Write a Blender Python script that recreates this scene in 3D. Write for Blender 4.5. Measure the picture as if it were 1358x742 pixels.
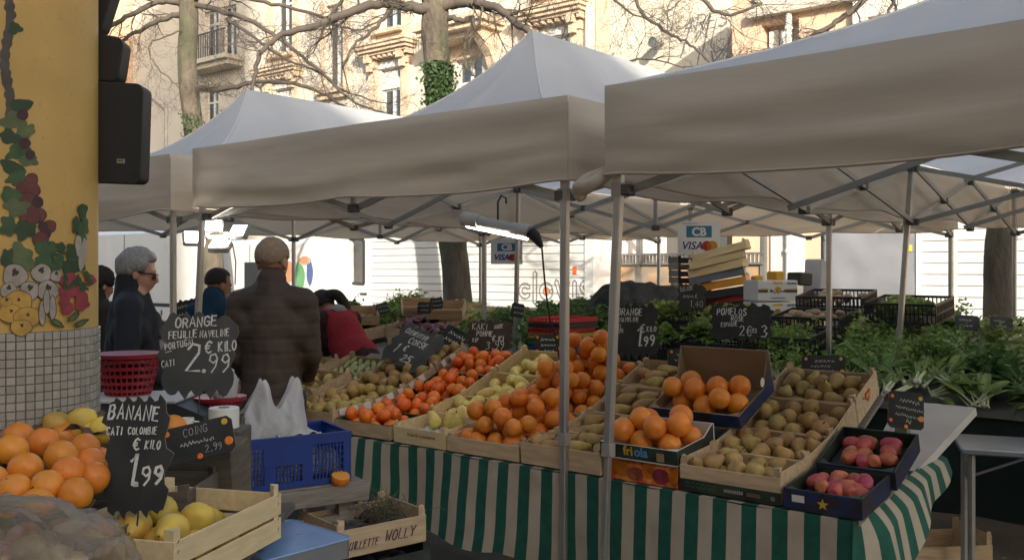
import bpy, bmesh, math, random
from math import sin, cos, pi, sqrt, radians
from mathutils import Vector, Matrix, Euler, noise
random.seed(7)
R = random.Random(11)
for o in list(bpy.data.objects):
    bpy.data.objects.remove(o)
scene = bpy.context.scene
COL = scene.collection

# ------------------------------------------------------------------ camera
W_PX, H_PX = 1358.0, 742.0
FPX, CXP, HYP, CAMH = 1250.0, 679.0, 356.0, 1.60
cam_d = bpy.data.cameras.new('camera')
cam = bpy.data.objects.new('camera', cam_d)
COL.objects.link(cam)
cam.location = (0, 0, CAMH)
cam.rotation_euler = (radians(90), 0, 0)
cam_d.sensor_fit = 'HORIZONTAL'
cam_d.sensor_width = 36.0
cam_d.lens = FPX / W_PX * 36.0
cam_d.shift_y = (HYP - H_PX / 2) / W_PX      # the horizon lies a little above the middle of the frame
cam_d.clip_start = 0.05
cam_d.clip_end = 400
scene.camera = cam

# ------------------------------------------------------------------ stall frame: s along the counter, w into the depth
A0 = Vector((-0.80, 4.786, 0))
ES = Vector((0.776, -0.631, 0)).normalized()
EW = Vector((0.631, 0.776, 0)).normalized()
EZ = Vector((0, 0, 1))
def SF(s, w, z=0.0):
    return A0 + ES * s + EW * w + EZ * z
def basis(ex, ey, ez, loc):
    return Matrix(((ex.x, ey.x, ez.x, loc.x), (ex.y, ey.y, ez.y, loc.y), (ex.z, ey.z, ez.z, loc.z), (0, 0, 0, 1)))
def FRAME(s, w, z=0.0, yaw=0.0):
    return basis(ES, EW, EZ, SF(s, w, z)) @ Matrix.Rotation(yaw, 4, 'Z')
def at(px, py, Y):
    return Vector(((px - CXP) / FPX * Y, Y, CAMH - (py - HYP) / FPX * Y))
def sw(p):
    d = Vector((p.x, p.y, 0)) - A0
    return d.dot(ES), d.dot(EW)

# ------------------------------------------------------------------ sun and sky
SUNV = (ES * 1.10 - EW * 1.0 + EZ * 0.55).normalized()
sun_d = bpy.data.lights.new('sun', 'SUN')
sun_d.energy = 2.7
sun_d.angle = radians(0.55)
sun_d.color = (1.0, 0.93, 0.81)
sun = bpy.data.objects.new('sun', sun_d)
COL.objects.link(sun)
sun.rotation_euler = (-SUNV).to_track_quat('-Z', 'Y').to_euler()
sun.location = SUNV * 60
world = bpy.data.worlds.new('World')
scene.world = world
world.use_nodes = True
wn = world.node_tree
wn.nodes.clear()
sky = wn.nodes.new('ShaderNodeTexSky')
sky.sky_type = 'NISHITA'
sky.sun_disc = False
sky.sun_elevation = math.asin(SUNV.z)
sky.sun_rotation = math.atan2(SUNV.x, SUNV.y)
sky.air_density = 1.0
sky.dust_density = 2.2
sky.ozone_density = 0.8
bg = wn.nodes.new('ShaderNodeBackground')
bg.inputs['Strength'].default_value = 0.15
wo = wn.nodes.new('ShaderNodeOutputWorld')
tint = wn.nodes.new('ShaderNodeMix'); tint.data_type = 'RGBA'; tint.blend_type = 'MULTIPLY'; tint.inputs[0].default_value = 1.0
tint.inputs[7].default_value = (1.0, 0.955, 0.89, 1.0)      # the camera's daylight white balance
wn.links.new(sky.outputs[0], tint.inputs[6])
wn.links.new(tint.outputs[2], bg.inputs['Color'])
wn.links.new(bg.outputs[0], wo.inputs['Surface'])
scene.view_settings.view_transform = 'Standard'
scene.view_settings.look = 'None'
scene.view_settings.gamma = 1.0
scene.view_settings.use_curve_mapping = False
scene.view_settings.exposure = 1.3
scene.render.engine = 'CYCLES'
scene.cycles.max_bounces = 8
scene.cycles.diffuse_bounces = 4
scene.cycles.glossy_bounces = 3
scene.cycles.transmission_bounces = 6
scene.cycles.transparent_max_bounces = 12

# ------------------------------------------------------------------ mesh helper
class MB:
    def __init__(self):
        self.v = []; self.f = []; self.m = []
    def add(self, vs, fs, mi=0, M=None):
        b = len(self.v)
        self.v.extend([(M @ Vector(p)) if M is not None else Vector(p) for p in vs])
        for f in fs:
            self.f.append([b + i for i in f]); self.m.append(mi)
        return self
    def box(self, x0, x1, y0, y1, z0, z1, mi=0, M=None):
        return self.add([(x0,y0,z0),(x1,y0,z0),(x1,y1,z0),(x0,y1,z0),(x0,y0,z1),(x1,y0,z1),(x1,y1,z1),(x0,y1,z1)],
            [(0,3,2,1),(4,5,6,7),(0,1,5,4),(1,2,6,5),(2,3,7,6),(3,0,4,7)], mi, M)
    def cbox(self, c, sx, sy, sz, mi=0, M=None):
        return self.box(c[0]-sx/2, c[0]+sx/2, c[1]-sy/2, c[1]+sy/2, c[2]-sz/2, c[2]+sz/2, mi, M)
    def rbox(self, x0, x1, y0, y1, z0, z1, c=0.004, mi=0, M=None):
        # box with chamfered vertical edges and top/bottom rims
        def ring(i, z):
            a0, a1, b0, b1 = x0+i, x1-i, y0+i, y1-i
            q = c*0.9
            return [(a0+q,b0,z),(a1-q,b0,z),(a1,b0+q,z),(a1,b1-q,z),(a1-q,b1,z),(a0+q,b1,z),(a0,b1-q,z),(a0,b0+q,z)]
        vs = ring(c, z0) + ring(0, z0+c) + ring(0, z1-c) + ring(c, z1)
        fs = [tuple(range(7,-1,-1)), tuple(range(24,32))]
        for k in range(3):
            for i in range(8):
                j = (i+1) % 8
                fs.append((k*8+i, k*8+j, k*8+8+j, k*8+8+i))
        return self.add(vs, fs, mi, M)
    def bar(self, a, b, w, h, mi=0, up=EZ, M=None):
        # rectangular bar from a to b
        a = Vector(a); b = Vector(b); d = (b - a); L = d.length; d = d / L
        x = d.cross(Vector(up))
        if x.length < 1e-4: x = d.cross(Vector((1,0,0)))
        x.normalize(); y = x.cross(d)
        B = basis(x, d, y, a)
        if M is not None: B = M @ B
        return self.box(-w/2, w/2, 0, L, -h/2, h/2, mi, B)
    def tube(self, pts, r, n=8, mi=0, cap=True, M=None):
        pts = [Vector(p) for p in pts]
        k = len(pts)
        rs = r if isinstance(r, (list, tuple)) else [r]*k
        vs = []; up = None
        for i in range(k):
            d = (pts[min(i+1,k-1)] - pts[max(i-1,0)])
            if d.length < 1e-9: d = Vector((0,0,1))
            d.normalize()
            if up is None:
                up = d.cross(Vector((0,0,1)))
                if up.length < 1e-3: up = d.cross(Vector((1,0,0)))
                up.normalize()
            else:
                up = up - d*up.dot(d)
                if up.length < 1e-5: up = d.orthogonal()
                up.normalize()
            w = d.cross(up)
            for j in range(n):
                a = 2*pi*j/n
                vs.append(pts[i] + (up*cos(a) + w*sin(a))*rs[i])
        fs = []
        for i in range(k-1):
            for j in range(n):
                j2 = (j+1) % n
                fs.append((i*n+j, i*n+j2, (i+1)*n+j2, (i+1)*n+j))
        if cap:
            fs.append(tuple(range(n-1,-1,-1))); fs.append(tuple((k-1)*n+j for j in range(n)))
        return self.add(vs, fs, mi, M)
    def lathe(self, prof, n=16, mi=0, M=None, sx=1.0, sy=1.0):
        vs = []; fs = []
        for (r, z) in prof:
            for j in range(n):
                a = 2*pi*j/n
                vs.append((r*cos(a)*sx, r*sin(a)*sy, z))
        k = len(prof)
        for i in range(k-1):
            for j in range(n):
                j2 = (j+1) % n
                fs.append((i*n+j, i*n+j2, (i+1)*n+j2, (i+1)*n+j))
        if prof[0][0] > 1e-5: fs.append(tuple(range(n-1,-1,-1)))
        if prof[-1][0] > 1e-5: fs.append(tuple((k-1)*n+j for j in range(n)))
        return self.add(vs, fs, mi, M)
    def prism(self, poly, z0, z1, mi=0, side=None, M=None):
        n = len(poly)
        vs = [(p[0],p[1],z0) for p in poly] + [(p[0],p[1],z1) for p in poly]
        self.add(vs, [tuple(range(n-1,-1,-1)), tuple(range(n,2*n))], mi, M)
        b = len(self.v) - 2*n
        for i in range(n):
            j = (i+1) % n
            self.f.append([b+i, b+j, b+n+j, b+n+i]); self.m.append(mi if side is None else side)
        return self
    def grid(self, fn, nu, nv, mi=0, M=None, closed_u=False):
        vs = []
        for j in range(nv+1):
            for i in range(nu + (0 if closed_u else 1)):
                vs.append(fn(i/nu, j/nv))
        fs = []
        w = nu if closed_u else nu+1
        for j in range(nv):
            for i in range(nu):
                i2 = (i+1) % w if closed_u else i+1
                fs.append((j*w+i, j*w+i2, (j+1)*w+i2, (j+1)*w+i))
        return self.add(vs, fs, mi, M)
    def ball(self, c, rx, ry=None, rz=None, n=12, k=8, mi=0, M=None, rot=None):
        ry = rx if ry is None else ry; rz = rx if rz is None else rz
        vs = []; fs = []
        B = Matrix.Translation(Vector(c)) @ (rot.to_4x4() if rot is not None else Matrix.Identity(4))
        for i in range(k+1):
            t = pi*i/k
            for j in range(n):
                a = 2*pi*j/n
                vs.append(B @ Vector((rx*sin(t)*cos(a), ry*sin(t)*sin(a), -rz*cos(t))))
        for i in range(k):
            for j in range(n):
                j2 = (j+1) % n
                fs.append((i*n+j, i*n+j2, (i+1)*n+j2, (i+1)*n+j))
        return self.add(vs, fs, mi, M)
    def mesh(self, name, mats, smooth=False, angle=40):
        me = bpy.data.meshes.new(name)
        me.from_pydata([tuple(p) for p in self.v], [], self.f)
        for m in (mats if isinstance(mats, (list, tuple)) else [mats]):
            me.materials.append(m)
        me.polygons.foreach_set('material_index', self.m)
        bm = bmesh.new(); bm.from_mesh(me)
        bmesh.ops.remove_doubles(bm, verts=bm.verts, dist=1e-6)
        bm.to_mesh(me); bm.free()
        if smooth:
            me.shade_smooth()
            if angle < 180: me.set_sharp_from_angle(angle=radians(angle))
        me.update()
        return me
    def build(self, name, mats, parent=None, M=None, smooth=False, angle=40):
        o = bpy.data.objects.new(name, self.mesh(name, mats, smooth, angle))
        COL.objects.link(o)
        if parent is not None: o.parent = parent
        if M is not None: o.matrix_local = M
        return o
def inst(name, me, parent=None, M=None):
    o = bpy.data.objects.new(name, me); COL.objects.link(o)
    if parent is not None: o.parent = parent
    if M is not None: o.matrix_local = M
    return o
def tag(o, label, cat, group=None):
    o['label'] = label; o['category'] = cat
    if group: o['group'] = group
    return o
def thing(name, label, cat, M=None, group=None):
    o = bpy.data.objects.new(name, None); COL.objects.link(o)
    o.empty_display_size = 0.1
    if M is not None: o.matrix_world = M
    return tag(o, label, cat, group)
def struct(o):
    o['kind'] = 'structure'; return o
def stuff(o):
    o['kind'] = 'stuff'; return o
def T(x=0, y=0, z=0): return Matrix.Translation((x, y, z))
def RX(a): return Matrix.Rotation(a, 4, 'X')
def RY(a): return Matrix.Rotation(a, 4, 'Y')
def RZ(a): return Matrix.Rotation(a, 4, 'Z')
def SC(x, y, z): return Matrix.Diagonal((x, y, z, 1))

# ------------------------------------------------------------------ materials
def srgb(h):
    h = h.lstrip('#')
    c = [int(h[i:i+2], 16)/255 for i in (0,2,4)]
    return tuple((x/12.92 if x <= 0.04045 else ((x+0.055)/1.055)**2.4) for x in c)
def mat(name, col, rough=0.7, metal=0.0, var=0.12, vscale=6.0, bump=0.0, bscale=60.0, col2=None, c2scale=None, c2lo=0.45, c2hi=0.62,
        stretch=(1,1,1), rand=0.0, hue=0.0, spec=0.5, trans=0.0, emit=None, estr=0.0, alpha=1.0, sss=0.0, coat=0.0, bdist=0.004, detail=5.0):
    m = bpy.data.materials.new(name); m.use_nodes = True
    nt = m.node_tree; N = nt.nodes; L = nt.links
    b = N['Principled BSDF']
    col = srgb(col) if isinstance(col, str) else col
    tc = N.new('ShaderNodeTexCoord'); mp = N.new('ShaderNodeMapping')
    mp.inputs['Scale'].default_value = stretch
    L.new(tc.outputs['Object'], mp.inputs['Vector'])
    vec = mp.outputs[0]
    if rand or hue:
        oi = N.new('ShaderNodeObjectInfo')
        ad = N.new('ShaderNodeVectorMath'); ad.operation = 'ADD'
        cm = N.new('ShaderNodeCombineXYZ'); mu = N.new('ShaderNodeMath'); mu.operation = 'MULTIPLY'; mu.inputs[1].default_value = 37.0
        L.new(oi.outputs['Random'], mu.inputs[0]); L.new(mu.outputs[0], cm.inputs[0]); L.new(mu.outputs[0], cm.inputs[1])
        L.new(vec, ad.inputs[0]); L.new(cm.outputs[0], ad.inputs[1]); vec = ad.outputs[0]
    cur = N.new('ShaderNodeRGB'); cur.outputs[0].default_value = (*col, 1); cs = cur.outputs[0]
    if col2 is not None:
        c2 = srgb(col2) if isinstance(col2, str) else col2
        nz = N.new('ShaderNodeTexNoise'); nz.inputs['Scale'].default_value = c2scale or vscale; nz.inputs['Detail'].default_value = detail
        L.new(vec, nz.inputs['Vector'])
        mr = N.new('ShaderNodeMapRange'); mr.inputs[1].default_value = c2lo; mr.inputs[2].default_value = c2hi
        L.new(nz.outputs[0], mr.inputs[0])
        mx = N.new('ShaderNodeMix'); mx.data_type = 'RGBA'; L.new(mr.outputs[0], mx.inputs[0]); L.new(cs, mx.inputs[6]); mx.inputs[7].default_value = (*c2, 1)
        cs = mx.outputs[2]
    if var or rand or hue:
        nz = N.new('ShaderNodeTexNoise'); nz.inputs['Scale'].default_value = vscale; nz.inputs['Detail'].default_value = 4
        L.new(vec, nz.inputs['Vector'])
        mr = N.new('ShaderNodeMapRange'); mr.inputs[1].default_value = 0.25; mr.inputs[2].default_value = 0.75; mr.inputs[3].default_value = 1-var; mr.inputs[4].default_value = 1+var
        L.new(nz.outputs[0], mr.inputs[0])
        hs = N.new('ShaderNodeHueSaturation'); val = mr.outputs[0]
        if rand:
            m2 = N.new('ShaderNodeMapRange'); m2.inputs[3].default_value = 1-rand; m2.inputs[4].default_value = 1+rand*0.7; L.new(oi.outputs['Random'], m2.inputs[0])
            m3 = N.new('ShaderNodeMath'); m3.operation = 'MULTIPLY'; L.new(val, m3.inputs[0]); L.new(m2.outputs[0], m3.inputs[1]); val = m3.outputs[0]
        if hue:
            fr = N.new('ShaderNodeMath'); fr.operation = 'MULTIPLY'; fr.inputs[1].default_value = 7.31; L.new(oi.outputs['Random'], fr.inputs[0])
            fc = N.new('ShaderNodeMath'); fc.operation = 'FRACT'; L.new(fr.outputs[0], fc.inputs[0])
            m4 = N.new('ShaderNodeMapRange'); m4.inputs[3].default_value = 0.5-hue; m4.inputs[4].default_value = 0.5+hue; L.new(fc.outputs[0], m4.inputs[0])
            L.new(m4.outputs[0], hs.inputs['Hue'])
        L.new(val, hs.inputs['Value']); L.new(cs, hs.inputs['Color']); cs = hs.outputs[0]
    L.new(cs, b.inputs['Base Color'])
    b.inputs['Roughness'].default_value = rough; b.inputs['Metallic'].default_value = metal
    b.inputs['Specular IOR Level'].default_value = spec
    if coat: b.inputs['Coat Weight'].default_value = coat; b.inputs['Coat Roughness'].default_value = 0.2
    if sss:
        b.inputs['Subsurface Weight'].default_value = sss; b.inputs['Subsurface Radius'].default_value = (0.02, 0.01, 0.005); b.inputs['Subsurface Scale'].default_value = 0.3
    if bump:
        nb = N.new('ShaderNodeTexNoise'); nb.inputs['Scale'].default_value = bscale; nb.inputs['Detail'].default_value = 6
        L.new(vec, nb.inputs['Vector'])
        bp = N.new('ShaderNodeBump'); bp.inputs['Strength'].default_value = bump; bp.inputs['Distance'].default_value = bdist
        L.new(nb.outputs[0], bp.inputs['Height']); L.new(bp.outputs[0], b.inputs['Normal'])
    if emit is not None:
        b.inputs['Emission Color'].default_value = (*(srgb(emit) if isinstance(emit, str) else emit), 1); b.inputs['Emission Strength'].default_value = estr
    if alpha < 1: b.inputs['Alpha'].default_value = alpha
    if trans:
        out = N['Material Output']; tr = N.new('ShaderNodeBsdfTranslucent'); ms = N.new('ShaderNodeMixShader'); ms.inputs[0].default_value = trans
        L.new(cs, tr.inputs['Color']); L.new(b.outputs[0], ms.inputs[1]); L.new(tr.outputs[0], ms.inputs[2]); L.new(ms.outputs[0], out.inputs['Surface'])
        if bump: L.new(bp.outputs[0], tr.inputs['Normal'])
    return m
def glass_mat(name, tint=(0.8,0.85,0.85), alpha=0.35, rough=0.05):
    m = bpy.data.materials.new(name); m.use_nodes = True
    nt = m.node_tree; N = nt.nodes; L = nt.links; N.clear()
    o = N.new('ShaderNodeOutputMaterial'); g = N.new('ShaderNodeBsdfGlossy'); t = N.new('ShaderNodeBsdfTransparent'); x = N.new('ShaderNodeMixShader')
    fr = N.new('ShaderNodeFresnel'); fr.inputs[0].default_value = 1.5
    ad = N.new('ShaderNodeMath'); ad.operation = 'MULTIPLY_ADD'; ad.inputs[1].default_value = 0.9; ad.inputs[2].default_value = alpha*0.3
    g.inputs['Roughness'].default_value = rough; t.inputs[0].default_value = (*tint, 1)
    L.new(fr.outputs[0], ad.inputs[0]); L.new(ad.outputs[0], x.inputs[0]); L.new(t.outputs[0], x.inputs[1]); L.new(g.outputs[0], x.inputs[2]); L.new(x.outputs[0], o.inputs['Surface'])
    return m

# ------------------------------------------------------------------ hand lettering: strokes on a 4 x 6 grid
GL = {
'A':"0,0 2,6 4,0;.8,2 3.2,2",'B':"0,0 0,6 2.6,6 3.4,5 2.6,3.3 0,3.2;2.6,3.3 3.8,1.8 2.8,0 0,0",'C':"3.8,5 2.6,6 1,5.6 0,3.5 .4,1.2 1.8,0 3.8,.8",
'D':"0,0 0,6 2,5.8 3.8,4 3.6,1.6 2,0 0,0",'E':"3.4,6 0,6 0,0 3.6,0;0,3.2 2.8,3.2",'F':"3.4,6 0,6 0,0;0,3.2 2.8,3.2",'G':"3.8,5 2.4,6 .8,5.4 0,3 .8,.6 2.4,0 3.8,1 3.8,2.8 2.2,2.8",
'H':"0,0 0,6;4,0 4,6;0,3 4,3",'I':"1,0 1,6",'J':"3,6 3,1.5 2,0 .4,.6",'K':"0,0 0,6;3.6,6 0,2.8 3.8,0",'L':"0,6 0,0 3.2,0",'M':"0,0 .4,6 2,2 3.6,6 4,0",
'N':"0,0 0,6 3.6,0 3.6,6",'O':"2,6 .6,5.2 0,3 .6,.8 2,0 3.4,.8 4,3 3.4,5.2 2,6",'P':"0,0 0,6 2.6,6 3.6,4.7 2.6,3 0,2.9",'Q':"2,6 .6,5.2 0,3 .6,.8 2,0 3.4,.8 4,3 3.4,5.2 2,6;2.4,1.6 4,-.4",
'R':"0,0 0,6 2.6,6 3.6,4.7 2.6,3.1 0,3;1.6,3 3.8,0",'S':"3.6,5.2 2.2,6 .6,5.4 .4,4 3.2,2.4 3.6,1 2,0 .2,.8",'T':"0,6 4,6;2,6 2,0",'U':"0,6 0,1.4 1.4,0 3,.4 3.8,2;3.8,6 3.8,0",
'V':"0,6 1.8,0 3.8,6",'W':"0,6 .9,0 2,4 3.1,0 4,6",'X':"0,0 4,6;0,6 4,0",'Y':"0,6 2,3 4,6;2,3 2,0",'Z':"0,6 3.8,6 0,0 3.8,0",
'0':"2,6 .6,5 .2,3 .6,1 2,0 3.4,1 3.8,3 3.4,5 2,6",'1':"1,4.6 2.2,6 2,0",'2':"0,4.8 1.2,6 3,5.6 3.2,4 0,0 3.8,.1",'3':"0,5.4 2,6 3.4,4.8 1.6,3.2;1.6,3.2 3.6,2 2.6,.2 0,.4",
'4':"2.6,0 2.6,6 0,2 3.8,2",'5':"3.6,6 .6,6 .4,3.4 2.4,3.8 3.6,2.2 2.4,.2 0,.4",'6':"3,6 .8,4 .2,1.6 1.8,0 3.4,1.4 2,3 .4,2",'8':"2,3.2 .5,4.6 2,6 3.5,4.6 2,3.2 .2,1.4 2,0 3.8,1.4 2,3.2",
'9':"3.4,4.2 2,3 .4,4 .8,5.6 2.4,6 3.4,4.6 3.2,2 1.6,0",'7':"0,6 3.8,6 1.4,0",'.':"1,0 1.5,0 1.5,.5 1,.5 1,0",'€':"3.8,5.2 2.4,6 1,5 .6,3 1,1 2.4,0 3.8,.8;0,3.6 2.6,3.6;0,2.4 2.4,2.4",
'-':"0,3 3,3",'/':"0,0 3,6","'":"1,6 1,4.6",'_':"0,-.8 8,-.4",'|':"1.2,-1 1.6,7",
'a':"3,3.4 1.4,4 .2,2.4 .6,.6 2,.2 3,1.6;3,3.8 3.2,0",'x':"0,0 3,3.6;0,3.6 3,0"}
def lettering(mb, text, x, y, h, wgt=None, mi=0, z=0.0, slant=0.1, rnd=None, rot=0.0, gap=1.5, cw=1.0, curve=0.0):
    rnd = rnd or R; wgt = wgt or h*0.13; u = h/6.0; cx = 0.0
    ca, sa = cos(rot), sin(rot)
    def put(p):
        px, py = p; py += curve*px*px
        return (x + px*ca - py*sa, y + px*sa + py*ca, z)
    for ch in text:
        if ch == ' ': cx += 3.4*u*cw; continue
        g = GL.get(ch)
        if g is None: continue
        dy = rnd.uniform(-.25,.25)*u; sc = rnd.uniform(.92,1.06); wmax = 0
        for st in g.split(';'):
            P = []
            for q in st.split():
                a, b = q.split(','); a = float(a)*cw; b = float(b); wmax = max(wmax, a)
                P.append((cx + (a + b*slant + rnd.uniform(-.12,.12))*u*sc, (b + rnd.uniform(-.12,.12))*u*sc + dy))
            ribbon(mb, [put(p) for p in P], wgt*rnd.uniform(.8,1.1), mi)
        cx += (wmax*sc + gap)*u
    return cx
def ribbon(mb, P, w, mi=0):
    n = len(P)
    L = []; Rr = []
    for i in range(n):
        a = Vector(P[max(i-1,0)]); b = Vector(P[min(i+1,n-1)]); d = b - a
        if d.length < 1e-8: d = Vector((1,0,0))
        d.normalize(); nn = Vector((-d.y, d.x, 0)); p = Vector(P[i])
        k = w/2
        if 0 < i < n-1:
            d1 = (Vector(P[i]) - Vector(P[i-1])).normalized()
            c = max(0.55, abs(d1.dot(d))); k = w/2/c
        if i == 0: p = p - d*w*0.3
        if i == n-1: p = p + d*w*0.3
        L.append(p + nn*k); Rr.append(p - nn*k)
    vs = L + Rr
    mb.add(vs, [(i, n+i, n+i+1, i+1) for i in range(n-1)], mi)
def lettering_width(text, h, gap=1.5, cw=1.0):
    m = MB(); return lettering(m, text, 0, 0, h, gap=gap, cw=cw, rnd=random.Random(1))
def side_graph(ob):
    """evaluate a temporary object away from the big scene"""
    sc = bpy.data.scenes.get('workbench') or bpy.data.scenes.new('workbench')
    sc.collection.objects.link(ob)
    with bpy.context.temp_override(scene=sc, view_layer=sc.view_layers[0]):
        dg = bpy.context.evaluated_depsgraph_get(); dg.update()
    return dg
def print_text(name, text, size, mat_, parent, M, align='CENTER', shear=0.0, offset=0.0, extrude=0.0005, spacing=1.0):
    cu = bpy.data.curves.new(name, 'FONT'); cu.body = text; cu.size = size; cu.align_x = align; cu.shear = shear; cu.offset = offset; cu.extrude = extrude; cu.resolution_u = 3
    cu.space_character = spacing
    tmp = bpy.data.objects.new(name + '_tmp', cu); dg = side_graph(tmp)
    me = bpy.data.meshes.new_from_object(tmp.evaluated_get(dg)); me.name = name
    bpy.data.objects.remove(tmp); bpy.data.curves.remove(cu)
    me.materials.clear(); me.materials.append(mat_)
    return inst(name, me, parent, M)
# ------------------------------------------------------------------ shared materials
AEW = A0.dot(EW)
def fac(px, py, w):
    a = (px - CXP)/FPX; Y = (w + AEW)/(a*EW.x + EW.y)
    P = Vector((a*Y, Y, CAMH - (py - HYP)/FPX*Y)); s, _ = sw(P)
    return s, P.z
M_asphalt = mat('asphalt', (0.075,0.07,0.064), 0.85, var=0.3, vscale=1.2, bump=0.9, bscale=140, col2=(0.11,0.10,0.088), c2scale=3.0, bdist=0.01)
M_cream = mat('cream_render', (0.62,0.565,0.47), 0.9, var=0.10, vscale=0.9, bump=0.25, bscale=25, col2=(0.55,0.505,0.42), c2scale=0.6, c2lo=0.5, c2hi=0.75)
M_creamstone = mat('dressed_stone', (0.60,0.47,0.34), 0.85, var=0.14, vscale=2.5, bump=0.3, bscale=30)
M_plain = mat('plain_render', (0.64,0.58,0.46), 0.92, var=0.08, vscale=0.5, bump=0.2, bscale=18, col2=(0.58,0.53,0.42), c2scale=0.35)
M_peach = mat('peach_render', (0.66,0.47,0.33), 0.9, var=0.08, vscale=0.7, bump=0.2, bscale=22)
M_greywall = mat('pale_grey_render', (0.56,0.51,0.43), 0.9, var=0.08, vscale=0.5, bump=0.2, bscale=20)
M_offwhite = mat('off_white_paint', (0.66,0.63,0.56), 0.6, var=0.06, vscale=3)
M_windowpaint = mat('window_paint', (0.62,0.62,0.6), 0.5, var=0.05)
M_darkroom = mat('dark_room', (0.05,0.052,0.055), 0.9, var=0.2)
M_blueblind = mat('blue_grey_blind', (0.30,0.32,0.40), 0.8, var=0.1)
M_glass = glass_mat('window_glass', (0.75,0.8,0.82), 0.5)
M_iron = mat('wrought_iron', (0.035,0.035,0.037), 0.5, var=0.1)
M_roof = mat('roof_tile', (0.30,0.14,0.08), 0.85, var=0.2)
M_concrete = mat('concrete', (0.36,0.34,0.31), 0.9, var=0.12, bump=0.3, bscale=30)
M_bark = mat('bark', (0.15,0.12,0.09), 0.95, var=0.35, vscale=9, bump=1.0, bscale=26, stretch=(1,1,0.35), bdist=0.03, col2=(0.10,0.10,0.06), c2scale=3)
M_twig = mat('twig_bark', (0.105,0.085,0.068), 0.9, var=0.2, vscale=3)
M_ivy = mat('ivy_leaf', (0.035,0.075,0.018), 0.6, var=0.35, vscale=14)
M_vanwhite = mat('van_white_paint', (0.74,0.73,0.69), 0.32, var=0.05, vscale=1.5, col2=(0.66,0.65,0.60), c2scale=1.2, c2lo=0.55, c2hi=0.8, coat=0.3)
M_vanrib = mat('truck_panel_white', (0.72,0.71,0.67), 0.45, var=0.05, vscale=2.0, col2=(0.62,0.60,0.54), c2scale=1.0, c2lo=0.55, c2hi=0.8)
M_rubber = mat('rubber', (0.02,0.02,0.02), 0.8)
M_blackpl = mat('black_plastic', (0.022,0.022,0.024), 0.5, var=0.15)
M_darkglass = mat('dark_vehicle_glass', (0.03,0.035,0.04), 0.08, var=0.0, spec=0.8)
M_steel = mat('galvanised_steel', (0.42,0.43,0.44), 0.38, metal=0.85, var=0.12, vscale=3, bump=0.15, bscale=9, bdist=0.02)
M_alu = mat('anodised_aluminium', (0.50,0.48,0.45), 0.36, metal=0.75, var=0.12, vscale=5, bump=0.05, bscale=40)
M_aludark = mat('weathered_aluminium', (0.40,0.38,0.34), 0.5, metal=0.35, var=0.15, vscale=5)
M_joint = mat('grey_nylon_joint', (0.10,0.098,0.09), 0.6)
M_orangep = mat('orange_paint', (0.75,0.16,0.02), 0.5, var=0.05)
M_greyp = mat('grey_print', (0.22,0.20,0.20), 0.6, var=0.05)

# ------------------------------------------------------------------ ground
mb = MB(); mb.grid(lambda u, v: (-120+240*u, -60+240*v, 0.012*noise.noise(Vector((u*260, v*260, 0)))), 120, 120)
struct(mb.build('ground', M_asphalt, smooth=True, angle=180))

# ------------------------------------------------------------------ buildings across the square
WF = 16.96
def wall_block(name, mm, parent, s0, s1, w0, w1, z0, z1, holes=()):
    """front wall with real openings (s0,s1,z0,z1) and plain sides / back / top"""
    mb = MB()
    xs = sorted(set([s0, s1] + [h[0] for h in holes] + [h[1] for h in holes])); zs = sorted(set([z0, z1] + [h[2] for h in holes] + [h[3] for h in holes]))
    for i in range(len(xs)-1):
        for j in range(len(zs)-1):
            cx, cz = (xs[i]+xs[i+1])/2, (zs[j]+zs[j+1])/2
            if any(h[0] < cx < h[1] and h[2] < cz < h[3] for h in holes): continue
            mb.add([(xs[i],w0,zs[j]),(xs[i+1],w0,zs[j]),(xs[i+1],w0,zs[j+1]),(xs[i],w0,zs[j+1])], [(0,1,2,3)])
    for h in holes:
        d = 0.35
        a, b, c, e = h[:4]
        mb.add([(a,w0,c),(b,w0,c),(b,w0,e),(a,w0,e),(a,w0+d,c),(b,w0+d,c),(b,w0+d,e),(a,w0+d,e)], [(0,1,5,4),(1,2,6,5),(2,3,7,6),(3,0,4,7)])
    mb.add([(s0,w0,z0),(s1,w0,z0),(s1,w1,z0),(s0,w1,z0),(s0,w0,z1),(s1,w0,z1),(s1,w1,z1),(s0,w1,z1)], [(1,2,6,5),(2,3,7,6),(3,0,4,7),(4,5,6,7)])
    return mb.build(name, mm, parent)
def window(parent, a, b, c, e, w0, style='french', blind=None):
    """timber window in an opening: frame, two casements, panes"""
    f = MB(); t = 0.07
    f.box(a,a+t,w0+.16,w0+.24,c,e).box(b-t,b,w0+.16,w0+.24,c,e).box(a+t,b-t,w0+.16,w0+.24,e-t,e).box(a+t,b-t,w0+.16,w0+.24,c,c+t)
    f.box((a+b)/2-.05,(a+b)/2+.05,w0+.14,w0+.24,c+t,e-t)
    h = c+t+(e-c-2*t)*0.76
    f.box(a+t,b-t,w0+.15,w0+.235,h-.04,h+.04)
    fr = f.build('window_frame', M_windowpaint, parent)
    for (x0,x1) in ((a+t,(a+b)/2-.05),((a+b)/2+.05,b-t)):
        for (z0,z1) in ((c+t,h-.04),(h+.04,e-t)):
            MB().box(x0,x1,w0+.19,w0+.2,z0,z1).build('pane', M_glass, fr)
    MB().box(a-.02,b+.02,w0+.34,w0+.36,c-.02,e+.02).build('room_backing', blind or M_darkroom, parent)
    return fr
bld = thing('ornate_building', 'cream rendered building with stone cornices and pilasters behind the bare trees', 'building', FRAME(0,0,0))
bays = [-22.9, -17.6, -11.3]
holes = []
for sc in bays:
    holes += [(sc-.42, sc+.48, 8.95, 11.3), (sc-.42, sc+.48, 5.35, 7.75)]
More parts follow.
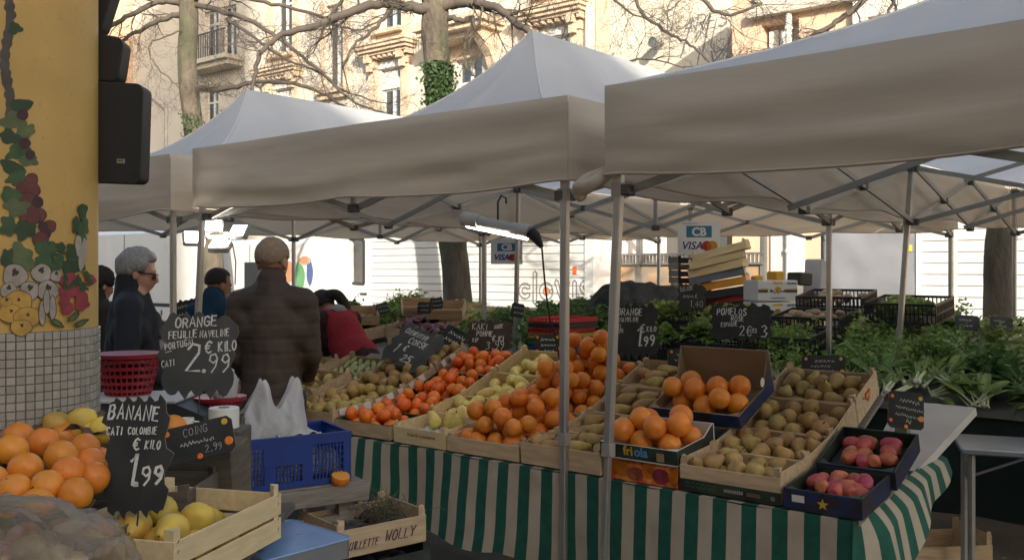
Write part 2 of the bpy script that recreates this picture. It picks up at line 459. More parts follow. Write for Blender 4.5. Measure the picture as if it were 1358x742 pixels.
holes += [(-20.62, -19.72, 7.5, 10.2), (-20.62, -19.72, 3.6, 6.0), (-14.85, -13.85, 9.2, 11.3), (-14.85, -13.85, 5.0, 7.6)]
wall_block('wall', M_cream, bld, -25.1, -6.3, WF, WF+9, 0, 13.6, holes)
for h in holes:
    window(bld, *h, WF, blind=M_blueblind if h[0] > -15 and h[3] < 8 else None)
for sc in bays:
    for q in (-1, 1):
        st = MB(); x = sc + .03 + q*.72
        st.box(x-.16,x+.16,WF-.14,WF-.002,4.9,8.05).box(x-.2,x+.2,WF-.19,WF-.003,4.6,4.9).box(x-.2,x+.2,WF-.2,WF-.003,7.8,8.04)
        st.box(x-.14,x+.14,WF-.10,WF-.002,8.62,11.6)
        st.box(x-.11,x+.11,WF-.40,WF-.15,7.95,8.22)
        st.box(x-.09,x+.09,WF-.30,WF-.15,7.7,7.95)
        st.build('pilaster', M_creamstone, bld)
    st = MB()
    st.box(sc-1.12,sc+1.18,WF-.55,WF-.004,8.34,8.44).box(sc-1.05,sc+1.11,WF-.47,WF-.005,8.24,8.34).box(sc-.98,sc+1.04,WF-.38,WF-.006,8.16,8.24).box(sc-1.16,sc+1.22,WF-.6,WF-.006,8.44,8.52)
    for k in range(9):
        x = sc - .9 + k*.23
        st.box(x,x+.1,WF-.34,WF-.01,8.06,8.155)
    st.build('cornice', M_creamstone, bld)
    MB().box(sc-.52,sc+.58,WF-.06,WF-.003,8.56,8.80).box(sc-.6,sc+.66,WF-.28,WF-.004,8.82,8.94).build('window_sill', M_creamstone, bld)
    st = MB().box(sc-.5,sc+.56,WF-.05,WF-.003,7.78,7.98)
    for k in range(7): st.box(sc-.4+k*.13,sc-.34+k*.13,WF+.05,WF+.12,7.15,7.68)
    st.build('lambrequin', M_windowpaint, bld)
st = MB(); st.box(-20.95,-19.4,WF-.3,WF-.003,7.28,7.46).box(-20.85,-19.5,WF-.18,WF-.004,7.12,7.28).build('window_sill', M_creamstone, bld)
for q in (-20.75,-19.6): MB().box(q-.12,q+.12,WF-.08,WF-.002,7.5,10.3).build('window_surround', M_creamstone, bld)
# balcony bay
bal = MB(); bal.box(-15.6,-13.0,WF-1.1,WF-.003,8.34,8.52).box(-15.5,-13.1,WF-.98,WF-.004,8.2,8.34).box(-15.35,-13.25,WF-.7,WF-.005,8.04,8.2)
balo = bal.build('balcony', M_creamstone, bld)
ra = MB(); ra.bar((-15.5,WF-1.02,9.35),(-13.1,WF-1.02,9.35),.07,.05).bar((-15.5,WF-1.02,8.6),(-13.1,WF-1.02,8.6),.05,.04)
for k in range(22):
    x = -15.47 + k*.112
    ra.lathe([(.012,8.6),(.012,8.75),(.035,8.9),(.012,9.1),(.012,9.33)], 6, M=T(x,WF-1.02,0))
ra.build('balustrade', M_offwhite, balo)
for q in (-15.25,-13.35):
    b = MB(); b.prism([(0,0),(0,-.9),(-.12,-.95),(-.3,-.55),(-.75,-.12),(-.95,0)], -.14, .14, M=basis(EW*0+Vector((0,1,0)), Vector((0,0,1)), Vector((1,0,0)), Vector((q,WF-.003,8.03))))
    b.build('bracket', M_creamstone, balo)
for q in (-15.3,-13.3): MB().box(q-.17,q+.17,WF-.12,WF-.002,4.6,7.1).build('pilaster', M_creamstone, bld)
MB().box(-14.9,-13.8,WF-.05,WF-.003,7.62,7.9).build('window_head', M_creamstone, bld)
MB().box(-9.54, -6.302, WF-.03, WF-.004, 0, 13.4).build('blind_wall', M_plain, bld)
dp = MB(); dp.tube([(-10.15,WF-.12,0),(-10.15,WF-.12,13.4)], .07, 8); dp.build('downpipe', M_offwhite, bld, smooth=True)
MB().box(-9.95,-9.55,WF-.06,WF-.002,0,13.4).build('quoin_strip', M_creamstone, bld)
# wall lamp and tag on the blind wall
s_, z_ = fac(880, 59, WF)
wl = MB(); wl.tube([(s_,WF-.02,z_),(s_,WF-.35,z_+.02)], .05, 8); wl.tube([(s_,WF-.3,z_),(s_+.02,WF-.55,z_-.05)], .13, 10)
wl.build('wall_lamp', M_steel, bld, smooth=True)
g = MB(); rr = random.Random(4)
s_, z_ = fac(908, 44, WF)
lettering(g, 'AREST', s_, z_, .34, .035, rnd=rr, slant=.25)
s_, z_ = fac(903, 76, WF)
lettering(g, 'MULSO', s_, z_, .85, .04, rnd=rr, slant=.3, gap=1.0)
lettering(g, 'XINU', s_+.6, z_-.5, .5, .05, rnd=rr, slant=.4, gap=.6)
go = MB(); go.v = [Vector((p.x, WF-.034, p.y)) for p in g.v]; go.f = g.f; go.m = g.m
go.build('graffiti_lettering', M_greyp, bld)

# set-back wing on the left of it
WB = WF + 3.2
wing = thing('set_back_house', 'pale house wing standing back, with small balcony over shaded wall', 'building', FRAME(0,0,0))
(sa, za), (sb, zb) = fac(272, 84, WB), fac(304, 46, WB)
hol = [(sa, sa+1.0, za-1.4+1.4, za+2.2), (sa+1.3, sa+2.3, za, za+2.2), (sa, sa+1.0, za-3.3, za-1.2)]
wall_block('wall', M_greywall, wing, -38.6, -24.9, WB, WB+8, 0, 16, hol)
for h in hol: window(wing, *h, WB, blind=M_blueblind if h[0] > sa+1 else None)
b = MB(); b.box(sa-.5,sa+2.9,WB-1.0,WB-.003,za-.3,za-.12).box(sa-.4,sa+2.8,WB-.8,WB-.004,za-.5,za-.3); bo = b.build('balcony', M_greywall, wing)
b = MB()
for k in range(26): b.box(sa-.45+k*.13,sa-.42+k*.13,WB-.97,WB-.94,za-.1,za+.85)
b.box(sa-.5,sa+2.9,WB-.98,WB-.93,za+.85,za+.9); b.build('balustrade', M_iron, bo)
MB().box(-38.6,-24.95,WB-.12,WB-.003,5.6,5.8).build('string_course', M_creamstone, wing)
far = thing('far_left_house', 'far peach house with stone balconies beyond the shaded wing', 'building', FRAME(0,0,0))
hol = []
for k, sc in enumerate((-47.5, -45.0, -42.5, -40.2)):
    for zc in (5.6, 9.4, 13.0): hol.append((sc-.5, sc+.5, zc, zc+2.1))
wall_block('wall', M_peach, far, -62, -38.7, WB-1, WB+7, 0, 17, hol)
for h in hol: window(far, *h, WB-1)
for zc in (5.6, 9.4, 13.0):
    b = MB(); b.box(-48.4,-39.2,WB-1.9,WB-1.004,zc-.35,zc-.12); bo = b.build('balcony', M_creamstone, far)
    b = MB(); b.box(-48.4,-39.2,WB-1.9,WB-1.8,zc+.8,zc+.9)
    for k in range(46): b.box(-48.35+k*.2,-48.25+k*.2,WB-1.88,WB-1.82,zc-.1,zc+.8)
    b.build('balustrade', M_creamstone, bo)

# peach building on the right
WP = 13.96
pb = thing('peach_building', 'peach rendered building with roller shutter and white downpipe, right of the blind wall', 'building', FRAME(0,0,0))
hol = [(-4.11,-3.36,2.9,6.30),(-2.0,-1.18,4.2,6.05),(0.6,1.5,4.2,6.05)]
wall_block('wall', M_peach, pb, -4.72, 14, WP, WP+10, 0, 8.0, hol)
MB().box(-4.13,-3.34,WP+.34,WP+.37,2.88,6.32).build('recess_back', M_greywall, pb)
MB().box(-4.04,-3.86,WP+.2,WP+.26,2.9,6.2).build('shutter_panel', M_offwhite, pb)
MB().box(-3.84,-3.62,WP+.24,WP+.3,2.9,6.2).build('shutter_panel', M_windowpaint, pb)
MB().box(-4.3,14,WP-.22,WP-.003,6.42,6.58).box(-4.2,14,WP-.12,WP-.004,6.58,8.0).build('ledge', M_greywall, pb)
d = MB(); d.tube([(-3.52,WP-.1,0),(-3.52,WP-.1,8)], .06, 10)
for z in (1.9,4.2,6.1): d.tube([(-3.52,WP-.1,z),(-3.52,WP-.1,z+.07)], .08, 10)
d.build('downpipe', M_offwhite, pb, smooth=True)
MB().box(-3.9,-3.25,WP-.05,WP-.002,0,2.7).build('white_pilaster', M_offwhite, pb)
for x0 in (-2.3, .35):
    su = MB(); x1 = x0+1.36
    su.box(x0,x0+.26,WP-.16,WP-.002,3.9,6.39).box(x1-.22,x1,WP-.16,WP-.002,3.9,6.39).box(x0+.26,x1-.22,WP-.15,WP-.002,6.08,6.38).box(x0-.05,x1+.05,WP-.2,WP-.003,3.75,3.9)
    suo = su.build('window_surround', M_offwhite, pb)
    MB().box(x0+.27,x1-.23,WP-.02,WP+.1,5.86,6.07).build('shutter_box', M_offwhite, suo)
    for k in range(26):
        z = 4.2 + k*.064
        sl = MB(); sl.prism([(0,0),(.016,.03),(0,.058),(-.012,.03)], x0+.3, x1-.24, M=basis(Vector((0,-1,0)), Vector((0,0,1)), Vector((-1,0,0))*-1, Vector((0,WP+.1,z))))
        sl.build('shutter_slat', M_windowpaint, suo)
# town houses behind the photographer: they throw the shade over the near stalls
rear = thing('rear_terrace', 'long terrace of houses behind the photographer that shades the near stalls', 'building', FRAME(0,0,0))
hol = [(k*3.0, k*3.0+1.1, zz, zz+1.9) for k in range(-12, 20) for zz in (0.9, 4.2, 7.4)]
mb = MB()
mb.box(-40, 62, -24, -12, 0, 11.0).build('wall', M_creamstone, rear)
mb = MB(); mb.add([(-40.5,-24.4,11.003),(62.5,-24.4,11.003),(62.5,-17.5,13.2),(-40.5,-17.5,13.2),(62.5,-12.0,11.003),(-40.5,-12.0,11.003)], [(0,1,2,3),(3,2,4,5),(0,3,5),(1,4,2)])
mb.build('roof', M_roof, rear)
for h in hol:
    MB().box(h[0],h[1],-12.0,-11.93,h[2],h[3]).build('window', M_windowpaint, rear)
tw = thing('added_shade_tower', 'unseen tall plain tower added behind the terrace to shade the set-back wing', 'building', FRAME(0,0,0))  # added out of view so that its shadow covers the set-back wing
MB().box(13.7, 21.5, -39, -25, 0, 38.2).build('wall', M_greywall, tw)
MB().box(13.4, 21.8, -39.3, -24.7, 38.203, 38.6).build('parapet', M_concrete, tw)
# ------------------------------------------------------------------ bare trees
def limb_pts(pts, n):
    """Catmull-Rom through the control points"""
    P = [pts[0]] + list(pts) + [pts[-1]]; out = []
    m = len(pts) - 1
    for i in range(m):
        p0, p1, p2, p3 = P[i], P[i+1], P[i+2], P[i+3]
        for k in range(n):
            t = k/n
            out.append(0.5*((2*p1) + (p2-p0)*t + (2*p0-5*p1+4*p2-p3)*t*t + (3*p1-p0-3*p2+p3)*t*t*t))
    out.append(pts[-1]); return out
def twigs(mb, start, d, L, r, depth, rnd, droop=0.0):
    n = 5 if depth > 0 else 4
    p = Vector(start); d = Vector(d).normalized(); pts = [p.copy()]; dirs = []
    for k in range(n):
        d = (d + Vector((rnd.gauss(0,.22), rnd.gauss(0,.22), rnd.gauss(0,.22) + droop*.1))).normalized()
        p = p + d*(L/n); pts.append(p.copy()); dirs.append(d.copy())
    rs = [max(.0016, r*(1 - .75*i/n)) for i in range(n+1)]
    mb.tube(pts, rs, 5 if r > .012 else 3, cap=False)
    if depth <= 0: return
    for k in range(1, n+1):
        for q in range(2 if rnd.random() < .3 else 1):
            dd = (dirs[k-1] + Vector((rnd.gauss(0,.65), rnd.gauss(0,.65), rnd.gauss(0,.6)))).normalized()
            twigs(mb, pts[k], dd, L*rnd.uniform(.4,.68), rs[k]*.62, depth-1, rnd, droop)
def grow(mb, ctrl, r0, r1, rnd, dens=1.0, tl=.9, depth=2, n=6):
    P = limb_pts(ctrl, n); k = len(P)
    for i in range(1, k-1): P[i] = P[i] + Vector((rnd.gauss(0,.009), rnd.gauss(0,.02), rnd.gauss(0,.009)))
    rs = [r0 + (r1-r0)*(i/(k-1))**.7 for i in range(k)]
    mb.tube(P, rs, 8, cap=True)
    for i in range(2, k):
        if rnd.random() < .42*dens:
            d = (P[i]-P[i-1]).normalized()
            dd = (d*.7 + Vector((rnd.gauss(0,.6), rnd.gauss(0,.5), rnd.gauss(0.05,.65)))).normalized()
            twigs(mb, P[i], dd, tl*rnd.uniform(.5,1.25), max(.005, rs[i]*.30), depth, rnd)
    twigs(mb, P[-1], (P[-1]-P[-2]), tl, r1, depth, rnd)
def trunk_mesh(ctrl, radii, rnd):
    mb = MB(); P = limb_pts(ctrl, 8); k = len(P); n = 18
    def rad(t):
        x = t*(len(radii)-1); i = min(int(x), len(radii)-2); return radii[i] + (radii[i+1]-radii[i])*(x-i)
    sd = rnd.random()*50
    vs = []
    for i in range(k):
        for j in range(n):
            a = 2*pi*j/n; r = rad(i/(k-1))*(1 + .12*noise.noise(Vector((cos(a)*1.6+sd, sin(a)*1.6, i*.22))) + .05*noise.noise(Vector((cos(a)*5, sin(a)*5+sd, i*.8))))
            vs.append(P[i] + Vector((r*cos(a), r*sin(a), 0)))
    fs = [(i*n+j, i*n+(j+1)%n, (i+1)*n+(j+1)%n, (i+1)*n+j) for i in range(k-1) for j in range(n)]
    mb.add(vs, fs); return mb
def ivy_on(ctrl, rad, t0, t1, count, rnd, side=None, spread=.12):
    mb = MB(); P = limb_pts(ctrl, 8); k = len(P)
    for _ in range(count):
        t = rnd.uniform(t0, t1); x = t*(k-1); i = min(int(x), k-2); p = P[i].lerp(P[i+1], x-i)
        a = rnd.uniform(0, 2*pi) if side is None else rnd.gauss(side, .7)
        p = p + Vector((cos(a), sin(a), 0))*(rad + abs(rnd.gauss(0, spread)))
        s = rnd.uniform(.018,.034); B = Matrix.Translation(p) @ Euler((rnd.uniform(0,6), rnd.uniform(0,6), rnd.uniform(0,6))).to_matrix().to_4x4()
        mb.add([(-s,0,0),(0,-s*.7,s*.15),(s,0,0),(0,s*.9,s*.15)], [(0,1,2,3)], M=B)
    return mb
YT = 12.4
rnd = random.Random(21)
t2 = thing('bare_tree', 'bare tree with thick ivy-clad trunk and pruned limbs behind the middle canopy', 'tree', T(*at(607,520,YT)[:2], 0))
def rel(o, pts): return [p - o.matrix_world.translation for p in pts]
tr2 = rel(t2, [Vector((*at(612,420,YT)[:2], -.1)), at(606,380,YT), at(598,300,YT), at(588,180,YT), at(580,100,YT), at(577,30,YT), at(581,-60,YT), at(592,-170,YT)])
trunk_mesh(tr2, [.24,.19,.178,.17,.17,.178,.15,.13], rnd).build('trunk', M_bark, t2, smooth=True, angle=180)
ivy_on(tr2, .17, .47, .60, 1300, rnd, side=-1.2, spread=.05).build('ivy', M_ivy, t2)
cr = MB()
for ctrl, r0, r1, de in [
    ([at(576,14,YT), at(545,9,YT-.2), at(500,6,YT-.4), at(455,19,YT-.7), at(410,37,YT-1), at(370,48,YT-1.2), at(345,75,YT-1.4), at(335,112,YT-1.5)], .085, .022, 1.2),
    ([at(580,8,YT), at(615,4,YT-.2), at(655,10,YT-.5), at(688,32,YT-.8), at(712,48,YT-1.2), at(755,66,YT-1.6), at(810,80,YT-2), at(850,78,YT-2.2)], .085, .012, 1.1),
    ([at(580,25,YT), at(605,26,YT-.1), at(628,27,YT-.2), at(616,55,YT-.3), at(618,85,YT-.35), at(628,100,YT-.4)], .05, .012, .6),
    ([at(520,10,YT-.3), at(495,40,YT-.5), at(470,60,YT-.7), at(455,90,YT-.8)], .035, .01, 1.1),
    ([at(578,-20,YT), at(540,-60,YT), at(480,-30,YT+.3), at(440,20,YT+.4), at(420,60,YT+.3)], .06, .012, 1.2),
    ([at(582,-30,YT), at(640,-70,YT), at(720,-50,YT+.2), at(800,-10,YT), at(840,20,YT-.2)], .06, .012, 1.2),
    ([at(640,8,YT-.4), at(636,30,YT-.5), at(622,60,YT-.6)], .02, .008, .8),
    ([at(585,-60,YT), at(600,-160,YT), at(560,-260,YT)], .12, .03, 1.2),
    ([at(590,-100,YT), at(680,-180,YT), at(760,-240,YT)], .1, .03, 1.2),
    ([at(588,-120,YT), at(500,-190,YT), at(430,-240,YT)], .1, .03, 1.2)]:
    grow(cr, rel(t2, ctrl), r0, r1, rnd, de, tl=.75, depth=2)
cr.build('crown', M_twig, t2, smooth=True, angle=180)
YU = 17.0
t1 = thing('bare_tree', 'bare pale-barked tree with long arching limbs in front of the shaded wing', 'tree', T(*at(284,470,YU)[:2], 0))
tr1 = rel(t1, [Vector((*at(287,430,YU)[:2], -.1)), at(283,360,YU), at(272,260,YU), at(256,165,YU), at(249,90,YU), at(250,20,YU), at(247,-60,YU), at(240,-160,YU)])
trunk_mesh(tr1, [.26,.2,.19,.18,.17,.165,.15,.12], rnd).build('trunk', M_bark, t1, smooth=True, angle=180)
ivy_on(tr1, .16, .40, .45, 260, rnd, side=-1.3, spread=.03).build('ivy', M_ivy, t1)
cr = MB()
for ctrl, r0, r1, de in [
    ([at(246,5,YU), at(215,2,YU), at(180,16,YU-.3), at(140,38,YU-.5), at(110,50,YU-.6)], .07, .03, .9),
    ([at(246,16,YU), at(205,30,YU), at(165,52,YU), at(135,75,YU)], .06, .025, .9),
    ([at(253,5,YU), at(290,14,YU-.4), at(335,30,YU-.8), at(385,62,YU-1.2), at(430,100,YU-1.6), at(470,135,YU-2), at(510,150,YU-2.2)], .06, .014, 1.2),
    ([at(253,-2,YU), at(300,-5,YU-.4), at(360,5,YU-.8), at(420,20,YU-1), at(470,40,YU-1.3), at(520,20,YU-1.5)], .055, .012, 1.2),
    ([at(258,118,YU), at(295,118,YU-.3), at(335,110,YU-.6), at(380,110,YU-1), at(420,120,YU-1.3), at(455,140,YU-1.5), at(480,150,YU-1.6)], .06, .014, 1.0),
    ([at(300,25,YU-.6), at(330,45,YU-.9), at(380,80,YU-1.2), at(420,95,YU-1.4), at(455,120,YU-1.5), at(500,135,YU-1.6)], .035, .01, 1.0),
    ([at(240,40,YU-.2), at(200,60,YU-.6), at(205,85,YU-.8), at(230,110,YU-1)], .016, .008, 1.0),
    ([at(248,-40,YU), at(300,-90,YU), at(380,-60,YU-.5), at(430,-20,YU-1)], .06, .012, 1.1),
    ([at(246,-50,YU), at(200,-90,YU), at(160,-60,YU-.5), at(140,-10,YU-.6)], .06, .012, 1.0),
    ([at(243,-120,YU), at(220,-220,YU), at(260,-300,YU)], .09, .03, 1.2)]:
    grow(cr, rel(t1, ctrl), r0, r1, rnd, de, tl=.8, depth=2)
# bird nest of dead twigs
p = at(285,117,YU-.2) - t1.matrix_world.translation
for _ in range(120): twigs(cr, p + Vector((rnd.gauss(0,.22), rnd.gauss(0,.1), rnd.gauss(0,.05))), (rnd.gauss(0,1), rnd.gauss(0,1), rnd.gauss(0,.4)), .3, .006, 0, rnd)
cr.build('crown', M_twig, t1, smooth=True, angle=180)
YV = 8.7
t3 = thing('bare_tree', 'dark tree trunk beside the white ribbed truck, limbs reaching over the right canopy', 'tree', T(*at(1327,470,YV)[:2], 0))
tr3 = rel(t3, [Vector((*at(1324,430,YV)[:2], -.1)), at(1325,380,YV), at(1329,300,YV), at(1331,200,YV), at(1327,60,YV), at(1318,-80,YV), at(1318,-220,YV)])
trunk_mesh(tr3, [.16,.135,.13,.13,.127,.12,.10], rnd).build('trunk', M_bark, t3, smooth=True, angle=180)
cr = MB()
for ctrl, r0, r1, de in [
    ([at(1320,-60,YV), at(1240,-70,YV), at(1180,-30,YV), at(1135,10,YV), at(1095,38,YV), at(1050,62,YV), at(1005,72,YV), at(975,92,YV)], .05, .010, .8),
    ([at(1060,50,YV), at(1070,62,YV), at(1073,78,YV)], .012, .006, .5),
    ([at(1190,-20,YV), at(1178,20,YV), at(1162,58,YV), at(1150,75,YV)], .02, .006, .6),
    ([at(1185,-10,YV), at(1186,25,YV), at(1195,45,YV)], .016, .006, .6),
    ([at(1310,-150,YV), at(1150,-150,YV), at(1000,-80,YV), at(930,-20,YV-.3), at(962,20,YV-.4), at(1010,5,YV-.4)], .05, .010, .9),
    ([at(940,-30,YV), at(880,-20,YV), at(845,5,YV), at(880,40,YV), at(915,58,YV), at(945,85,YV), at(960,95,YV)], .024, .008, 1.0),
    ([at(1310,-100,YV), at(1260,-40,YV), at(1245,5,YV), at(1258,30,YV)], .025, .008, .8),
    ([at(1320,-200,YV), at(1380,-300,YV), at(1340,-400,YV)], .08, .02, 1.0)]:
    grow(cr, rel(t3, ctrl), r0, r1, rnd, de, tl=.55, depth=2)
cr.build('crown', M_twig, t3, smooth=True, angle=180)
# street lamp
lp = at(220,175,26); lt = at(220,148,26)
sl = thing('street_lamp', 'grey double-bend street lamp post in front of the shaded wing', 'street lamp', T(lp.x, lp.y, 0))
MB().tube([(0,0,0),(0,0,lt.z+.25)], [.07,.05], 8).build('post', M_aludark, sl, smooth=True)
MB().tube([(0,0,lt.z),(-.35,-.1,lt.z+.35),(-.62,-.15,lt.z+.5)], .035, 6).build('arm', M_aludark, sl, smooth=True)
MB().ball((-.78,-.17,lt.z+.52), .24, .11, .06, 10, 6).build('lamp_head', M_aludark, sl, smooth=True)

# ------------------------------------------------------------------ vehicles
def wheel(parent, x, y, r=.36):
    w = MB().lathe([(r*.55,-.1),(r*.95,-.11),(r,-.07),(r,.07),(r*.95,.11),(r*.55,.1)], 20, M=T(x,y,r)@RX(pi/2)); wo_ = w.build('wheel', M_rubber, parent, smooth=True)
    MB().lathe([(.02,-.08),(r*.4,-.09),(r*.54,-.06),(r*.56,.09)], 16, M=T(x,y,r)@RX(pi/2)).build('rim', M_steel, wo_, smooth=True)
# clovis box truck, side on
WT = 8.4
s1, _ = fac(784, 400, WT); s0, _ = fac(491, 400, WT); sc0, _ = fac(437, 400, WT)
ck = thing('box_truck', 'white ribbed box truck with an outlined round-letter logo, parked behind the stalls', 'truck', FRAME(0, WT, 0))
zt = 3.1
MB().box(s0+.02, s1-.1, .03, 2.1, .95, zt).build('box_body', M_vanrib, ck)
for k in range(17):
    z = .98 + k*.122
    MB().rbox(s0+.03, s1-.10, .002, .032, z, z+.112, .006).build('side_slat', M_vanrib, ck)
MB().box(s1-.1, s1+.06, -.03, 2.12, .9, zt+.03).build('rear_post', M_vanwhite, ck)
MB().box(s0-.05, s0+.02, -.01, 2.1, .9, zt+.03).build('front_post', M_vanwhite, ck)
MB().box(s0-.04, s1+.05, .1, 2.0, .55, .9).build('chassis', M_blackpl, ck)
cab = MB()
prof = [(s0-.06,.45),(s0-.06,2.35),(s0-.35,2.42),(s0-1.0,2.28),(s0-1.55,1.62),(s0-2.15,1.42),(s0-2.3,1.1),(s0-2.3,.45)]
win = [(s0-.22,1.32),(s0-.22,2.12),(s0-.5,2.16),(s0-.95,2.04),(s0-1.38,1.36)]
cab.prism(prof, 0, .06, M=basis(Vector((1,0,0)), Vector((0,0,1)), Vector((0,-1,0)), Vector((0,2.05,0))))
# near side with the window cut out
mbn = bmesh.new()
def ring(P, y): return [mbn.verts.new((p[0], y, p[1])) for p in P]
a, b2 = ring(prof, .05), ring(win, .05)
ed = [mbn.edges.new((a[i], a[(i+1) % len(a)])) for i in range(len(a))] + [mbn.edges.new((b2[i], b2[(i+1) % len(b2)])) for i in range(len(b2))]
bmesh.ops.triangle_fill(mbn, use_beauty=True, edges=ed)
me = bpy.data.meshes.new('cab_side'); mbn.to_mesh(me); mbn.free(); me.materials.append(M_vanwhite)
inst('cab_side', me, ck)
n = len(prof)
for i in range(n):
    p, q = prof[i], prof[(i+1) % n]
    if i in (3,): continue
    cab.add([(p[0],.05,p[1]),(q[0],.05,q[1]),(q[0],2.0,q[1]),(p[0],2.0,p[1])], [(0,1,2,3)])
cab.build('cab_shell', M_vanwhite, ck)
p, q = prof[3], prof[4]
MB().add([(p[0],.1,p[1]),(q[0],.1,q[1]),(q[0],1.95,q[1]),(p[0],1.95,p[1])], [(0,1,2,3)]).build('windscreen', M_glass, ck)
MB().prism(win, 0, .01, M=basis(Vector((1,0,0)), Vector((0,0,1)), Vector((0,-1,0)), Vector((0,.07,0)))).build('side_window', M_glass, ck)
fr = MB()
for i in range(len(win)):
    p, q = win[i], win[(i+1) % len(win)]; fr.tube([(p[0],.045,p[1]),(q[0],.045,q[1])], .03, 6)
fr.build('window_seal', M_blackpl, ck)
MB().prism(win, 0, .02, M=basis(Vector((.96,0,0)), Vector((0,0,1)), Vector((0,-1,0)), Vector((s0*.04-.02,1.98,.02)))).build('far_side_window', M_windowpaint, ck)
MB().lathe([(.16,-.012),(.18,0),(.16,.012),(.145,0)], 18, M=T(s0-1.05,.6,1.5)@RY(radians(-60))).build('steering_wheel', M_blackpl, ck, smooth=True)
MB().rbox(s0-.75,s0-.35,.35,.85,1.0,1.95,.08).build('driver_seat', M_blackpl, ck)
MB().rbox(s0-1.75,s0-1.6,-.25,-.08,1.35,1.75,.04).bar((s0-1.55,.05,1.5),(s0-1.67,-.12,1.5),.03,.03).build('wing_mirror', M_blackpl, ck)
MB().box(s0-.3,s0-.14,.02,.045,1.12,1.16).build('door_handle', M_blackpl, ck)
for x in (s0-1.5, s1-1.0): wheel(ck, x, .12)
for x in (s0-1.5, s1-1.0): wheel(ck, x, 1.95)
# logo: outlined round letters, two orange squares
sl0, zl = fac(688, 402, WT); sl1, _ = fac(790, 402, WT); lh = .2
lg = MB()
def outline_stroke(P, w, t):
    # contour of a fat rounded stroke
    P = [Vector((x, y, 0)) for x, y in P]; n = len(P); L = []; Q = []
    for i in range(n):
        d = (P[min(i+1,n-1)] - P[max(i-1,0)]).normalized(); nn = Vector((-d.y, d.x, 0)); L.append(P[i]+nn*w); Q.append(P[i]-nn*w)
    d1 = (P[-1]-P[-2]).normalized(); d0 = (P[0]-P[1]).normalized()
    C = L + [P[-1]+d1*w] + Q[::-1] + [P[0]+d0*w] + [L[0]]
    ribbon(lg, [tuple(c) for c in C], t)
def arc(cx, cy, r, a0, a1, n=10): return [(cx + r*cos(radians(a0+(a1-a0)*i/n)), cy + r*sin(radians(a0+(a1-a0)*i/n))) for i in range(n+1)]
u = (sl1 - sl0)/5.6
outline_stroke(arc(u*.5, lh, u*.34, 40, 320), u*.13, .022)
outline_stroke([(u*1.25,.03),(u*1.25,lh*2.4)], u*.13, .022)
outline_stroke(arc(u*2.1, lh, u*.36, 0, 359, 16), u*.14, .022)
outline_stroke([(u*2.85,lh*1.75),(u*3.25,.03),(u*3.65,lh*1.75)], u*.13, .022)
outline_stroke([(u*4.15,.03),(u*4.15,lh*1.7)], u*.13, .022)
outline_stroke(arc(u*4.9, lh*1.35, u*.26, 30, 270, 8) + arc(u*4.9, lh*.62, u*.24, 90, -150, 8), u*.12, .022)
ob = MB(); ob.v = [Vector((sl0+p.x, -.006, zl+p.y)) for p in lg.v]; ob.f = lg.f; ob.m = lg.m
ob.build('logo_lettering', M_greyp, ck)
MB().box(sl0+u*1.97, sl0+u*2.23, -.008, -.003, zl+lh*.7, zl+lh*1.3).box(sl0+u*4.02, sl0+u*4.28, -.008, -.003, zl+lh*2.3, zl+lh*2.9).build('logo_mark', M_orangep, ck)
MB().box(s1-.7, s1-.12, -.006, -.002, zl-.2, zl-.12).build('logo_stripe', M_orangep, ck)

# open truck with a tail lift, between the clovis truck and the pile of crates
WO = 9.0
(sa, zt2), (sb, _) = fac(789, 330, WO), fac(900, 330, WO)
ot = thing('tail_lift_truck', 'grey flatbed truck with perforated rail and rusty panel, loaded under a dark tarpaulin', 'truck', FRAME(0, WO, 0))
_, zr = fac(840, 344, WO)
M_grille = mat('grey_green_steel', (0.20,0.20,0.19), 0.6, metal=0.3, var=0.2)
M_board = mat('weathered_board', (0.36,0.30,0.23), 0.8, var=0.3, vscale=4, col2=(0.45,0.26,0.12), c2scale=2.0)
MB().box(sa-.1, sb+1.3, .05, .1, zr-.9, zr-.08).build('side_board', M_board, ot)
rail = MB(); rail.box(sa-.1, sb+1.3, 0, .05, zr+.06, zr+.09).box(sa-.1, sb+1.3, 0, .05, zr-.08, zr-.05)
k = 0; x = sa-.1
while x < sb+1.3: rail.box(x, x+.022, 0, .05, zr-.05, zr+.06); x += .06
rail.build('perforated_rail', M_grille, ot)
MB().box(sa-.1, sb+1.3, .3, 2.2, zr-.9, zr-.85).build('load_floor', M_board, ot)
for x in (sa-.1, (sa+sb)/2, sb+.2, sb+1.25): MB().box(x, x+.07, .02, .1, .5, zr+.5).build('stake_post', M_grille, ot)
MB().box(sa-.1, sb+1.3, .02, .08, zr+.42, zr+.5).build('top_rail', M_grille, ot)
MB().box(sa-.1, sb+1.3, .3, 2.0, .45, zr-.92).build('chassis', M_blackpl, ot)
for x in (sa+.3, sb+.9): wheel(ot, x, .2); 
for x in (sa+.3, sb+.9): wheel(ot, x, 1.9)

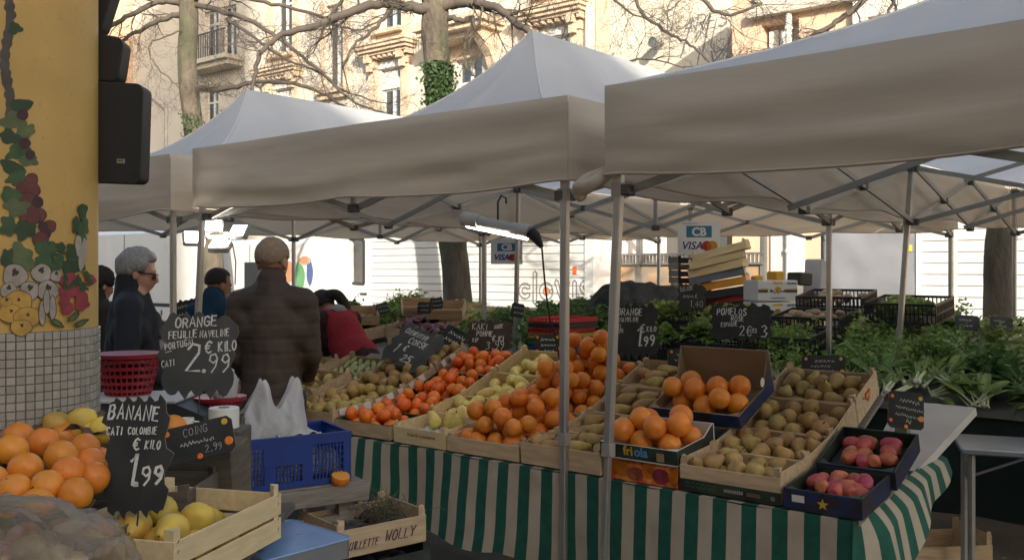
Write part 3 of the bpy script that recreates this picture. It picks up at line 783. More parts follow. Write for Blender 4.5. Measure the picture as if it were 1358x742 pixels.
# truck at the right: open steel rear door and ribbed side
WR = 9.3
(sa, zb), (sb, _), (sc_, _), (sd, _) = fac(1092, 412, WR), fac(1216, 412, WR), fac(1222, 412, WR), fac(1420, 412, WR)
rt = thing('box_truck', 'white ribbed box truck with dented steel rear door standing open beside the greens', 'truck', FRAME(0, WR, 0))
M_dented = mat('dented_steel', (0.46,0.47,0.50), 0.42, metal=0.55, var=0.12, vscale=2, bump=0.25, bscale=1.8, bdist=0.06)
dr = MB(); dr.grid(lambda u, v: (sa+(sb-sa)*u, .0+.012*noise.noise(Vector((u*4, v*6, 2))), .95+1.7*v), 24, 30); dr.box(sa, sb, .03, .05, .95, 2.65)
dro = dr.build('rear_door', M_dented, rt, smooth=True, angle=30)
MB().box(sa-.02, sa+.015, -.04, .06, .95, 2.65).build('door_edge', M_blackpl, dro)
MB().tube([(sa+.03,-.03,1.5),(sa+.03,-.1,1.53),(sa+.03,-.1,1.95),(sa+.03,-.03,1.98)], .012, 6).build('door_bar', M_blackpl, dro, smooth=True)
MB().box(sb-.12, sb-.06, -.012, -.002, 1.82, 1.9).build('sticker', mat('yellow_sticker', (0.8,0.6,0.05)), dro)
MB().box(sc_, sd+1.0, .03, 2.1, .95, 2.95).build('box_body', M_vanrib, rt)
for k in range(14):
    z = .97 + k*.14
    MB().rbox(sc_+.002, sd+1.0, .002, .032, z, z+.13, .006).build('side_slat', M_vanrib, rt)
MB().box(sc_-.06, sc_, -.02, 2.12, .9, 3.0).build('corner_post', M_vanwhite, rt)
st = MB().box(sc_+.38, sc_+.42, -.006, .004, .96, 2.9)
for k in range(26): st.box(sc_+.375, sc_+.425, -.010, -.006, .98+k*.074, .995+k*.074)
st.build('rivet_strip', M_offwhite, rt)
MB().box(sa, sd+1.0, .1, 2.0, .55, .9).build('chassis', M_blackpl, rt)
wheel(rt, sd-.4, .15); wheel(rt, sd-.4, 1.95); wheel(rt, sc_+.2, .15); wheel(rt, sc_+.2, 1.95)

# vans parked at the left
def van(name, label, s0, s1, w, h, paint, winrect=None, rear_win=True, graffiti=False):
    v = thing(name, label, 'van', FRAME(0, w, 0), None)
    L = s1 - s0
    b = MB(); b.rbox(s0, s1, 0, 1.95, .35, h, .09); b.build('body', paint, v, smooth=True, angle=30)
    nose = MB(); nose.prism([(s0+.0,.4),(s0+.0,1.9),(s0-.75,1.25),(s0-1.1,1.1),(s0-1.2,.4)], 0, 1.9, M=basis(Vector((1,0,0)), Vector((0,0,1)), Vector((0,-1,0)), Vector((0,1.92,0)))); nose.build('bonnet', paint, v)
    MB().box(s0+.1,s1-.1,-.015,.0,.75,.82).build('side_moulding', M_blackpl, v)
    MB().box(s0+L*.36,s0+L*.365,-.004,.001,.5,h-.1).build('door_seam', M_blackpl, v)
    MB().box(s0+L*.66,s0+L*.665,-.004,.001,.5,h-.1).build('door_seam', M_blackpl, v)
    for x in (s0+.1, s1-.7): wheel(v, x, .1, .33)
    for x in (s0+.1, s1-.7): wheel(v, x, 1.85, .33)
    if winrect:
        a, b_, c, d = winrect
        MB().rbox(a-.035,b_+.035,-.012,.003,c-.035,d+.035,.004).build('window_seal', M_blackpl, v)
        MB().rbox(a,b_,-.02,-.004,c,d,.003).build('side_window', M_darkglass, v)
    return v
(sa, _), (sb, _) = fac(60, 380, 8.3), fac(228, 380, 8.3)
van('white_van', 'plain white high-roofed van parked behind the man in sunglasses', sa, sb, 8.3, 2.5, M_vanwhite)
(sa, _), (sb, _), (a, z1), (b_, z0) = fac(302, 380, 7.6), fac(420, 380, 7.6), fac(326, 350, 7.6), fac(352, 394, 7.6)
vv = van('white_van', 'white van with dark side window and bubble graffiti beside the box truck cab', sa-.4, sb, 7.6, 2.15, M_vanwhite, (a, b_, z0, z1))
# bubble graffiti on its rear quarter
gcol = [mat('spray_green', (0.16,0.36,0.16), 0.7), mat('spray_orange', (0.62,0.30,0.16), 0.7), mat('spray_blue', (0.10,0.14,0.30), 0.7), mat('spray_white', (0.75,0.75,0.72), 0.7)]
def blob(cx, cz, rx, rz, k, y, col_, nm):
    P = [(cx + rx*cos(2*pi*i/24)*(1+.12*sin(3*2*pi*i/24+k)), cz + rz*sin(2*pi*i/24)*(1+.1*cos(2*2*pi*i/24+k))) for i in range(24)]
    MB().add([(p[0], y, p[1]) for p in P], [tuple(range(24))]).build(nm, col_, vv)
for i, (px, py, rx, rz, c) in enumerate([(383,360,.13,.22,1),(398,368,.13,.3,0),(411,360,.09,.24,2),(390,395,.14,.1,0),(404,345,.16,.07,1)]):
    sx, zx = fac(px, py, 7.6); blob(sx, zx, rx*1.12, rz*1.08, i, -.004-.0015*i, gcol[3], 'graffiti_outline'); blob(sx, zx, rx, rz, i, -.0048-.0015*i, gcol[c], 'graffiti_fill')
# ------------------------------------------------------------------ pop-up canopies
def fabric(name, col, tr, st, bs, bp):
    m = mat(name, col, 0.7, var=0.05, vscale=1.2, bump=bp, bscale=bs, bdist=0.03, trans=tr, col2=tuple(c*0.86 for c in col), c2scale=1.4, c2lo=0.5, c2hi=0.8, stretch=st)
    return m
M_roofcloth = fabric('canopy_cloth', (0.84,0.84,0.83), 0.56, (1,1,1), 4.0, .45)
M_valcloth = fabric('valance_cloth_shade_tone', (0.68,0.585,0.455), 0.30, (.5,.5,2.6), 1.9, .42)  # same fabric as the roof; warm brown shade painted into its colour
EAVE, DROP, PEAK = 2.305, 0.345, 3.09
def make_tent(label, origin, rot, L, D, seed, lean={}, mids=(3.0,), lin=.14):
    rnd = random.Random(seed); sd = seed*13.7
    M = basis(ES, EW, EZ, origin) @ RZ(rot)
    t = thing('canopy_tent', label, 'canopy', M, 'white pop-up canopies over the stalls')
    hip = 1.5
    def hz(x, y):
        rx = min(x, L-x)/(L/2); ry = min(y, D-y)/hip; r = max(0, min(rx, ry, 1))
        g = lin*r + (1-lin)*r**3.0
        along = (y if rx < ry else x); e = abs(rx-ry)
        crease = .020*noise.noise(Vector((along*5.5+sd, r*1.3, 2))) + .012*noise.noise(Vector((along*13+sd, r*2.0, 5)))
        crease += .024*noise.noise(Vector((x*1.5+sd, y*1.5, 0)))
        slack = -.028*sin(pi*min(1, r))*min(1, e*2)
        return EAVE + (PEAK-EAVE)*g + slack + crease*min(1, r*3)*min(1, e*4+.15)*min(1, (1-r)*5+.1)
    rf = MB(); nr = 34
    def pan_y(y0, sg, n=56):
        def fn(u, v):
            r = v; x0, x1 = L/2*r, L-L/2*r; x = x0+(x1-x0)*u; y = hip*r if sg > 0 else D-hip*r; return (x, y, hz(x, y))
        rf.grid(fn, n, nr)
    def pan_x(left, n=110):
        def fn(u, v):
            r = v; y0, y1 = hip*r, D-hip*r; y = y0+(y1-y0)*u; x = L/2*r if left else L-L/2*r; return (x, y, hz(x, y))
        rf.grid(fn, n, nr)
    pan_y(0, 1); pan_y(0, -1); pan_x(True); pan_x(False)
    ro = rf.build('canopy_roof', M_roofcloth, t, smooth=True, angle=60)
    # piped seams along the hips and the ridge
    for (cx, cy, px, py) in ((0,0,L/2,hip),(L,0,L/2,hip),(0,D,L/2,D-hip),(L,D,L/2,D-hip)):
        MB().tube([(cx+(px-cx)*k/20, cy+(py-cy)*k/20, hz(cx+(px-cx)*k/20, cy+(py-cy)*k/20)+.003) for k in range(21)], .006, 5).build('seam', M_roofcloth, ro, smooth=True)
    # valances
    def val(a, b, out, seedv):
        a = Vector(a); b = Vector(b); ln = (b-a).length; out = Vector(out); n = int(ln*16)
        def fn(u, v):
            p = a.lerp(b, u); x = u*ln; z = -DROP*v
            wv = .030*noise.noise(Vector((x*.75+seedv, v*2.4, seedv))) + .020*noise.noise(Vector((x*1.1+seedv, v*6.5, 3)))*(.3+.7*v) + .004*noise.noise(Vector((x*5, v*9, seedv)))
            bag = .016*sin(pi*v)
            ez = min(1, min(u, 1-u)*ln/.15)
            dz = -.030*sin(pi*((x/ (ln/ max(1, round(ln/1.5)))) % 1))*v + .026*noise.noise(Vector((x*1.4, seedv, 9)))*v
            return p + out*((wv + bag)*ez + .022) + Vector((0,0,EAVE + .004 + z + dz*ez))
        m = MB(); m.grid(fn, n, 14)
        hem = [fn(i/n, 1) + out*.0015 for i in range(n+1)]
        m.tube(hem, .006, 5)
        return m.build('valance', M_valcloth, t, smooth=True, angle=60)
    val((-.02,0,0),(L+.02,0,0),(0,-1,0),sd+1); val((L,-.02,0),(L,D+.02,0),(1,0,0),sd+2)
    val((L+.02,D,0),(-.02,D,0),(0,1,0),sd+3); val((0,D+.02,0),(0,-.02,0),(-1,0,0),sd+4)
    # legs
    legs = [('fl',.03,.03),('fr',L-.03,.03),('bl',.03,D-.03),('br',L-.03,D-.03)]
    for q, my in enumerate(mids): legs += [('ml%d'%q,.03,my),('mr%d'%q,L-.03,my)]
    for key, x, y in legs:
        if key in lean and lean[key] is None: continue
        dx, dy = lean.get(key, (0,0)); top = Vector((x,y,EAVE-.02)); ft = Vector((x+dx,y+dy,0)); d = ft-top
        def pt(k): return top + d*k
        o_ = MB()
        e = basis(Vector((1,0,0)), Vector((0,1,0)), EZ, Vector((0,0,0)))
        def sq(p, q, h, c):
            P = [(-h+c,-h),(h-c,-h),(h,-h+c),(h,h-c),(h-c,h),(-h+c,h),(-h,h-c),(-h,-h+c)]
            vs = [p+Vector((a,b,0)) for a,b in P] + [q+Vector((a,b,0)) for a,b in P]
            o_.add(vs, [(i,(i+1)%8,8+(i+1)%8,8+i) for i in range(8)] + [tuple(range(7,-1,-1)), tuple(range(8,16))])
        sq(pt(.62), pt(0), .0165, .0045)
        lo = o_.build('leg', M_alu, t)
        o_ = MB(); sq(pt(1), pt(.605), .013, .0035); o_.build('leg_extension', M_alu, lo)
        for k_, sz in ((.61,.039),(.165,.044),(.008,.046)): MB().cbox(pt(k_), sz, sz, .05).build('leg_bracket', M_aludark, lo)
        MB().cbox((ft.x, ft.y, .006), .11, .11, .012).build('foot_plate', M_steel, lo)
    # scissor trusses
    zt, zl = EAVE-.05, EAVE-.40
    bars = []; jt = []
    def scissor(p, q, n):
        p = Vector(p); q = Vector(q); off = (q-p).normalized().cross(EZ)*.016
        for k in range(n):
            a = p.lerp(q, k/n); b = p.lerp(q, (k+1)/n)
            bars.append((a+off+EZ*zt, b+off+EZ*zl)); bars.append((a-off+EZ*zl, b-off+EZ*zt))
            jt.append(a+EZ*zl); jt.append(a+EZ*zt); jt.append(a.lerp(b,.5)+EZ*(zt+zl)/2)
        jt.append(q+EZ*zl); jt.append(q+EZ*zt)
    stops = [0.03] + list(mids) + [D-.03]
    scissor((.05,.03,0),(L-.05,.03,0),2); scissor((.05,D-.03,0),(L-.05,D-.03,0),2)
    for i in range(len(stops)-1):
        for x in (.03, L-.03): scissor((x,stops[i]+.03,0),(x,stops[i+1]-.03,0),2)
    for y in mids: scissor((.05,y,0),(L-.05,y,0),2)
    # ridge carrier: bars rising from the eaves to the ridge
    for y in (hip, D-hip):
        for x in (.03, L-.03):
            bars.append((Vector((x,y,zt)), Vector((L/2,y,PEAK-.45)))); bars.append((Vector((x,y,zl)), Vector((L/2,y,PEAK-.75))))
        jt.append(Vector((L/2,y,PEAK-.45))); jt.append(Vector((L/2,y,PEAK-.75)))
        bars.append((Vector((L/2,y,PEAK-.8)), Vector((L/2,y,PEAK-.03))))
    bars.append((Vector((L/2,.03,zt)), Vector((L/2,hip,PEAK-.45)))); bars.append((Vector((L/2,D-.03,zt)), Vector((L/2,D-hip,PEAK-.45))))
    bars.append((Vector((L/2,.03,zl)), Vector((L/2,hip,PEAK-.75))))
    bars.append((Vector((L/2,hip,PEAK-.45)), Vector((L/2,D-hip,PEAK-.45)))); bars.append((Vector((L/2,.03,zl)), Vector((L/2,.03,zt))))
    for my in mids: bars.append((Vector((L/2,my,zl)), Vector((L/2,my,zt))))
    for a, b in bars:
        MB().bar(a, b, .014, .030).build('truss_bar', M_aludark, t)
    jm = bpy.data.meshes.get('truss_joint_mesh') or MB().rbox(-.024,.024,-.024,.024,-.022,.022,.005).mesh('truss_joint_mesh', M_joint)
    for p in jt: inst('truss_joint', jm, t, T(*p))
    return t
TU = -ES
C2 = Vector((-1.861, 5.58, 0)); LT = 2.69
make_tent('white canopy over the striped-cloth fruit counter, between the two others', C2, 0.0, LT, 6.0, 2, lean={'fl':(-.09,-.05),'fr':(-.01,0),'ml0':(-.1,.05)})
C1 = Vector((-2.11, 5.84, 0)) - ES*LT
make_tent('white canopy behind the loudspeakers, over the people at the stall', C1, 0.0, LT, 6.0, 3)
C3 = Vector((0.389, 3.66, 0))
make_tent('white canopy over the prickly pears and leafy greens, its front covering the metal table', C3, -0.035, 3.0, 6.0, 5, lean={'fl':(-.10,-.02),'ml0':(-.16,0)}, mids=(3.35,), lin=.62)
# ------------------------------------------------------------------ fruit counter: table, striped cloth
M_ply = mat('poplar_ply', (0.56,0.41,0.25), 0.75, var=0.16, vscale=9, bump=0.25, bscale=30, stretch=(1,6,6), rand=0.14, col2=(0.44,0.31,0.18), c2scale=5, c2lo=0.5, c2hi=0.72)
M_plyy = mat('pale_crate_board', (0.70,0.54,0.30), 0.75, var=0.14, vscale=9, bump=0.2, bscale=30, stretch=(1,6,6), rand=0.08)
M_wood = mat('grey_timber', (0.22,0.19,0.155), 0.85, var=0.3, vscale=10, bump=0.5, bscale=40, stretch=(1,8,8))
M_clothg = mat('green_stripe_cloth', (0.008,0.085,0.055), 0.85, var=0.25, vscale=20, bump=0.35, bscale=500, bdist=0.001)
M_clothw = mat('beige_stripe_cloth', (0.42,0.36,0.27), 0.9, var=0.14, vscale=7, bump=0.35, bscale=500, bdist=0.001, col2=(0.33,0.26,0.18), c2scale=5, c2lo=0.55, c2hi=0.8)
M_fruit_orange = mat('orange_peel', (0.74,0.235,0.022), 0.42, var=0.08, vscale=30, bump=0.28, bscale=190, rand=0.10, hue=0.007, bdist=0.0015, sss=0.0)
M_fruit_clem = mat('clementine_peel', (0.80,0.185,0.015), 0.36, var=0.08, vscale=40, bump=0.22, bscale=240, rand=0.14, hue=0.012, bdist=0.0012)
M_stem = mat('fruit_stem', (0.09,0.055,0.025), 0.8)
M_pear_y = mat('yellow_pear_skin', (0.76,0.59,0.17), 0.45, var=0.12, vscale=30, rand=0.12, hue=0.018, col2=(0.62,0.52,0.13), c2scale=14)
M_pear_b = mat('russet_pear_skin', (0.42,0.255,0.090), 0.6, var=0.2, vscale=40, rand=0.2, hue=0.018, col2=(0.35,0.25,0.075), c2scale=22, bump=0.1, bscale=300, bdist=0.0008)
M_pear_g = mat('gold_russet_skin', (0.47,0.32,0.085), 0.55, var=0.2, vscale=40, rand=0.22, hue=0.02, col2=(0.33,0.27,0.07), c2scale=20)
M_prickly = mat('prickly_pear_skin', (0.46,0.075,0.065), 0.5, var=0.3, vscale=25, rand=0.22, hue=0.03, col2=(0.45,0.19,0.05), c2scale=18, c2lo=0.52, c2hi=0.68)
M_quince = mat('quince_skin', (0.66,0.42,0.06), 0.5, var=0.12, vscale=20, rand=0.14, hue=0.012, col2=(0.55,0.36,0.07), c2scale=18)
M_tray = mat('pulp_tray', (0.52,0.50,0.47), 0.9, var=0.1)
M_cardb = mat('brown_cardboard', (0.30,0.20,0.115), 0.85, var=0.12, vscale=5, bump=0.1, bscale=60)
M_cardw = mat('white_cardboard', (0.58,0.54,0.48), 0.8, var=0.08)
M_cardk = mat('black_printed_card', (0.016,0.018,0.018), 0.5, var=0.3, vscale=12, col2=(0.03,0.05,0.03), c2scale=9)
M_cardblue = mat('navy_printed_card', (0.018,0.033,0.10), 0.45, var=0.35, vscale=10, col2=(0.03,0.02,0.025), c2scale=12)
M_cardred = mat('red_orange_printed_card', (0.50,0.06,0.02), 0.5, var=0.5, vscale=8, col2=(0.62,0.24,0.04), c2scale=14, c2lo=0.45, c2hi=0.55)
M_lettery = mat('yellow_print', (0.62,0.38,0.03), 0.5); M_letterb = mat('sky_blue_print', (0.10,0.30,0.55), 0.5); M_letterw = mat('white_print', (0.70,0.68,0.62), 0.6)
M_chalk0 = mat('pale_print', (0.30,0.28,0.25), .7)
M_cardtag = mat('white_price_card', (0.62,0.60,0.55), 0.7, var=0.08)

ROWW = [0.0, .27, .54, .80, 1.07]
ROWZ = [.752, .772, .832, .937, 1.042]
ct = thing('market_counter', 'long trestle table of the fruit stall, stepped towards the back under the striped cloth', 'table', FRAME(0,0,0))
for r in range(4):
    a, b = (ROWW[r], ROWZ[r]), (ROWW[r+1], ROWZ[r+1])
    XR = 2.54 if r < 2 else 2.285
    mb = MB(); mb.add([(-1.05,a[0]+.003,a[1]-.022),(XR,a[0]+.003,a[1]-.022),(XR,b[0],b[1]-.022),(-1.05,b[0],b[1]-.022),(-1.05,a[0]+.003,a[1]-.004),(XR,a[0]+.003,a[1]-.004),(XR,b[0],b[1]-.004),(-1.05,b[0],b[1]-.004)],
        [(0,3,2,1),(4,5,6,7),(0,1,5,4),(1,2,6,5),(2,3,7,6),(3,0,4,7)]); mb.build('display_board', M_wood, ct)
for x in (-.9, .2, 1.3, 2.4):
    for w_, z_ in ((.12,.73),(.95,.97)):
        MB().box(x-.025,x+.025,w_-.025,w_+.025,0,z_-.01).build('leg', M_wood, ct)
# striped cloth: front fall, right-hand flap
cl = thing('striped_tablecloth', 'green and beige striped cloth hanging down the front of the fruit counter', 'tablecloth', FRAME(0,0,0))
PER = .0575; N0, N1 = -8, 44
def cloth_front(s, v):
    hang = .43 - .05*sin(s*1.1+.4) + .015*sin(s*9) + .2*min(1, max(0, s-1.0))
    if s < .45: hang -= .13*((.45-s)/.5)
    amp = .016 + .048*v
    y = -.012 - amp*(.5+.5*sin(s*7.3+1.2*sin(s*2.1)+v*.6)) - .02*v*noise.noise(Vector((s*3,v*1.5,1)))
    if s < .35: y -= .05*v*max(0, sin((s+.2)*9+v*1.4))
    ds = .02*v*noise.noise(Vector((s*2.2, v*2, 4)))
    return Vector((s+ds, y, .747 - hang*v + .004*sin(s*14)))
mb = MB()
for k in range(N0, N1):
    s0_, s1_ = k*PER*1.0, (k+1)*PER*1.0
    b0 = len(mb.v)
    mb.grid(lambda u, v: cloth_front(s0_+(s1_-s0_)*u, v), 3, 16, 0 if k % 2 else 1)
    # the strip of cloth lying on the table top behind the fold
    mb.grid(lambda u, v: (lambda p: Vector((p.x, p.y*(1-v)+.05*v, .7485)))(cloth_front(s0_+(s1_-s0_)*u, 0)), 3, 2, 0 if k % 2 else 1)
mb.build('front_fall', [M_clothg, M_clothw], cl, smooth=True, angle=80)
def cloth_right(w, v):
    hang = .27*(1-w/1.0) + .045 + .30*max(0, .12-w)/.12 + .02*sin(w*9)
    top = .748 + (.02 if w > .27 else .02*w/.27) + max(0, w-.3)*.1
    fold = (.5+.5*sin(w*15+.6))*.045*v
    return Vector((2.528 + (.035*min(1, v*3) + .07*v**.9*(1.1-w) + fold*.6)*min(1, .08+w/.16), w, top - hang*(v**1.35)))
mb = MB()
for k in range(0, 17):
    w0_, w1_ = k*PER, (k+1)*PER
    mb.grid(lambda u, v: cloth_right(w0_+(w1_-w0_)*u-.02, v), 3, 14, 1 if k % 2 else 0)
M_clothg2 = M_clothg
mb.build('side_flap', [M_clothg, M_clothw], cl, smooth=True, angle=80)

# ------------------------------------------------------------------ crates
_cm = {}
def cached(key, fn):
    if key not in _cm: _cm[key] = fn()
    return _cm[key]
def row_frame(s, w0, z0, w1, z1):
    ey = (EW*(w1-w0) + EZ*(z1-z0)).normalized(); ez = ES.cross(ey)
    return basis(ES, ey, ez, SF(s, w0, z0))
def wood_crate(name, label, M, W, D, H, group=None, wood=None, high=0.0, cat='crate', slats=1):
    """thin poplar crate: floor, four side boards, triangular corner posts"""
    wood = wood or M_ply
    t = thing(name, label, cat, M, group); th = .005
    k = (round(W,3), round(D,3), round(H,3), wood.name, round(high,3), slats)
    inst('crate_floor', cached(('fl',)+k, lambda: MB().box(th,W-th,th,D-th,.002,.008).mesh('crate_floor', wood)), t)
    hb = (H*.94)/slats
    for q in range(slats):
        z0 = .004 + q*hb; z1 = z0 + hb - (.008 if slats > 1 else 0)
        fm = cached(('fr',q)+k, lambda: MB().rbox(0,W,0,th,z0,z1,.0012).mesh('side_board', wood))
        inst('side_board', fm, t); inst('side_board', fm, t, T(0,D-th,0))
        em = cached(('en',q)+k, lambda: MB().rbox(0,th,th+.0005,D-th-.0005,z0,z1+(high if q == slats-1 else 0),.0012).mesh('end_board', wood))
        inst('end_board', em, t); inst('end_board', em, t, T(W-th,0,0))
    pm = cached(('po',)+k, lambda: MB().prism([(0,0),(.024,0),(0,.024)], .0085, H+.012+high).mesh('corner_post', wood))
    for (x, y, a) in ((th+.0006,th+.0006,0),(W-th-.0006,th+.0006,pi/2),(W-th-.0006,D-th-.0006,pi),(th+.0006,D-th-.0006,-pi/2)):
        inst('corner_post', pm, t, T(x,y,0)@RZ(a))
    return t
def carton(name, label, M, W, D, H, outer, inner, group=None, back=None, flap=None):
    """open cardboard tray with thick folded rims and hand notches"""
    t = thing(name, label, 'carton', M, group); th = .007; back = back or H
    MB().box(0,W,0,D,.001,.006).build('carton_floor', inner, t)
    for (x0,x1,y0,y1,h,nm) in ((0,W,0,th,H,'front_panel'),(0,W,D-th,D,back,'back_panel')):
        m = MB(); m.add([(x0,y0,.0065),(x1,y0,.0065),(x1,y1,.0065),(x0,y1,.0065),(x0,y0,h),(x1,y0,h),(x1,y1,h),(x0,y1,h)], [(0,1,5,4),(1,2,6,5),(3,0,4,7),(0,3,2,1)], 0 if nm == 'front_panel' else 1)
        m.add([(x0,y0,h),(x1,y0,h),(x1,y1,h),(x0,y1,h)], [(0,1,2,3)], 1)
        m.add([(x1,y1,.0065),(x0,y1,.0065),(x0,y1,h),(x1,y1,h)], [(0,1,2,3)], 1 if nm == 'front_panel' else 0)
        m.build(nm, [outer, inner], t)
    for x0, x1, oi in ((0,th,0),(W-th,W,1)):
        m = MB(); P = [(th+.0005,.0065),(D-th-.0005,.0065),(D-th-.0005,back),(D*.72,H),(th+.0005,H)]
        n = len(P); vs = [(x0,p[0],p[1]) for p in P] + [(x1,p[0],p[1]) for p in P]
        m.add(vs, [tuple(range(n))[::-1]], 0 if oi == 0 else 1); m.add(vs, [tuple(range(n,2*n))], 1 if oi == 0 else 0)
        m.add(vs, [(i,(i+1)%n,n+(i+1)%n,n+i) for i in range(n)], 1)
        m.build('side_panel', [outer, inner], t)
    for x in (.012, W-.05): MB().prism([(0,0),(.038,0),(.0,.03)] if x < .1 else [(0,0),(.038,0),(.038,.03)], H-.004, H+.0, M=T(x,th+.001,0)).build('corner_gusset', inner, t)
    return t
# ------------------------------------------------------------------ fruit meshes
def fruit_mesh(name, prof, mats, n=16, stem=None, wob=.03, seed=1):
    m = MB(); m.lathe(prof, n)
    for i, p in enumerate(m.v):
        k = 1 + wob*noise.noise(Vector((p.x*22+seed*3, p.y*22, p.z*22)))
        m.v[i] = Vector((p.x*k, p.y*k, p.z))
    if stem: m.tube(stem, .0022, 5, mi=1)
    return m.mesh(name, mats, smooth=True, angle=180)
def sphere_prof(r, q=1.0, dimple=.0, n=11, power=1.0):
    P = []
    for i in range(n+1):
        t = pi*i/n; rr = r*sin(t); z = -r*q*cos(t)
        if i == n: z -= dimple
        if i == 0: z += dimple*.8
        P.append((max(rr, 1e-6), z))
    return P
FR = {}
FR['orange'] = [fruit_mesh('orange_fruit', sphere_prof(.043,.97,.005), [M_fruit_orange, M_stem], 18, [(0,0,.034),(0,0,.0395)], .02, i) for i in range(3)]
FR['bigorange'] = [fruit_mesh('orange_fruit', sphere_prof(.048,.98,.005), [M_fruit_orange, M_stem], 20, [(0,0,.039),(0,0,.0445)], .025, i+4) for i in range(2)]
FR['clem'] = [fruit_mesh('clementine_fruit', sphere_prof(.036,.82,.004), [M_fruit_clem, M_stem], 16, [(0,0,.024),(0,0,.029)], .03, i) for i in range(2)]
def pear_prof(L, r):
    return [(1e-6,-L*.40),(r*.45,-L*.43),(r*.86,-L*.33),(r,-L*.16),(r*.97,0),(r*.80,L*.16),(r*.58,L*.30),(r*.44,L*.42),(r*.33,L*.50),(1e-6,L*.545)]
FR['ypear'] = [fruit_mesh('pear_fruit', pear_prof(.098,.0325), [M_pear_y, M_stem], 14, [(0,0,.05),(.003,0,.06),(.008,0,.066)], .05, i) for i in range(3)]
FR['bpear'] = [fruit_mesh('pear_fruit', pear_prof(.112+.006*i,.0315), [M_pear_b, M_stem], 14, [(0,0,.058),(.003,0,.068),(.01,0,.078)], .06, i) for i in range(3)]
FR['gpear'] = [fruit_mesh('pear_fruit', pear_prof(.082,.0345), [M_pear_g, M_stem], 14, [(0,0,.042),(.002,0,.05),(.006,0,.056)], .06, i) for i in range(3)]
FR['rpear'] = [fruit_mesh('pear_fruit', pear_prof(.086,.035), [M_pear_b, M_stem], 14, [(0,0,.044),(.002,0,.052),(.006,0,.06)], .06, i+3) for i in range(3)]
FR['russet'] = [fruit_mesh('apple_fruit', sphere_prof(.0375,.9,.007), [M_pear_b, M_stem], 16, [(0,0,.026),(.002,0,.034),(.005,0,.04)], .05, i) for i in range(3)]
FR['gruss'] = [fruit_mesh('apple_fruit', sphere_prof(.036,.9,.007), [M_pear_g, M_stem], 16, [(0,0,.025),(.002,0,.033),(.005,0,.039)], .05, i) for i in range(3)]
FR['prick'] = [fruit_mesh('prickly_pear_fruit', [(1e-6,-.040),(.014,-.039),(.024,-.024),(.0275,0),(.025,.02),(.018,.033),(.014,.0345),(1e-6,.031)], [M_prickly, M_stem], 14, None, .09, i) for i in range(3)]
FR['quince'] = [fruit_mesh('quince_fruit', pear_prof(.105,.045), [M_quince, M_stem], 16, [(0,0,.055),(.002,0,.06)], .12, i) for i in range(3)]
KIND = {'orange':('orange','orange'),'bigorange':('orange','orange'),'clem':('clementine','clementine'),'ypear':('pear','pear'),'bpear':('pear','pear'),'gpear':('pear','pear'),'rpear':('pear','pear'),'russet':('russet_apple','apple'),'gruss':('russet_apple','apple'),'prick':('prickly_pear','prickly pear'),'quince':('quince','quince')}
def put_fruit(kind, M, p, label, group, rnd, lie=None, sc=1.0):
    nm, cat = KIND[kind]
    o = bpy.data.objects.new(nm, rnd.choice(FR[kind])); COL.objects.link(o)
    if lie is None: q = Euler((rnd.uniform(0,6.3), rnd.uniform(0,6.3), rnd.uniform(0,6.3))).to_matrix().to_4x4()
    else: q = RZ(lie + rnd.gauss(0,.45)) @ RY(pi/2 + rnd.gauss(0,.22)) @ RZ(rnd.uniform(0,6.3))
    k = sc*rnd.uniform(.93,1.06)
    o.matrix_world = M @ T(*p) @ q @ SC(k,k,k)
    return tag(o, label, cat, group)
def pack(kind, M, W, D, z0, r, layers, label, group, seed, heap=0.0, thin=1.0, inset=.012, lie=None, keep=1.0, x0=0.0, y0=0.0, rl=None, jit=.10):
    """let fruit settle one by one onto the lowest free spot, up to a flat fill or a mound"""
    rnd = random.Random(seed); rl = rl or r; rm = (r*.6 + rl*.4) if lie is not None else r
    top = z0 + r + (layers-1)*r*1.78; P = []
    ax0, ax1, ay0, ay1 = x0+inset+rl*.92, x0+W-inset-rl*.92, y0+inset+r*.95, y0+D-inset-r*.95
    cap = int(keep*(thin if layers > 1 else 1.0)*((ax1-ax0+2*rm)*(ay1-ay0+2*rm)/(3.3*rm*rm))*(1+(layers-1)*(.85 if heap > .02 else .95)))
    if lie is not None:
        ax0, ax1, ay0, ay1 = x0+inset+rl*1.05, x0+W-inset-rl*1.05, y0+inset+rl*1.02, y0+D-inset-rl*.95
    fails = 0
    while len(P) < cap and fails < 40:
        best = None
        for q in range(60):
            x, y = rnd.uniform(ax0, ax1), rnd.uniform(ay0, ay1)
            z = z0 + r
            for (a, b, c) in P:
                d2 = (a-x)**2 + (b-y)**2
                if d2 < 4*rm*rm*.94: z = max(z, c + sqrt(max(0, 4*rm*rm*.94 - d2)))
            e = min(x-ax0, ax1-x, (y-ay0)*1.2, ay1-y)
            lim = top if heap <= .02 else min(top, z0 + r*1.15 + e*1.7*r/heap)
            if z <= lim and (best is None or z < best[2]): best = (x, y, z)
        if best is None: fails += 1; continue
        P.append(best)
    for (x, y, z) in P: put_fruit(kind, M, (x, y, z), label, group, rnd, lie)
    return len(P)
def RF(s, r, r2=None, dz=0.0):
    r2 = r + 1 if r2 is None else r2
    M = row_frame(s, ROWW[r], ROWZ[r], ROWW[r2], ROWZ[r2]); D = sqrt((ROWW[r2]-ROWW[r])**2 + (ROWZ[r2]-ROWZ[r])**2)
    return M @ T(0,0,dz), D - .004
PLACE = ['at the front edge', 'in the second row', 'in the third row', 'in the topmost row']
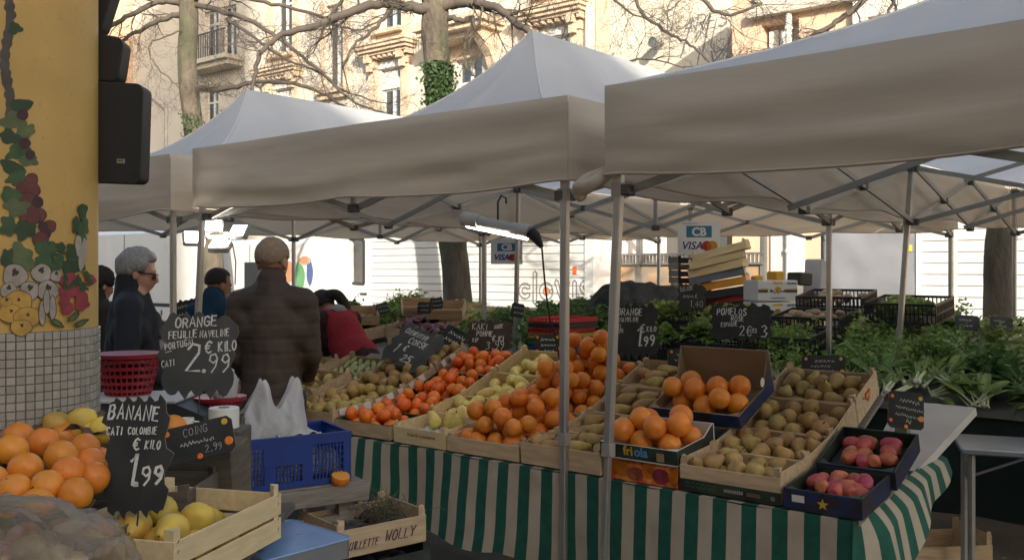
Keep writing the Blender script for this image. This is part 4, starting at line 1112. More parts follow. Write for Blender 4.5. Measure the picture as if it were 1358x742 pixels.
def column(s0, s1, rows, kinds, nm, what, r, layers, seed, wood=None, H=.098, high=0.0, lie=None, rl=None, heap=0.0, keep=1.0):
    for i, rr in enumerate(rows):
        M, D = RF(s0+.003, rr); W = s1 - s0 - .006; kd = kinds[i] if isinstance(kinds, list) else kinds
        wood_crate('wooden_crate', '%s wooden crate of %s %s' % ('pale' if wood is M_plyy else 'thin', what[i] if isinstance(what, list) else what, PLACE[rr]), M, W, D, H, 'wooden crates on the fruit counter', wood, high)
        ww = what[i] if isinstance(what, list) else what
        rr_ = r[i] if isinstance(r, list) else r; ly = layers[i] if isinstance(layers, list) else layers
        pack(kd, M, W, D, .009, rr_, ly, '%s %s' % (nm[i] if isinstance(nm, list) else nm, PLACE[rr]), '%s %s' % (ww, PLACE[rr]), seed+rr*7, heap=max(heap,.006), lie=lie, rl=rl, keep=keep, thin=1.0)
column(-1.0, -.585, [0], 'gpear', 'small gold pear in the crate behind the carrier bag', 'small gold pears', .034, 2, 5)
column(-.575, -.16, [0,1,2,3], ['gpear','gruss','russet','russet'], ['gold russet pear beside the clementines','yellow-brown russet apple beside the clementines','brown russet apple beside the clementines','brown russet apple beside the clementines'], ['gold pears','yellow russet apples','brown russet apples','dark russet apples'], [.034,.035,.037,.037], 2, 40, H=.10, high=.014)
# clementines: dark cartons with white tickets
for rr, n_, lay in ((0,.8,1),(1,1,1),(2,1,2),(3,1,1)):
    M, D = RF(-.145, rr); W = .405
    carton('fruit_carton', 'dark-sided low carton of bright clementines, %s of its column' % PLACE[rr], M, W, D, .075, M_ply, M_cardk if rr in (0,2) else M_cardb, 'clementine cartons')
    if rr == 0: pack('clem', M, W*.8, D, .008, .034, 2, 'bright orange clementine in the half-empty carton at the front edge', 'clementines at the front edge', 71, keep=.72, lie=None)
    else: pack('clem', M, W, D, .008, .034, 2 if rr == 2 else 2, 'bright orange clementine %s of its column' % PLACE[rr], 'clementines ' + PLACE[rr], 72+rr, heap=.0 if rr == 2 else .004)
    for q in range(3 if rr < 2 else 2):
        MB().box(-.022,.022,0,.0015,0,.035).build('paper_ticket', M_cardtag, None, M @ T(.05+.05*q if False else .012, .05+.085*q, .085) @ RZ(pi/2+R.gauss(0,.12)) @ RX(-.25+R.gauss(0,.06)))
        tag(bpy.context.scene.collection.objects[-1], 'small blank white ticket stuck in the rim of a clementine carton', 'ticket', 'tickets on the clementine cartons')
# yellow pears, pale crates with high left boards; egg tray in the front one
column(.285, .635, [1,2,3], 'ypear', 'pale yellow pear', 'yellow pears', .032, [2,2,2], 90, wood=M_plyy, H=.105, high=.02, lie=-.9, rl=.042)
M, D = RF(.288, 0); W = .344
wood_crate('wooden_crate', 'pale wooden crate with a grey pulp tray and only three pears left', M, W, D, .085, 'wooden crates on the fruit counter', M_plyy, .012)
eg = MB(); eg.grid(lambda u, v: (.01+(W-.02)*u, .012+(D-.024)*v, .030 + .013*sin(u*2*pi*5)*sin(v*2*pi*4)), 60, 48)
tag(eg.build('pulp_tray', M_tray, None, M, smooth=True, angle=180), 'grey egg-box style pulp tray under the three remaining pears', 'tray')
for i, (x, y) in enumerate(((.09,.20),(.165,.225),(.23,.205))):
    rn = random.Random(i); o = put_fruit('ypear', M @ T(x,y,.072) @ RX(-.1+.1*i) @ RY(-.2+.2*i), (0,0,0), 'pale yellow pear standing in the nearly empty pulp tray', 'three pears left in the tray', rn, None, 1.08)
    o.matrix_world = M @ T(x,y,.078) @ RY(-.25+.25*i) @ RX(.2) @ RZ(i)
cl_ = print_text('crate_lettering', 'Fruit & Commerce', .024, mat('brown_print', (0.20,0.11,0.06), .8), None, M @ T(.19,-.0012,.045) @ RX(pi/2))
tag(cl_, 'faint brown printed lettering along the pear crate front board', 'lettering')
# oranges: two crates in front and a heap behind
for rr in (0,1,2,3):
    M, D = RF(.643, rr); W = .424
    wood_crate('wooden_crate', 'wooden crate under the heaped oranges, %s of its column' % PLACE[rr], M, W, D, .075, 'wooden crates on the fruit counter', None, .0)
    pack('orange', M, W, D, .009, .0425, 3 if rr in (0,) else 4 if rr > 1 else 3, 'large orange in the tall heap beside the aluminium post, %s' % PLACE[rr], 'oranges in the tall heap ' + PLACE[rr], 130+rr, heap=.033 if rr == 0 else .026, inset=.006)
# brown conference pears
column(1.08, 1.50, [0,1,2,3], 'bpear', 'long brown pear behind the aluminium post', 'long brown pears', .031, [2,2,2,2], 160, lie=.9, rl=.044, heap=.006)
# round russet pears and apples at the right
column(1.86, 2.27, [0,1,2,3], ['rpear','rpear','russet','rpear'], ['brown pear in the printed crate','small brown pear beside the prickly pears','round greenish russet apple beside the prickly pears','brown pear under the red-label board'], ['brown pears in a printed crate','small brown pears','round russet apples','brown pears below the red label'], [.034,.032,.037,.034], 2, 200, H=.105, high=.02, heap=.006)
M, D = RF(1.863, 0)
MB().box(0,.404,-.0045,-.001,.006,.050).build('printed_strip', M_cardk, None, M)
tag(COL.objects[-1], 'black printed strip with green and gold lettering along the brown pear crate', 'label strip')
strip = COL.objects[-1]; m = MB()
for k in range(6):
    P = [(.035+.022*k+.009*cos(2*pi*q/10), -.0052, .029+.009*sin(2*pi*q/10)) for q in range(11)]
    for q in range(10): m.add([P[q], P[q+1], (P[q+1][0], P[q+1][1], P[q+1][2]+.004), (P[q][0], P[q][1], P[q][2]+.004)], [(0,1,2,3)])
m.build('green_print', mat('dull_green_print', (0.07,0.13,0.05), .6), strip)
m = MB()
for k in range(9): m.box(.185+.0085*k,.191+.0085*k,-.0054,-.0048,.022,.034)
m.build('white_print', M_chalk0, strip)
m = MB()
for k in range(5): m.box(.275+.011*k,.283+.011*k,-.0054,-.0048,.020,.034)
m.build('gold_print', mat('dull_gold_print', (0.20,0.11,0.04), .6), strip)
MB().lathe([(1e-6,0),(.009,0)], 14, M=T(.375,-.0054,.026)@RX(pi/2)).build('round_print', M_chalk0, strip)
M, D = RF(1.863, 3)
rl_ = MB().prism([(-.03,.02),(.03,.02),(.03,-.008),(0,-.03),(-.03,-.008)], 0, .0015).build('red_label', mat('red_label_paint', (0.50,0.02,0.02), 0.5), None, M @ T(.4055,.14,.075) @ RZ(pi/2) @ RX(pi/2))
tag(rl_, 'small red shield label stuck on the crate end board', 'label')
MB().box(-.022,.022,-.006,.008,.0016,.0022).build('label_band', M_lettery, rl_)
# friola carton on a printed carton, blue carton behind
M = FRAME(1.515, .0, .752); W = .335
b0 = MB().rbox(0,W,.004,.27,0,.085,.003).build('printed_box', M_cardred, None, M)
for i, (x, z, rx, rz, mm) in enumerate([(.03,.05,.03,.034,0),(.085,.05,.036,.036,1),(.145,.035,.045,.030,2),(.205,.055,.034,.034,1),(.26,.04,.042,.034,2),(.315,.05,.024,.036,1)]):
    MB().lathe([(1e-6,0),(1,0)], 22, M=T(x,.0028-.0003*i,z)@RX(pi/2)@SC(rx*.9,rz*.9,1)).build('printed_fruit', [M_fruit_clem, M_fruit_orange, M_prickly][mm], b0)
tag(b0, 'closed carton printed with red and orange fruit under the open orange carton', 'box')
M = row_frame(1.505, -.012, .84, .29, .872); W = .352
fc = carton('fruit_carton', 'black carton with yellow and blue lettering, filled with large oranges', M, W, .31, .062, M_cardk, M_cardw, 'orange cartons', back=.10)
print_text('carton_lettering', 'fri', .052, M_lettery, fc, T(.155,-.0012,.022)@RX(pi/2), 'RIGHT', offset=.0012)
print_text('carton_lettering', 'ola', .052, M_letterb, fc, T(.160,-.0012,.022)@RX(pi/2), 'LEFT', offset=.0012)
MB().box(.262,.295,-.0015,-.0002,.012,.045).build('carton_label', M_cardb, fc)
pack('bigorange', M, W, .30, .008, .046, 2, 'large blotchy orange in the black lettered carton', 'oranges in the black carton', 301, heap=.012, inset=.01, keep=.95)
M = row_frame(1.485, .42, .93, .74, 1.05); W = .43
bc = carton('fruit_carton', 'navy carton with tall brown back flap holding oranges, behind the lettered carton', M, W, .36, .065, M_cardblue, M_cardb, 'orange cartons', back=.20)
m = MB()
for k in range(14): m.box(.2+.012*k,.208+.012*k,.3602,.3608,.175,.183)
m.build('carton_print', M_letterw, bc)
MB().lathe([(.016,0),(.020,0),(.020,.0012),(.016,.0012)], 20, M=T(W+.0012,.25,.10)@RY(pi/2)).build('round_mark', M_letterw, bc)
pack('bigorange', M, W, .27, .008, .045, 2, 'orange in the navy carton with the tall flap', 'oranges in the navy carton', 317, heap=.03, inset=.012)
for k in range(3): MB().box(1.62+.28*k, 1.66+.28*k if k < 1 else 1.66+.28*k, .5, .55, .80, .92).build('riser_block', M_wood, ct) if k == 0 else None
# prickly pear cartons
for i, (w0_, z0_, w1_, z1_, s_) in enumerate(((-.01,.753,.29,.785,2.282),(.30,.80,.60,.905,2.285))):
    M = row_frame(s_, w0_, z0_, w1_, z1_); W = .29 if i else .275
    pc = carton('fruit_carton', ['navy carton of red prickly pears at the counter corner', 'navy carton of red prickly pears with a price board, behind the corner one'][i], M, W, .30, .075, M_cardblue, M_cardk, 'prickly pear cartons')
    MB().box(.012,W-.012,.02,.285,.0065,.02).build('black_liner', M_blackpl, pc)
    st = MB()
    for k in range(5):
        a0, a1 = 2*pi*k/5+pi/2, 2*pi*(k+.5)/5+pi/2; st.add([(0,0,0),(.02*cos(a0-.63),.02*sin(a0-.63),0) if 0 else (.009*cos(a1-2*pi/5),.009*sin(a1-2*pi/5),0),(.022*cos(a0),.022*sin(a0),0),(.009*cos(a1),.009*sin(a1),0)], [(0,1,2,3)])
    st.build('star_mark', M_lettery, pc, T(.14,-.0008,.035)@RX(pi/2))
    st = MB().box(.03,.075,-.0012,-.0003,.03,.055); st.build('carton_label', M_letterw, pc)
    rn = random.Random(40+i)
    for (x, y) in ((.07,.21),(.12,.235),(.115,.19),(.165,.22),(.08,.15),(.13,.145),(.17,.155),(.21,.23),(.225,.19),(.21,.15),(.10,.10),(.15,.09),(.19,.10),(.23,.11)):
        if i == 1 and (x, y) in ((.165,.22),(.17,.155)): continue
        put_fruit('prick', M, (x+rn.gauss(0,.006), y+rn.gauss(0,.006), .052+rn.uniform(-.006,.012)), ['red prickly pear in the corner carton','red prickly pear in the carton below the small price board'][i], 'prickly pears %d' % (i+1) if 0 else ['prickly pears in the corner carton','prickly pears in the rear carton'][i], rn, rn.uniform(0,6.28))
# ------------------------------------------------------------------ chalk price boards
M_slate = mat('chalk_slate', (0.020,0.021,0.020), 0.75, var=0.35, vscale=8, col2=(0.045,0.046,0.043), c2scale=5, c2lo=0.45, c2hi=0.75, bump=0.15, bscale=80)
M_slateg = mat('worn_grey_slate', (0.050,0.053,0.052), 0.8, var=0.3, vscale=7, col2=(0.085,0.088,0.085), c2scale=4, c2lo=0.45, c2hi=0.75)
M_slateb = mat('brown_board', (0.040,0.022,0.015), 0.75, var=0.3, vscale=8, col2=(0.06,0.04,0.03), c2scale=6)
M_edge = mat('board_edge_wood', (0.24,0.17,0.10), 0.85, var=0.2)
M_chalk = mat('chalk_stroke', (0.62,0.61,0.57), 0.9, var=0.25, vscale=90)
M_chalkd = mat('faded_chalk', (0.40,0.39,0.36), 0.9, var=0.3, vscale=90)
M_wire = mat('sign_wire', (0.05,0.05,0.05), 0.5, metal=0.5)
def ragged(W, H, style, rnd):
    P = []
    if style == 'plain':
        c = .012
        return [(-W/2+c,0),(W/2-c,0),(W/2,c),(W/2,H-c),(W/2-c,H),(-W/2+c,H),(-W/2,H-c),(-W/2,c)]
    n = {'spiky': (5,3), 'scallop': (5,4), 'flame': (5,3)}[style]
    def edge(a, b, k, amp):
        d = (Vector(b)-Vector(a)); nrm = Vector((d.y,-d.x)).normalized(); out = []
        for i in range(k):
            t0 = i/k; hgt = amp*rnd.uniform(.45,1.2)
            if style == 'scallop': seq = ((.0,0),(.2,.7),(.5,1),(.8,.7))
            elif style == 'flame': seq = ((.0,0),(.25,.6),(.55,1.1),(.7,.2))
            else: seq = ((.0,0),(.3,.75),(.52,1.3),(.8,.35)) if i % 2 else ((.0,0),(.18,.6),(.45,.9),(.75,.75))
            for q, h in seq:
                p = Vector(a) + d*(t0+q/k) + nrm*(hgt*h); out.append((p.x, p.y))
        return out
    a = .11*min(W,H); i = a*.8
    x0, x1, y0, y1 = -W/2+i, W/2-i, i, H-i
    P = edge((x0,y0),(x1,y0),n[0],a) + edge((x1,y0),(x1,y1),n[1],a) + edge((x1,y1),(x0,y1),n[0],a) + edge((x0,y1),(x0,y0),n[1],a)
    return P
def sign(label, M, W, H, lines, style='spiky', board=None, seed=1, chalk=None, stem=None, group=None, th=.006, deco=None, cat='price board'):
    """lines: (text, x, y, height[, rotation]) in fractions of the board"""
    rnd = random.Random(seed)
    t = thing('price_board', label, cat, M, group)
    m = MB(); m.prism(ragged(W, H, style, rnd), -th, 0, 0, 1, M=basis(Vector((1,0,0)), Vector((0,0,1)), Vector((0,-1,0)), Vector((0,0,0))))
    m.build('board', [board or M_slate, M_edge], t)
    lt = MB()
    for ln in lines:
        tx, x, y, h = ln[:4];
        if tx.startswith('~'):      # handwriting too small to read
            n = len(tx)*5; P = [((x-.5)*W + h*H*.16*k + .06*h*H*sin(k*2.3), y*H + h*H*(.30+.30*sin(k*1.9+seed)*rnd.uniform(.4,1.2)) + h*H*.04*k*(ln[4] if len(ln) > 4 else 0), 0) for k in range(n)]
            for k in range(0, n-2, 5): ribbon(lt, P[k:k+5], h*H*.12)
            continue
        rot = ln[4] if len(ln) > 4 else 0; cw = ln[5] if len(ln) > 5 else .8
        lettering(lt, tx, (x-.5)*W, y*H, h*H, h*H*(.15 if h < .2 else .085), rnd=rnd, rot=rot, cw=cw, gap=1.3)
    o = MB(); o.v = [Vector((p.x, -.0012, p.y)) for p in lt.v]; o.f = lt.f; o.m = lt.m
    o.build('chalk_lettering', chalk or M_chalk, t)
    if deco:
        for (dx, dz, r, mm) in deco:
            MB().lathe([(1e-6,0),(r*.7,.001),(r,.0)], 12, M=T((dx-.5)*W,-.0009,dz*H)@RX(pi/2)).build('printed_fruit', mm, t)
    if stem:
        MB().tube([(0,.012,.06),(.004,.012,0),(0,.012,-stem*.5),(0,.012,-stem)], .0022, 5).tube([(-.012,.012,.05),(0,.013,.03),(.012,.012,.05)], .0022, 5).build('wire_stem', M_wire, t)
    return t
def SIGN(label, x0, y0, x1, y1, Y, lines, yaw=0.0, tilt=-.12, roll=0.0, **kw):
    """board seen between two pixels at a given distance; width is corrected for its own turn"""
    c = at((x0+x1)/2, y1, Y); W = (x1-x0)/FPX*Y/max(.3, cos(yaw)); H = (y1-y0)/FPX*Y/cos(tilt)
    M = T(*c) @ RZ(yaw) @ RX(tilt) @ RY(roll)
    return sign(label, M, W, H, lines, **kw)
dots = lambda rnd: [(.1,.85,.008,M_fruit_orange),(.9,.85,.009,M_lettery),(.92,.3,.012,M_fruit_orange),(.07,.2,.008,M_fruit_clem),(.5,.06,.008,M_fruit_clem)]
SIGN('large grey ragged chalk board reading orange feuille naveline, over the red basket', 212, 416, 312, 526, 3.05,
     [('ORANGE',.20,.83,.115,.05),('FEUILLE',.12,.70,.085,.06,.7),('NAVELINE',.52,.71,.080,.06,.62),('PORTUGAL',.08,.565,.075,.18,.62),('_',.08,.55,.07,.12),('2',.34,.30,.33),('.',.52,.30,.30),('99',.62,.30,.21),('€',.58,.52,.14),('KILO',.76,.54,.11,.1,.6),('CATI',.04,.36,.075,.15,.6)],
     yaw=.12, tilt=-.08, board=M_slateg, seed=3, stem=.12)
SIGN('black ragged chalk board reading banane 1.99, in front of the tilted quince crate', 136, 527, 222, 684, 2.22,
     [('BANANE',.06,.82,.12,-.06,.62),('CATI',.04,.68,.068,0,.55),('COLOMBIE',.36,.68,.058,0,.55),('€',.44,.55,.095),('KILO',.62,.56,.07,-.05,.55),('1',.32,.26,.27),('.',.42,.26,.25),('99',.56,.26,.15)],
     yaw=.10, tilt=-.1, seed=8, stem=.10, style='flame')
M = T(*at(266,607,2.62)) @ RZ(.1) @ RY(-.22) @ RX(-.25)
sign('printed fruit-border board reading coing 2.99 leaning behind the quince crate', M, .20, .10, [('COING',.32,.66,.22,.05,.8),('~~~~~~',.26,.40,.2),('2.99',.58,.12,.2)], style='plain', seed=12, chalk=M_chalkd, deco=dots(0))
M = T(*at(527,484,5.55)) @ RZ(-.25) @ RX(-.75) @ RY(.42)
sign('tilted ragged chalk board reading clementine corse, on the dark crate', M, .33, .30, [('CLEMENTINE',.14,.74,.11,0,.55),('CORSE',.34,.55,.14,0,.7),('1',.18,.24,.24),('€',.36,.34,.14),('25',.46,.12,.17)], board=M_slateg, seed=15)
M = T(*at(590,467,5.9)) @ RZ(-.3) @ RX(-.4) @ RY(.45)
sign('small framed chalk board leaning on crates between clementines and the brown board', M, .17, .17, [('~~~~',.2,.68,.24),('~~~~~',.16,.42,.22),('~~~',.3,.14,.26)], style='plain', seed=17)
SIGN('brown ragged board reading kaki pomme 3.99 above the clementines', 619, 424, 679, 466, 5.65,
     [('KAKI',.10,.68,.2,0,.75),('JAUNE',.58,.72,.12,.05,.5),('POMME',.20,.48,.16,0,.7),('€ KI',.55,.32,.17),('3.99',.42,.08,.24),('ESP',.12,.30,.11,0,.6)], yaw=-.15, tilt=-.2, board=M_slateb, seed=21, style='scallop')
SIGN('small fruit-bordered board behind the topmost yellow pears', 710, 443, 743, 470, 5.6,
     [('~~~~',.22,.66,.24),('~~~~~',.22,.40,.2),('~~~',.34,.1,.24)], yaw=.1, style='plain', seed=23, deco=dots(0))
SIGN('black ragged board reading orange naveline 1.99 behind the orange heap', 812, 402, 875, 474, 5.55,
     [('ORANGE',.12,.78,.12,0,.7),('NAVELINE',.16,.66,.08,0,.65),('1',.46,.22,.36),('€',.60,.46,.14),('KILO',.74,.48,.09,0,.6),('99',.66,.22,.17),('CATI',.04,.52,.075,.2,.5),('PETITE',.03,.42,.07,.25,.5),('.',.58,.22,.2)], yaw=.05, tilt=-.1, seed=27, style='spiky', stem=.1)
SIGN('small ragged board reading salade 1.40 standing among the lettuces', 898, 376, 938, 414, 7.4,
     [('SALADE',.12,.72,.15,.15,.55),('~~~',.2,.5,.18),('1.40',.42,.18,.22),('€',.62,.5,.14)], yaw=.2, seed=29, chalk=M_chalkd)
SIGN('black ragged board reading pomelos rose over the navy carton', 941, 402, 1027, 452, 4.75,
     [('POMELOS',.12,.70,.17,-.02,.75),('ROSE',.34,.53,.13,0,.75),('ESPAGNE',.18,.38,.11,.05,.6),('2€',.46,.14,.26),('LES',.64,.22,.1,0,.6),('3',.80,.10,.30)], yaw=.05, tilt=-.1, seed=31, style='flame', stem=.07)
SIGN('small fruit-bordered board over the topmost brown pears', 886, 462, 936, 492, 4.75,
     [('~~~~~',.24,.66,.22),('~~~~~~~',.18,.42,.2),('1.99',.46,.12,.2)], yaw=.08, tilt=-.15, seed=33, style='plain', chalk=M_chalkd, deco=dots(0))
SIGN('small dark fruit-bordered board above the russet pear crates', 1064, 471, 1122, 502, 4.6,
     [('~~~~~',.3,.68,.22),('~~~~~~',.2,.48,.18),('~~~~~',.36,.28,.18),('3.99',.56,.06,.18)], yaw=.0, tilt=-.12, seed=35, style='plain', chalk=M_chalkd, deco=dots(0))
SIGN('small fruit-bordered board standing in the rear prickly pear carton', 1177, 520, 1226, 568, 3.72,
     [('~~~~',.32,.72,.18,-.5),('~~~~~~~',.20,.54,.15,-.5),('~~~~~~',.20,.34,.15,-.5),('~',.5,.14,.2)], yaw=.1, tilt=-.2, roll=.12, seed=37, style='plain', chalk=M_chalkd, deco=dots(0))
for i, (x0,y0,x1,y1,Y,lb) in enumerate([(226,396,270,424,7.8,'small ragged chalk board behind the man in sunglasses'),(500,401,517,417,9.0,'tiny dark chalk board standing in the radishes'),(570,394,588,410,8.6,'tiny dark chalk board beside the tree trunk'),
        (552,400,572,416,8.4,'tiny dark chalk board beside the red cabbage crate'),(676,402,693,420,7.6,'slanted dark chalk board among the parsley'),(1268,418,1300,438,6.6,'weathered grey board lying in the spring onions'),(1314,420,1344,438,6.4,'weathered grey board standing in the spinach')]):
    SIGN(lb, x0, y0, x1, y1, Y, [('~~~~',.15,.6,.26),('~~~',.25,.22,.3)] , yaw=R.uniform(-.3,.3), tilt=-.3, roll=R.uniform(-.25,.25), seed=50+i, style='plain' if i > 3 else 'spiky', board=M_slateg if i > 4 else None, chalk=M_chalkd)

# card-payment signs
M_signw = mat('white_sign_board', (0.66,0.65,0.62), 0.6, var=0.04)
M_visablue = mat('dark_blue_print', (0.02,0.035,0.13), 0.5); M_cbblue = mat('teal_blue_print', (0.02,0.14,0.25), 0.5)
M_mcred = mat('red_print', (0.60,0.03,0.02), 0.5); M_mcyel = mat('amber_print', (0.72,0.36,0.03), 0.5)
def pay_sign(label, c, W, H, yaw, full):
    t = thing('payment_sign', label, 'sign', T(*c) @ RZ(yaw), 'card payment signs')
    MB().rbox(-W/2,W/2,0,.006,0,H,.002).build('panel', M_signw, t)
    MB().box(-W*.30,W*.30,-.0012,-.0002,H*.52,H*.86 if full else H*.84).build('blue_square', M_cbblue, t)
    print_text('cb_lettering', 'CB', H*.34, M_signw, t, T(0,-.0016,H*.57)@RX(pi/2), 'CENTER', offset=.004)
    print_text('visa_lettering', 'VISA', H*.32, M_visablue, t, T(-W*.42,-.0014,H*.17)@RX(pi/2), 'LEFT', shear=.25, offset=.002)
    for (dx, mm, y) in ((.18, M_mcred, -.0016), (.32, M_mcyel, -.0012)):
        MB().lathe([(1e-6,0),(H*.145,0)], 24, M=T(W*dx,y,H*.27)@RX(pi/2)).build('disc_mark', mm, t)
    ln = MB()
    for k in range(4): ln.box(W*.19,W*.31,-.0026,-.002,H*(.18+.05*k),H*(.195+.05*k))
    ln.build('disc_stripes', M_mcyel, t)
    if full: print_text('small_lettering', 'Carte Bancaire', H*.075, M_greyp, t, T(-W*.40,-.0014,H*.91)@RX(pi/2), 'LEFT')
    return t
pay_sign('white card-payment sign hung on the leaning canopy leg near the tube lamp', at(672,350,8.05), 42/FPX*8.05, 42/FPX*8.05*.78, .05, False)
pay_sign('white card-payment sign hung under the canopy above the lettuces', at(927,338,9.3), 57/FPX*9.3, 45/FPX*9.3, .05, True)
# ------------------------------------------------------------------ vegetable counter behind
def leafmat(name, col, col2, tr=.35): return mat(name, col, 0.55, var=0.3, vscale=18, rand=0.22, hue=0.02, col2=col2, c2scale=9, trans=tr)
M_leafd = leafmat('dark_leaf', (0.10,0.185,0.042), (0.15,0.24,0.06))
M_leafm = leafmat('mid_leaf', (0.21,0.32,0.07), (0.29,0.40,0.11))
M_leafl = leafmat('lettuce_leaf', (0.33,0.43,0.12), (0.44,0.52,0.19), .3)
M_stalk = mat('pale_stalk', (0.50,0.52,0.30), 0.5, var=0.15)
M_bulb = mat('white_bulb', (0.62,0.58,0.48), 0.5, var=0.1)
M_radish = mat('radish_skin', (0.45,0.03,0.05), 0.4, var=0.2)
M_purple = mat('red_cabbage_leaf', (0.10,0.022,0.040), 0.5, var=0.3, vscale=14, col2=(0.22,0.10,0.12), c2scale=10, rand=0.2)
M_mush = mat('mushroom_skin', (0.38,0.27,0.17), 0.8, var=0.2, rand=0.2)
M_dirtybrown = mat('earthy_skin', (0.16,0.10,0.055), 0.9, var=0.3, vscale=30, rand=0.25)
def leaf(mb, base, d, up, L, W, curl, ruffle, rnd, mi=0, nu=4, nv=5, shape=1.0):
    d = Vector(d).normalized(); side = d.cross(Vector(up)); 
    if side.length < 1e-3: side = d.orthogonal()
    side.normalize(); n = side.cross(d); ph = rnd.uniform(0,6)
    def fn(u, v):
        w = W*(sin(pi*min(1,(.12+.88*v))**shape)+.10)*(u-.5)
        b = curl*v*v
        p = Vector(base) + d*(L*v*(1-.25*b*b)) - n*(L*b*v*.55)*(1) + side*w + n*(abs(u-.5)*W*.35)
        return p + n*ruffle*W*sin(u*9+v*8+ph)*v
    mb.grid(fn, nu, nv, mi)
def lettuce_mesh(seed, mm, R_=.12):
    rnd = random.Random(seed); m = MB()
    for k in range(26):
        t = k/26; a = k*2.4 + rnd.gauss(0,.15); el = .15 + 1.15*t
        d = Vector((cos(a)*cos(el), sin(a)*cos(el), sin(el)))
        leaf(m, (cos(a)*.012, sin(a)*.012, .01+.03*t), d, (0,0,1), R_*rnd.uniform(.85,1.15)*(1-.25*t), R_*.85, .5*(1-t)+.1, .11, rnd, 0, 6, 5, .7)
    return m.mesh('lettuce_leaves', mm, smooth=True, angle=180)
def herb_mesh(seed, mm, R_=.13, n=46, ls=.026, per=7):
    rnd = random.Random(seed); m = MB()
    for k in range(n):
        a = rnd.uniform(-1.0,1.0); el = rnd.uniform(.05,1.2)
        d = Vector((sin(a), cos(a)*.8, el*.7)).normalized(); L = R_*rnd.uniform(1.0,1.9)
        p0 = Vector((rnd.gauss(0,.012), -R_*.8, .02)); tip = p0 + d*L
        m.add([p0+Vector((-.0012,0,0)), p0+Vector((.0012,0,0)), tip], [(0,1,2)], 1)
        for q in range(per):
            p = p0.lerp(tip, rnd.uniform(.45,1.02)) + Vector((rnd.gauss(0,.014), rnd.gauss(0,.014), rnd.gauss(0,.012)))
            B = Matrix.Translation(p) @ Euler((rnd.uniform(-1,1), rnd.uniform(-1,1), rnd.uniform(0,6.3))).to_matrix().to_4x4(); s = ls*rnd.uniform(.6,1.2)
            m.add([(0,-s,0),(s*.55,-s*.1,s*.2),(s*.35,s*.7,0),(0,s,.1*s),(-s*.4,s*.6,0),(-s*.6,-.1*s,s*.2)], [(0,1,2,3),(0,3,4,5)], 0, B)
    return m.mesh('herb_leaves', [mm, M_stalk], smooth=False)
def onion_mesh(seed, n=9, L=.34):
    rnd = random.Random(seed); m = MB()
    for k in range(n):
        x = rnd.gauss(0,.022); yaw = rnd.gauss(0,.22); r = rnd.uniform(.010,.016)
        b = Vector((x, -L*.5, .018+rnd.uniform(0,.03)))
        m.ball(b, r, r*1.5, r, 8, 6, 1); m.tube([b, b+Vector((x*.6,.07,.004)), b+Vector((x*1.2+sin(yaw)*.05,.14,.01))], [r*.85,r*.6,r*.5], 6, 2)
        for q in range(3):
            d = yaw + rnd.gauss(0,.20); pts = [b+Vector((x*1.2,.13,.01))]
            dirv = Vector((sin(d), cos(d), rnd.uniform(.05,.5))).normalized()
            for j in range(5):
                dirv = (dirv + Vector((rnd.gauss(0,.06), 0, -.10-.03*j))).normalized(); pts.append(pts[-1]+dirv*(L*.15))
            sdv = dirv.cross(EZ).normalized(); w = .0085
            vs = []; 
            for j, p in enumerate(pts):
                ww = w*(1-j/len(pts)*.85); vs += [p-sdv*ww, p+Vector((0,0,ww*.5)), p+sdv*ww]
            m.add(vs, [(j*3+i,j*3+i+1,j*3+4+i,j*3+3+i) for j in range(len(pts)-1) for i in range(2)], 0)
    return m.mesh('onion_leaves', [M_leafm, M_bulb, M_stalk], smooth=True, angle=180)
def chard_mesh(seed, mm, n=13, L=.26, W=.085):
    rnd = random.Random(seed); m = MB()
    for k in range(n):
        a = rnd.gauss(0,.5); el = rnd.uniform(.05,.7); d = Vector((sin(a), cos(a), el)).normalized(); b = Vector((rnd.gauss(0,.02), -L*.45, .015+.01*rnd.random()))
        m.tube([b, b+d*L*.45], [.005,.003], 4, 1, cap=False)
        leaf(m, b+d*L*.35, d, (0,0,1), L*rnd.uniform(.55,.8), W*rnd.uniform(.7,1.1), rnd.uniform(.2,.9), .07, rnd, 0, 4, 5, .8)
    return m.mesh('chard_leaves', [mm, M_stalk], smooth=True, angle=180)
def radish_mesh(seed):
    rnd = random.Random(seed); m = MB()
    for k in range(9): m.ball((rnd.gauss(0,.03), -.09+rnd.gauss(0,.015), .02+rnd.uniform(0,.02)), .013, .014, .013, 8, 6, 1)
    for k in range(10):
        a = rnd.gauss(0,.5); d = Vector((sin(a), cos(a), rnd.uniform(.2,.7))); leaf(m, (rnd.gauss(0,.02), -.075, .025), d, (0,0,1), .16*rnd.uniform(.7,1.1), .05, .5, .08, rnd, 0, 3, 4)
    return m.mesh('radish_leaves', [M_leafm, M_radish], smooth=True, angle=180)
def cabbage_mesh(seed, mm, r=.075):
    rnd = random.Random(seed); m = MB(); m.ball((0,0,r*.9), r*.9, r*.9, r*.85, 14, 10)
    for k in range(9):
        a = k*2.4; el = rnd.uniform(.1,.9); d = Vector((cos(a)*.35, sin(a)*.35, 1)).normalized()
        leaf(m, (cos(a)*r*.75, sin(a)*r*.75, .01), d, (cos(a), sin(a), 0), r*1.7, r*1.7, -.45, .03, rnd, 0, 4, 5, .8)
    return m.mesh('cabbage_leaves', mm, smooth=True, angle=180)
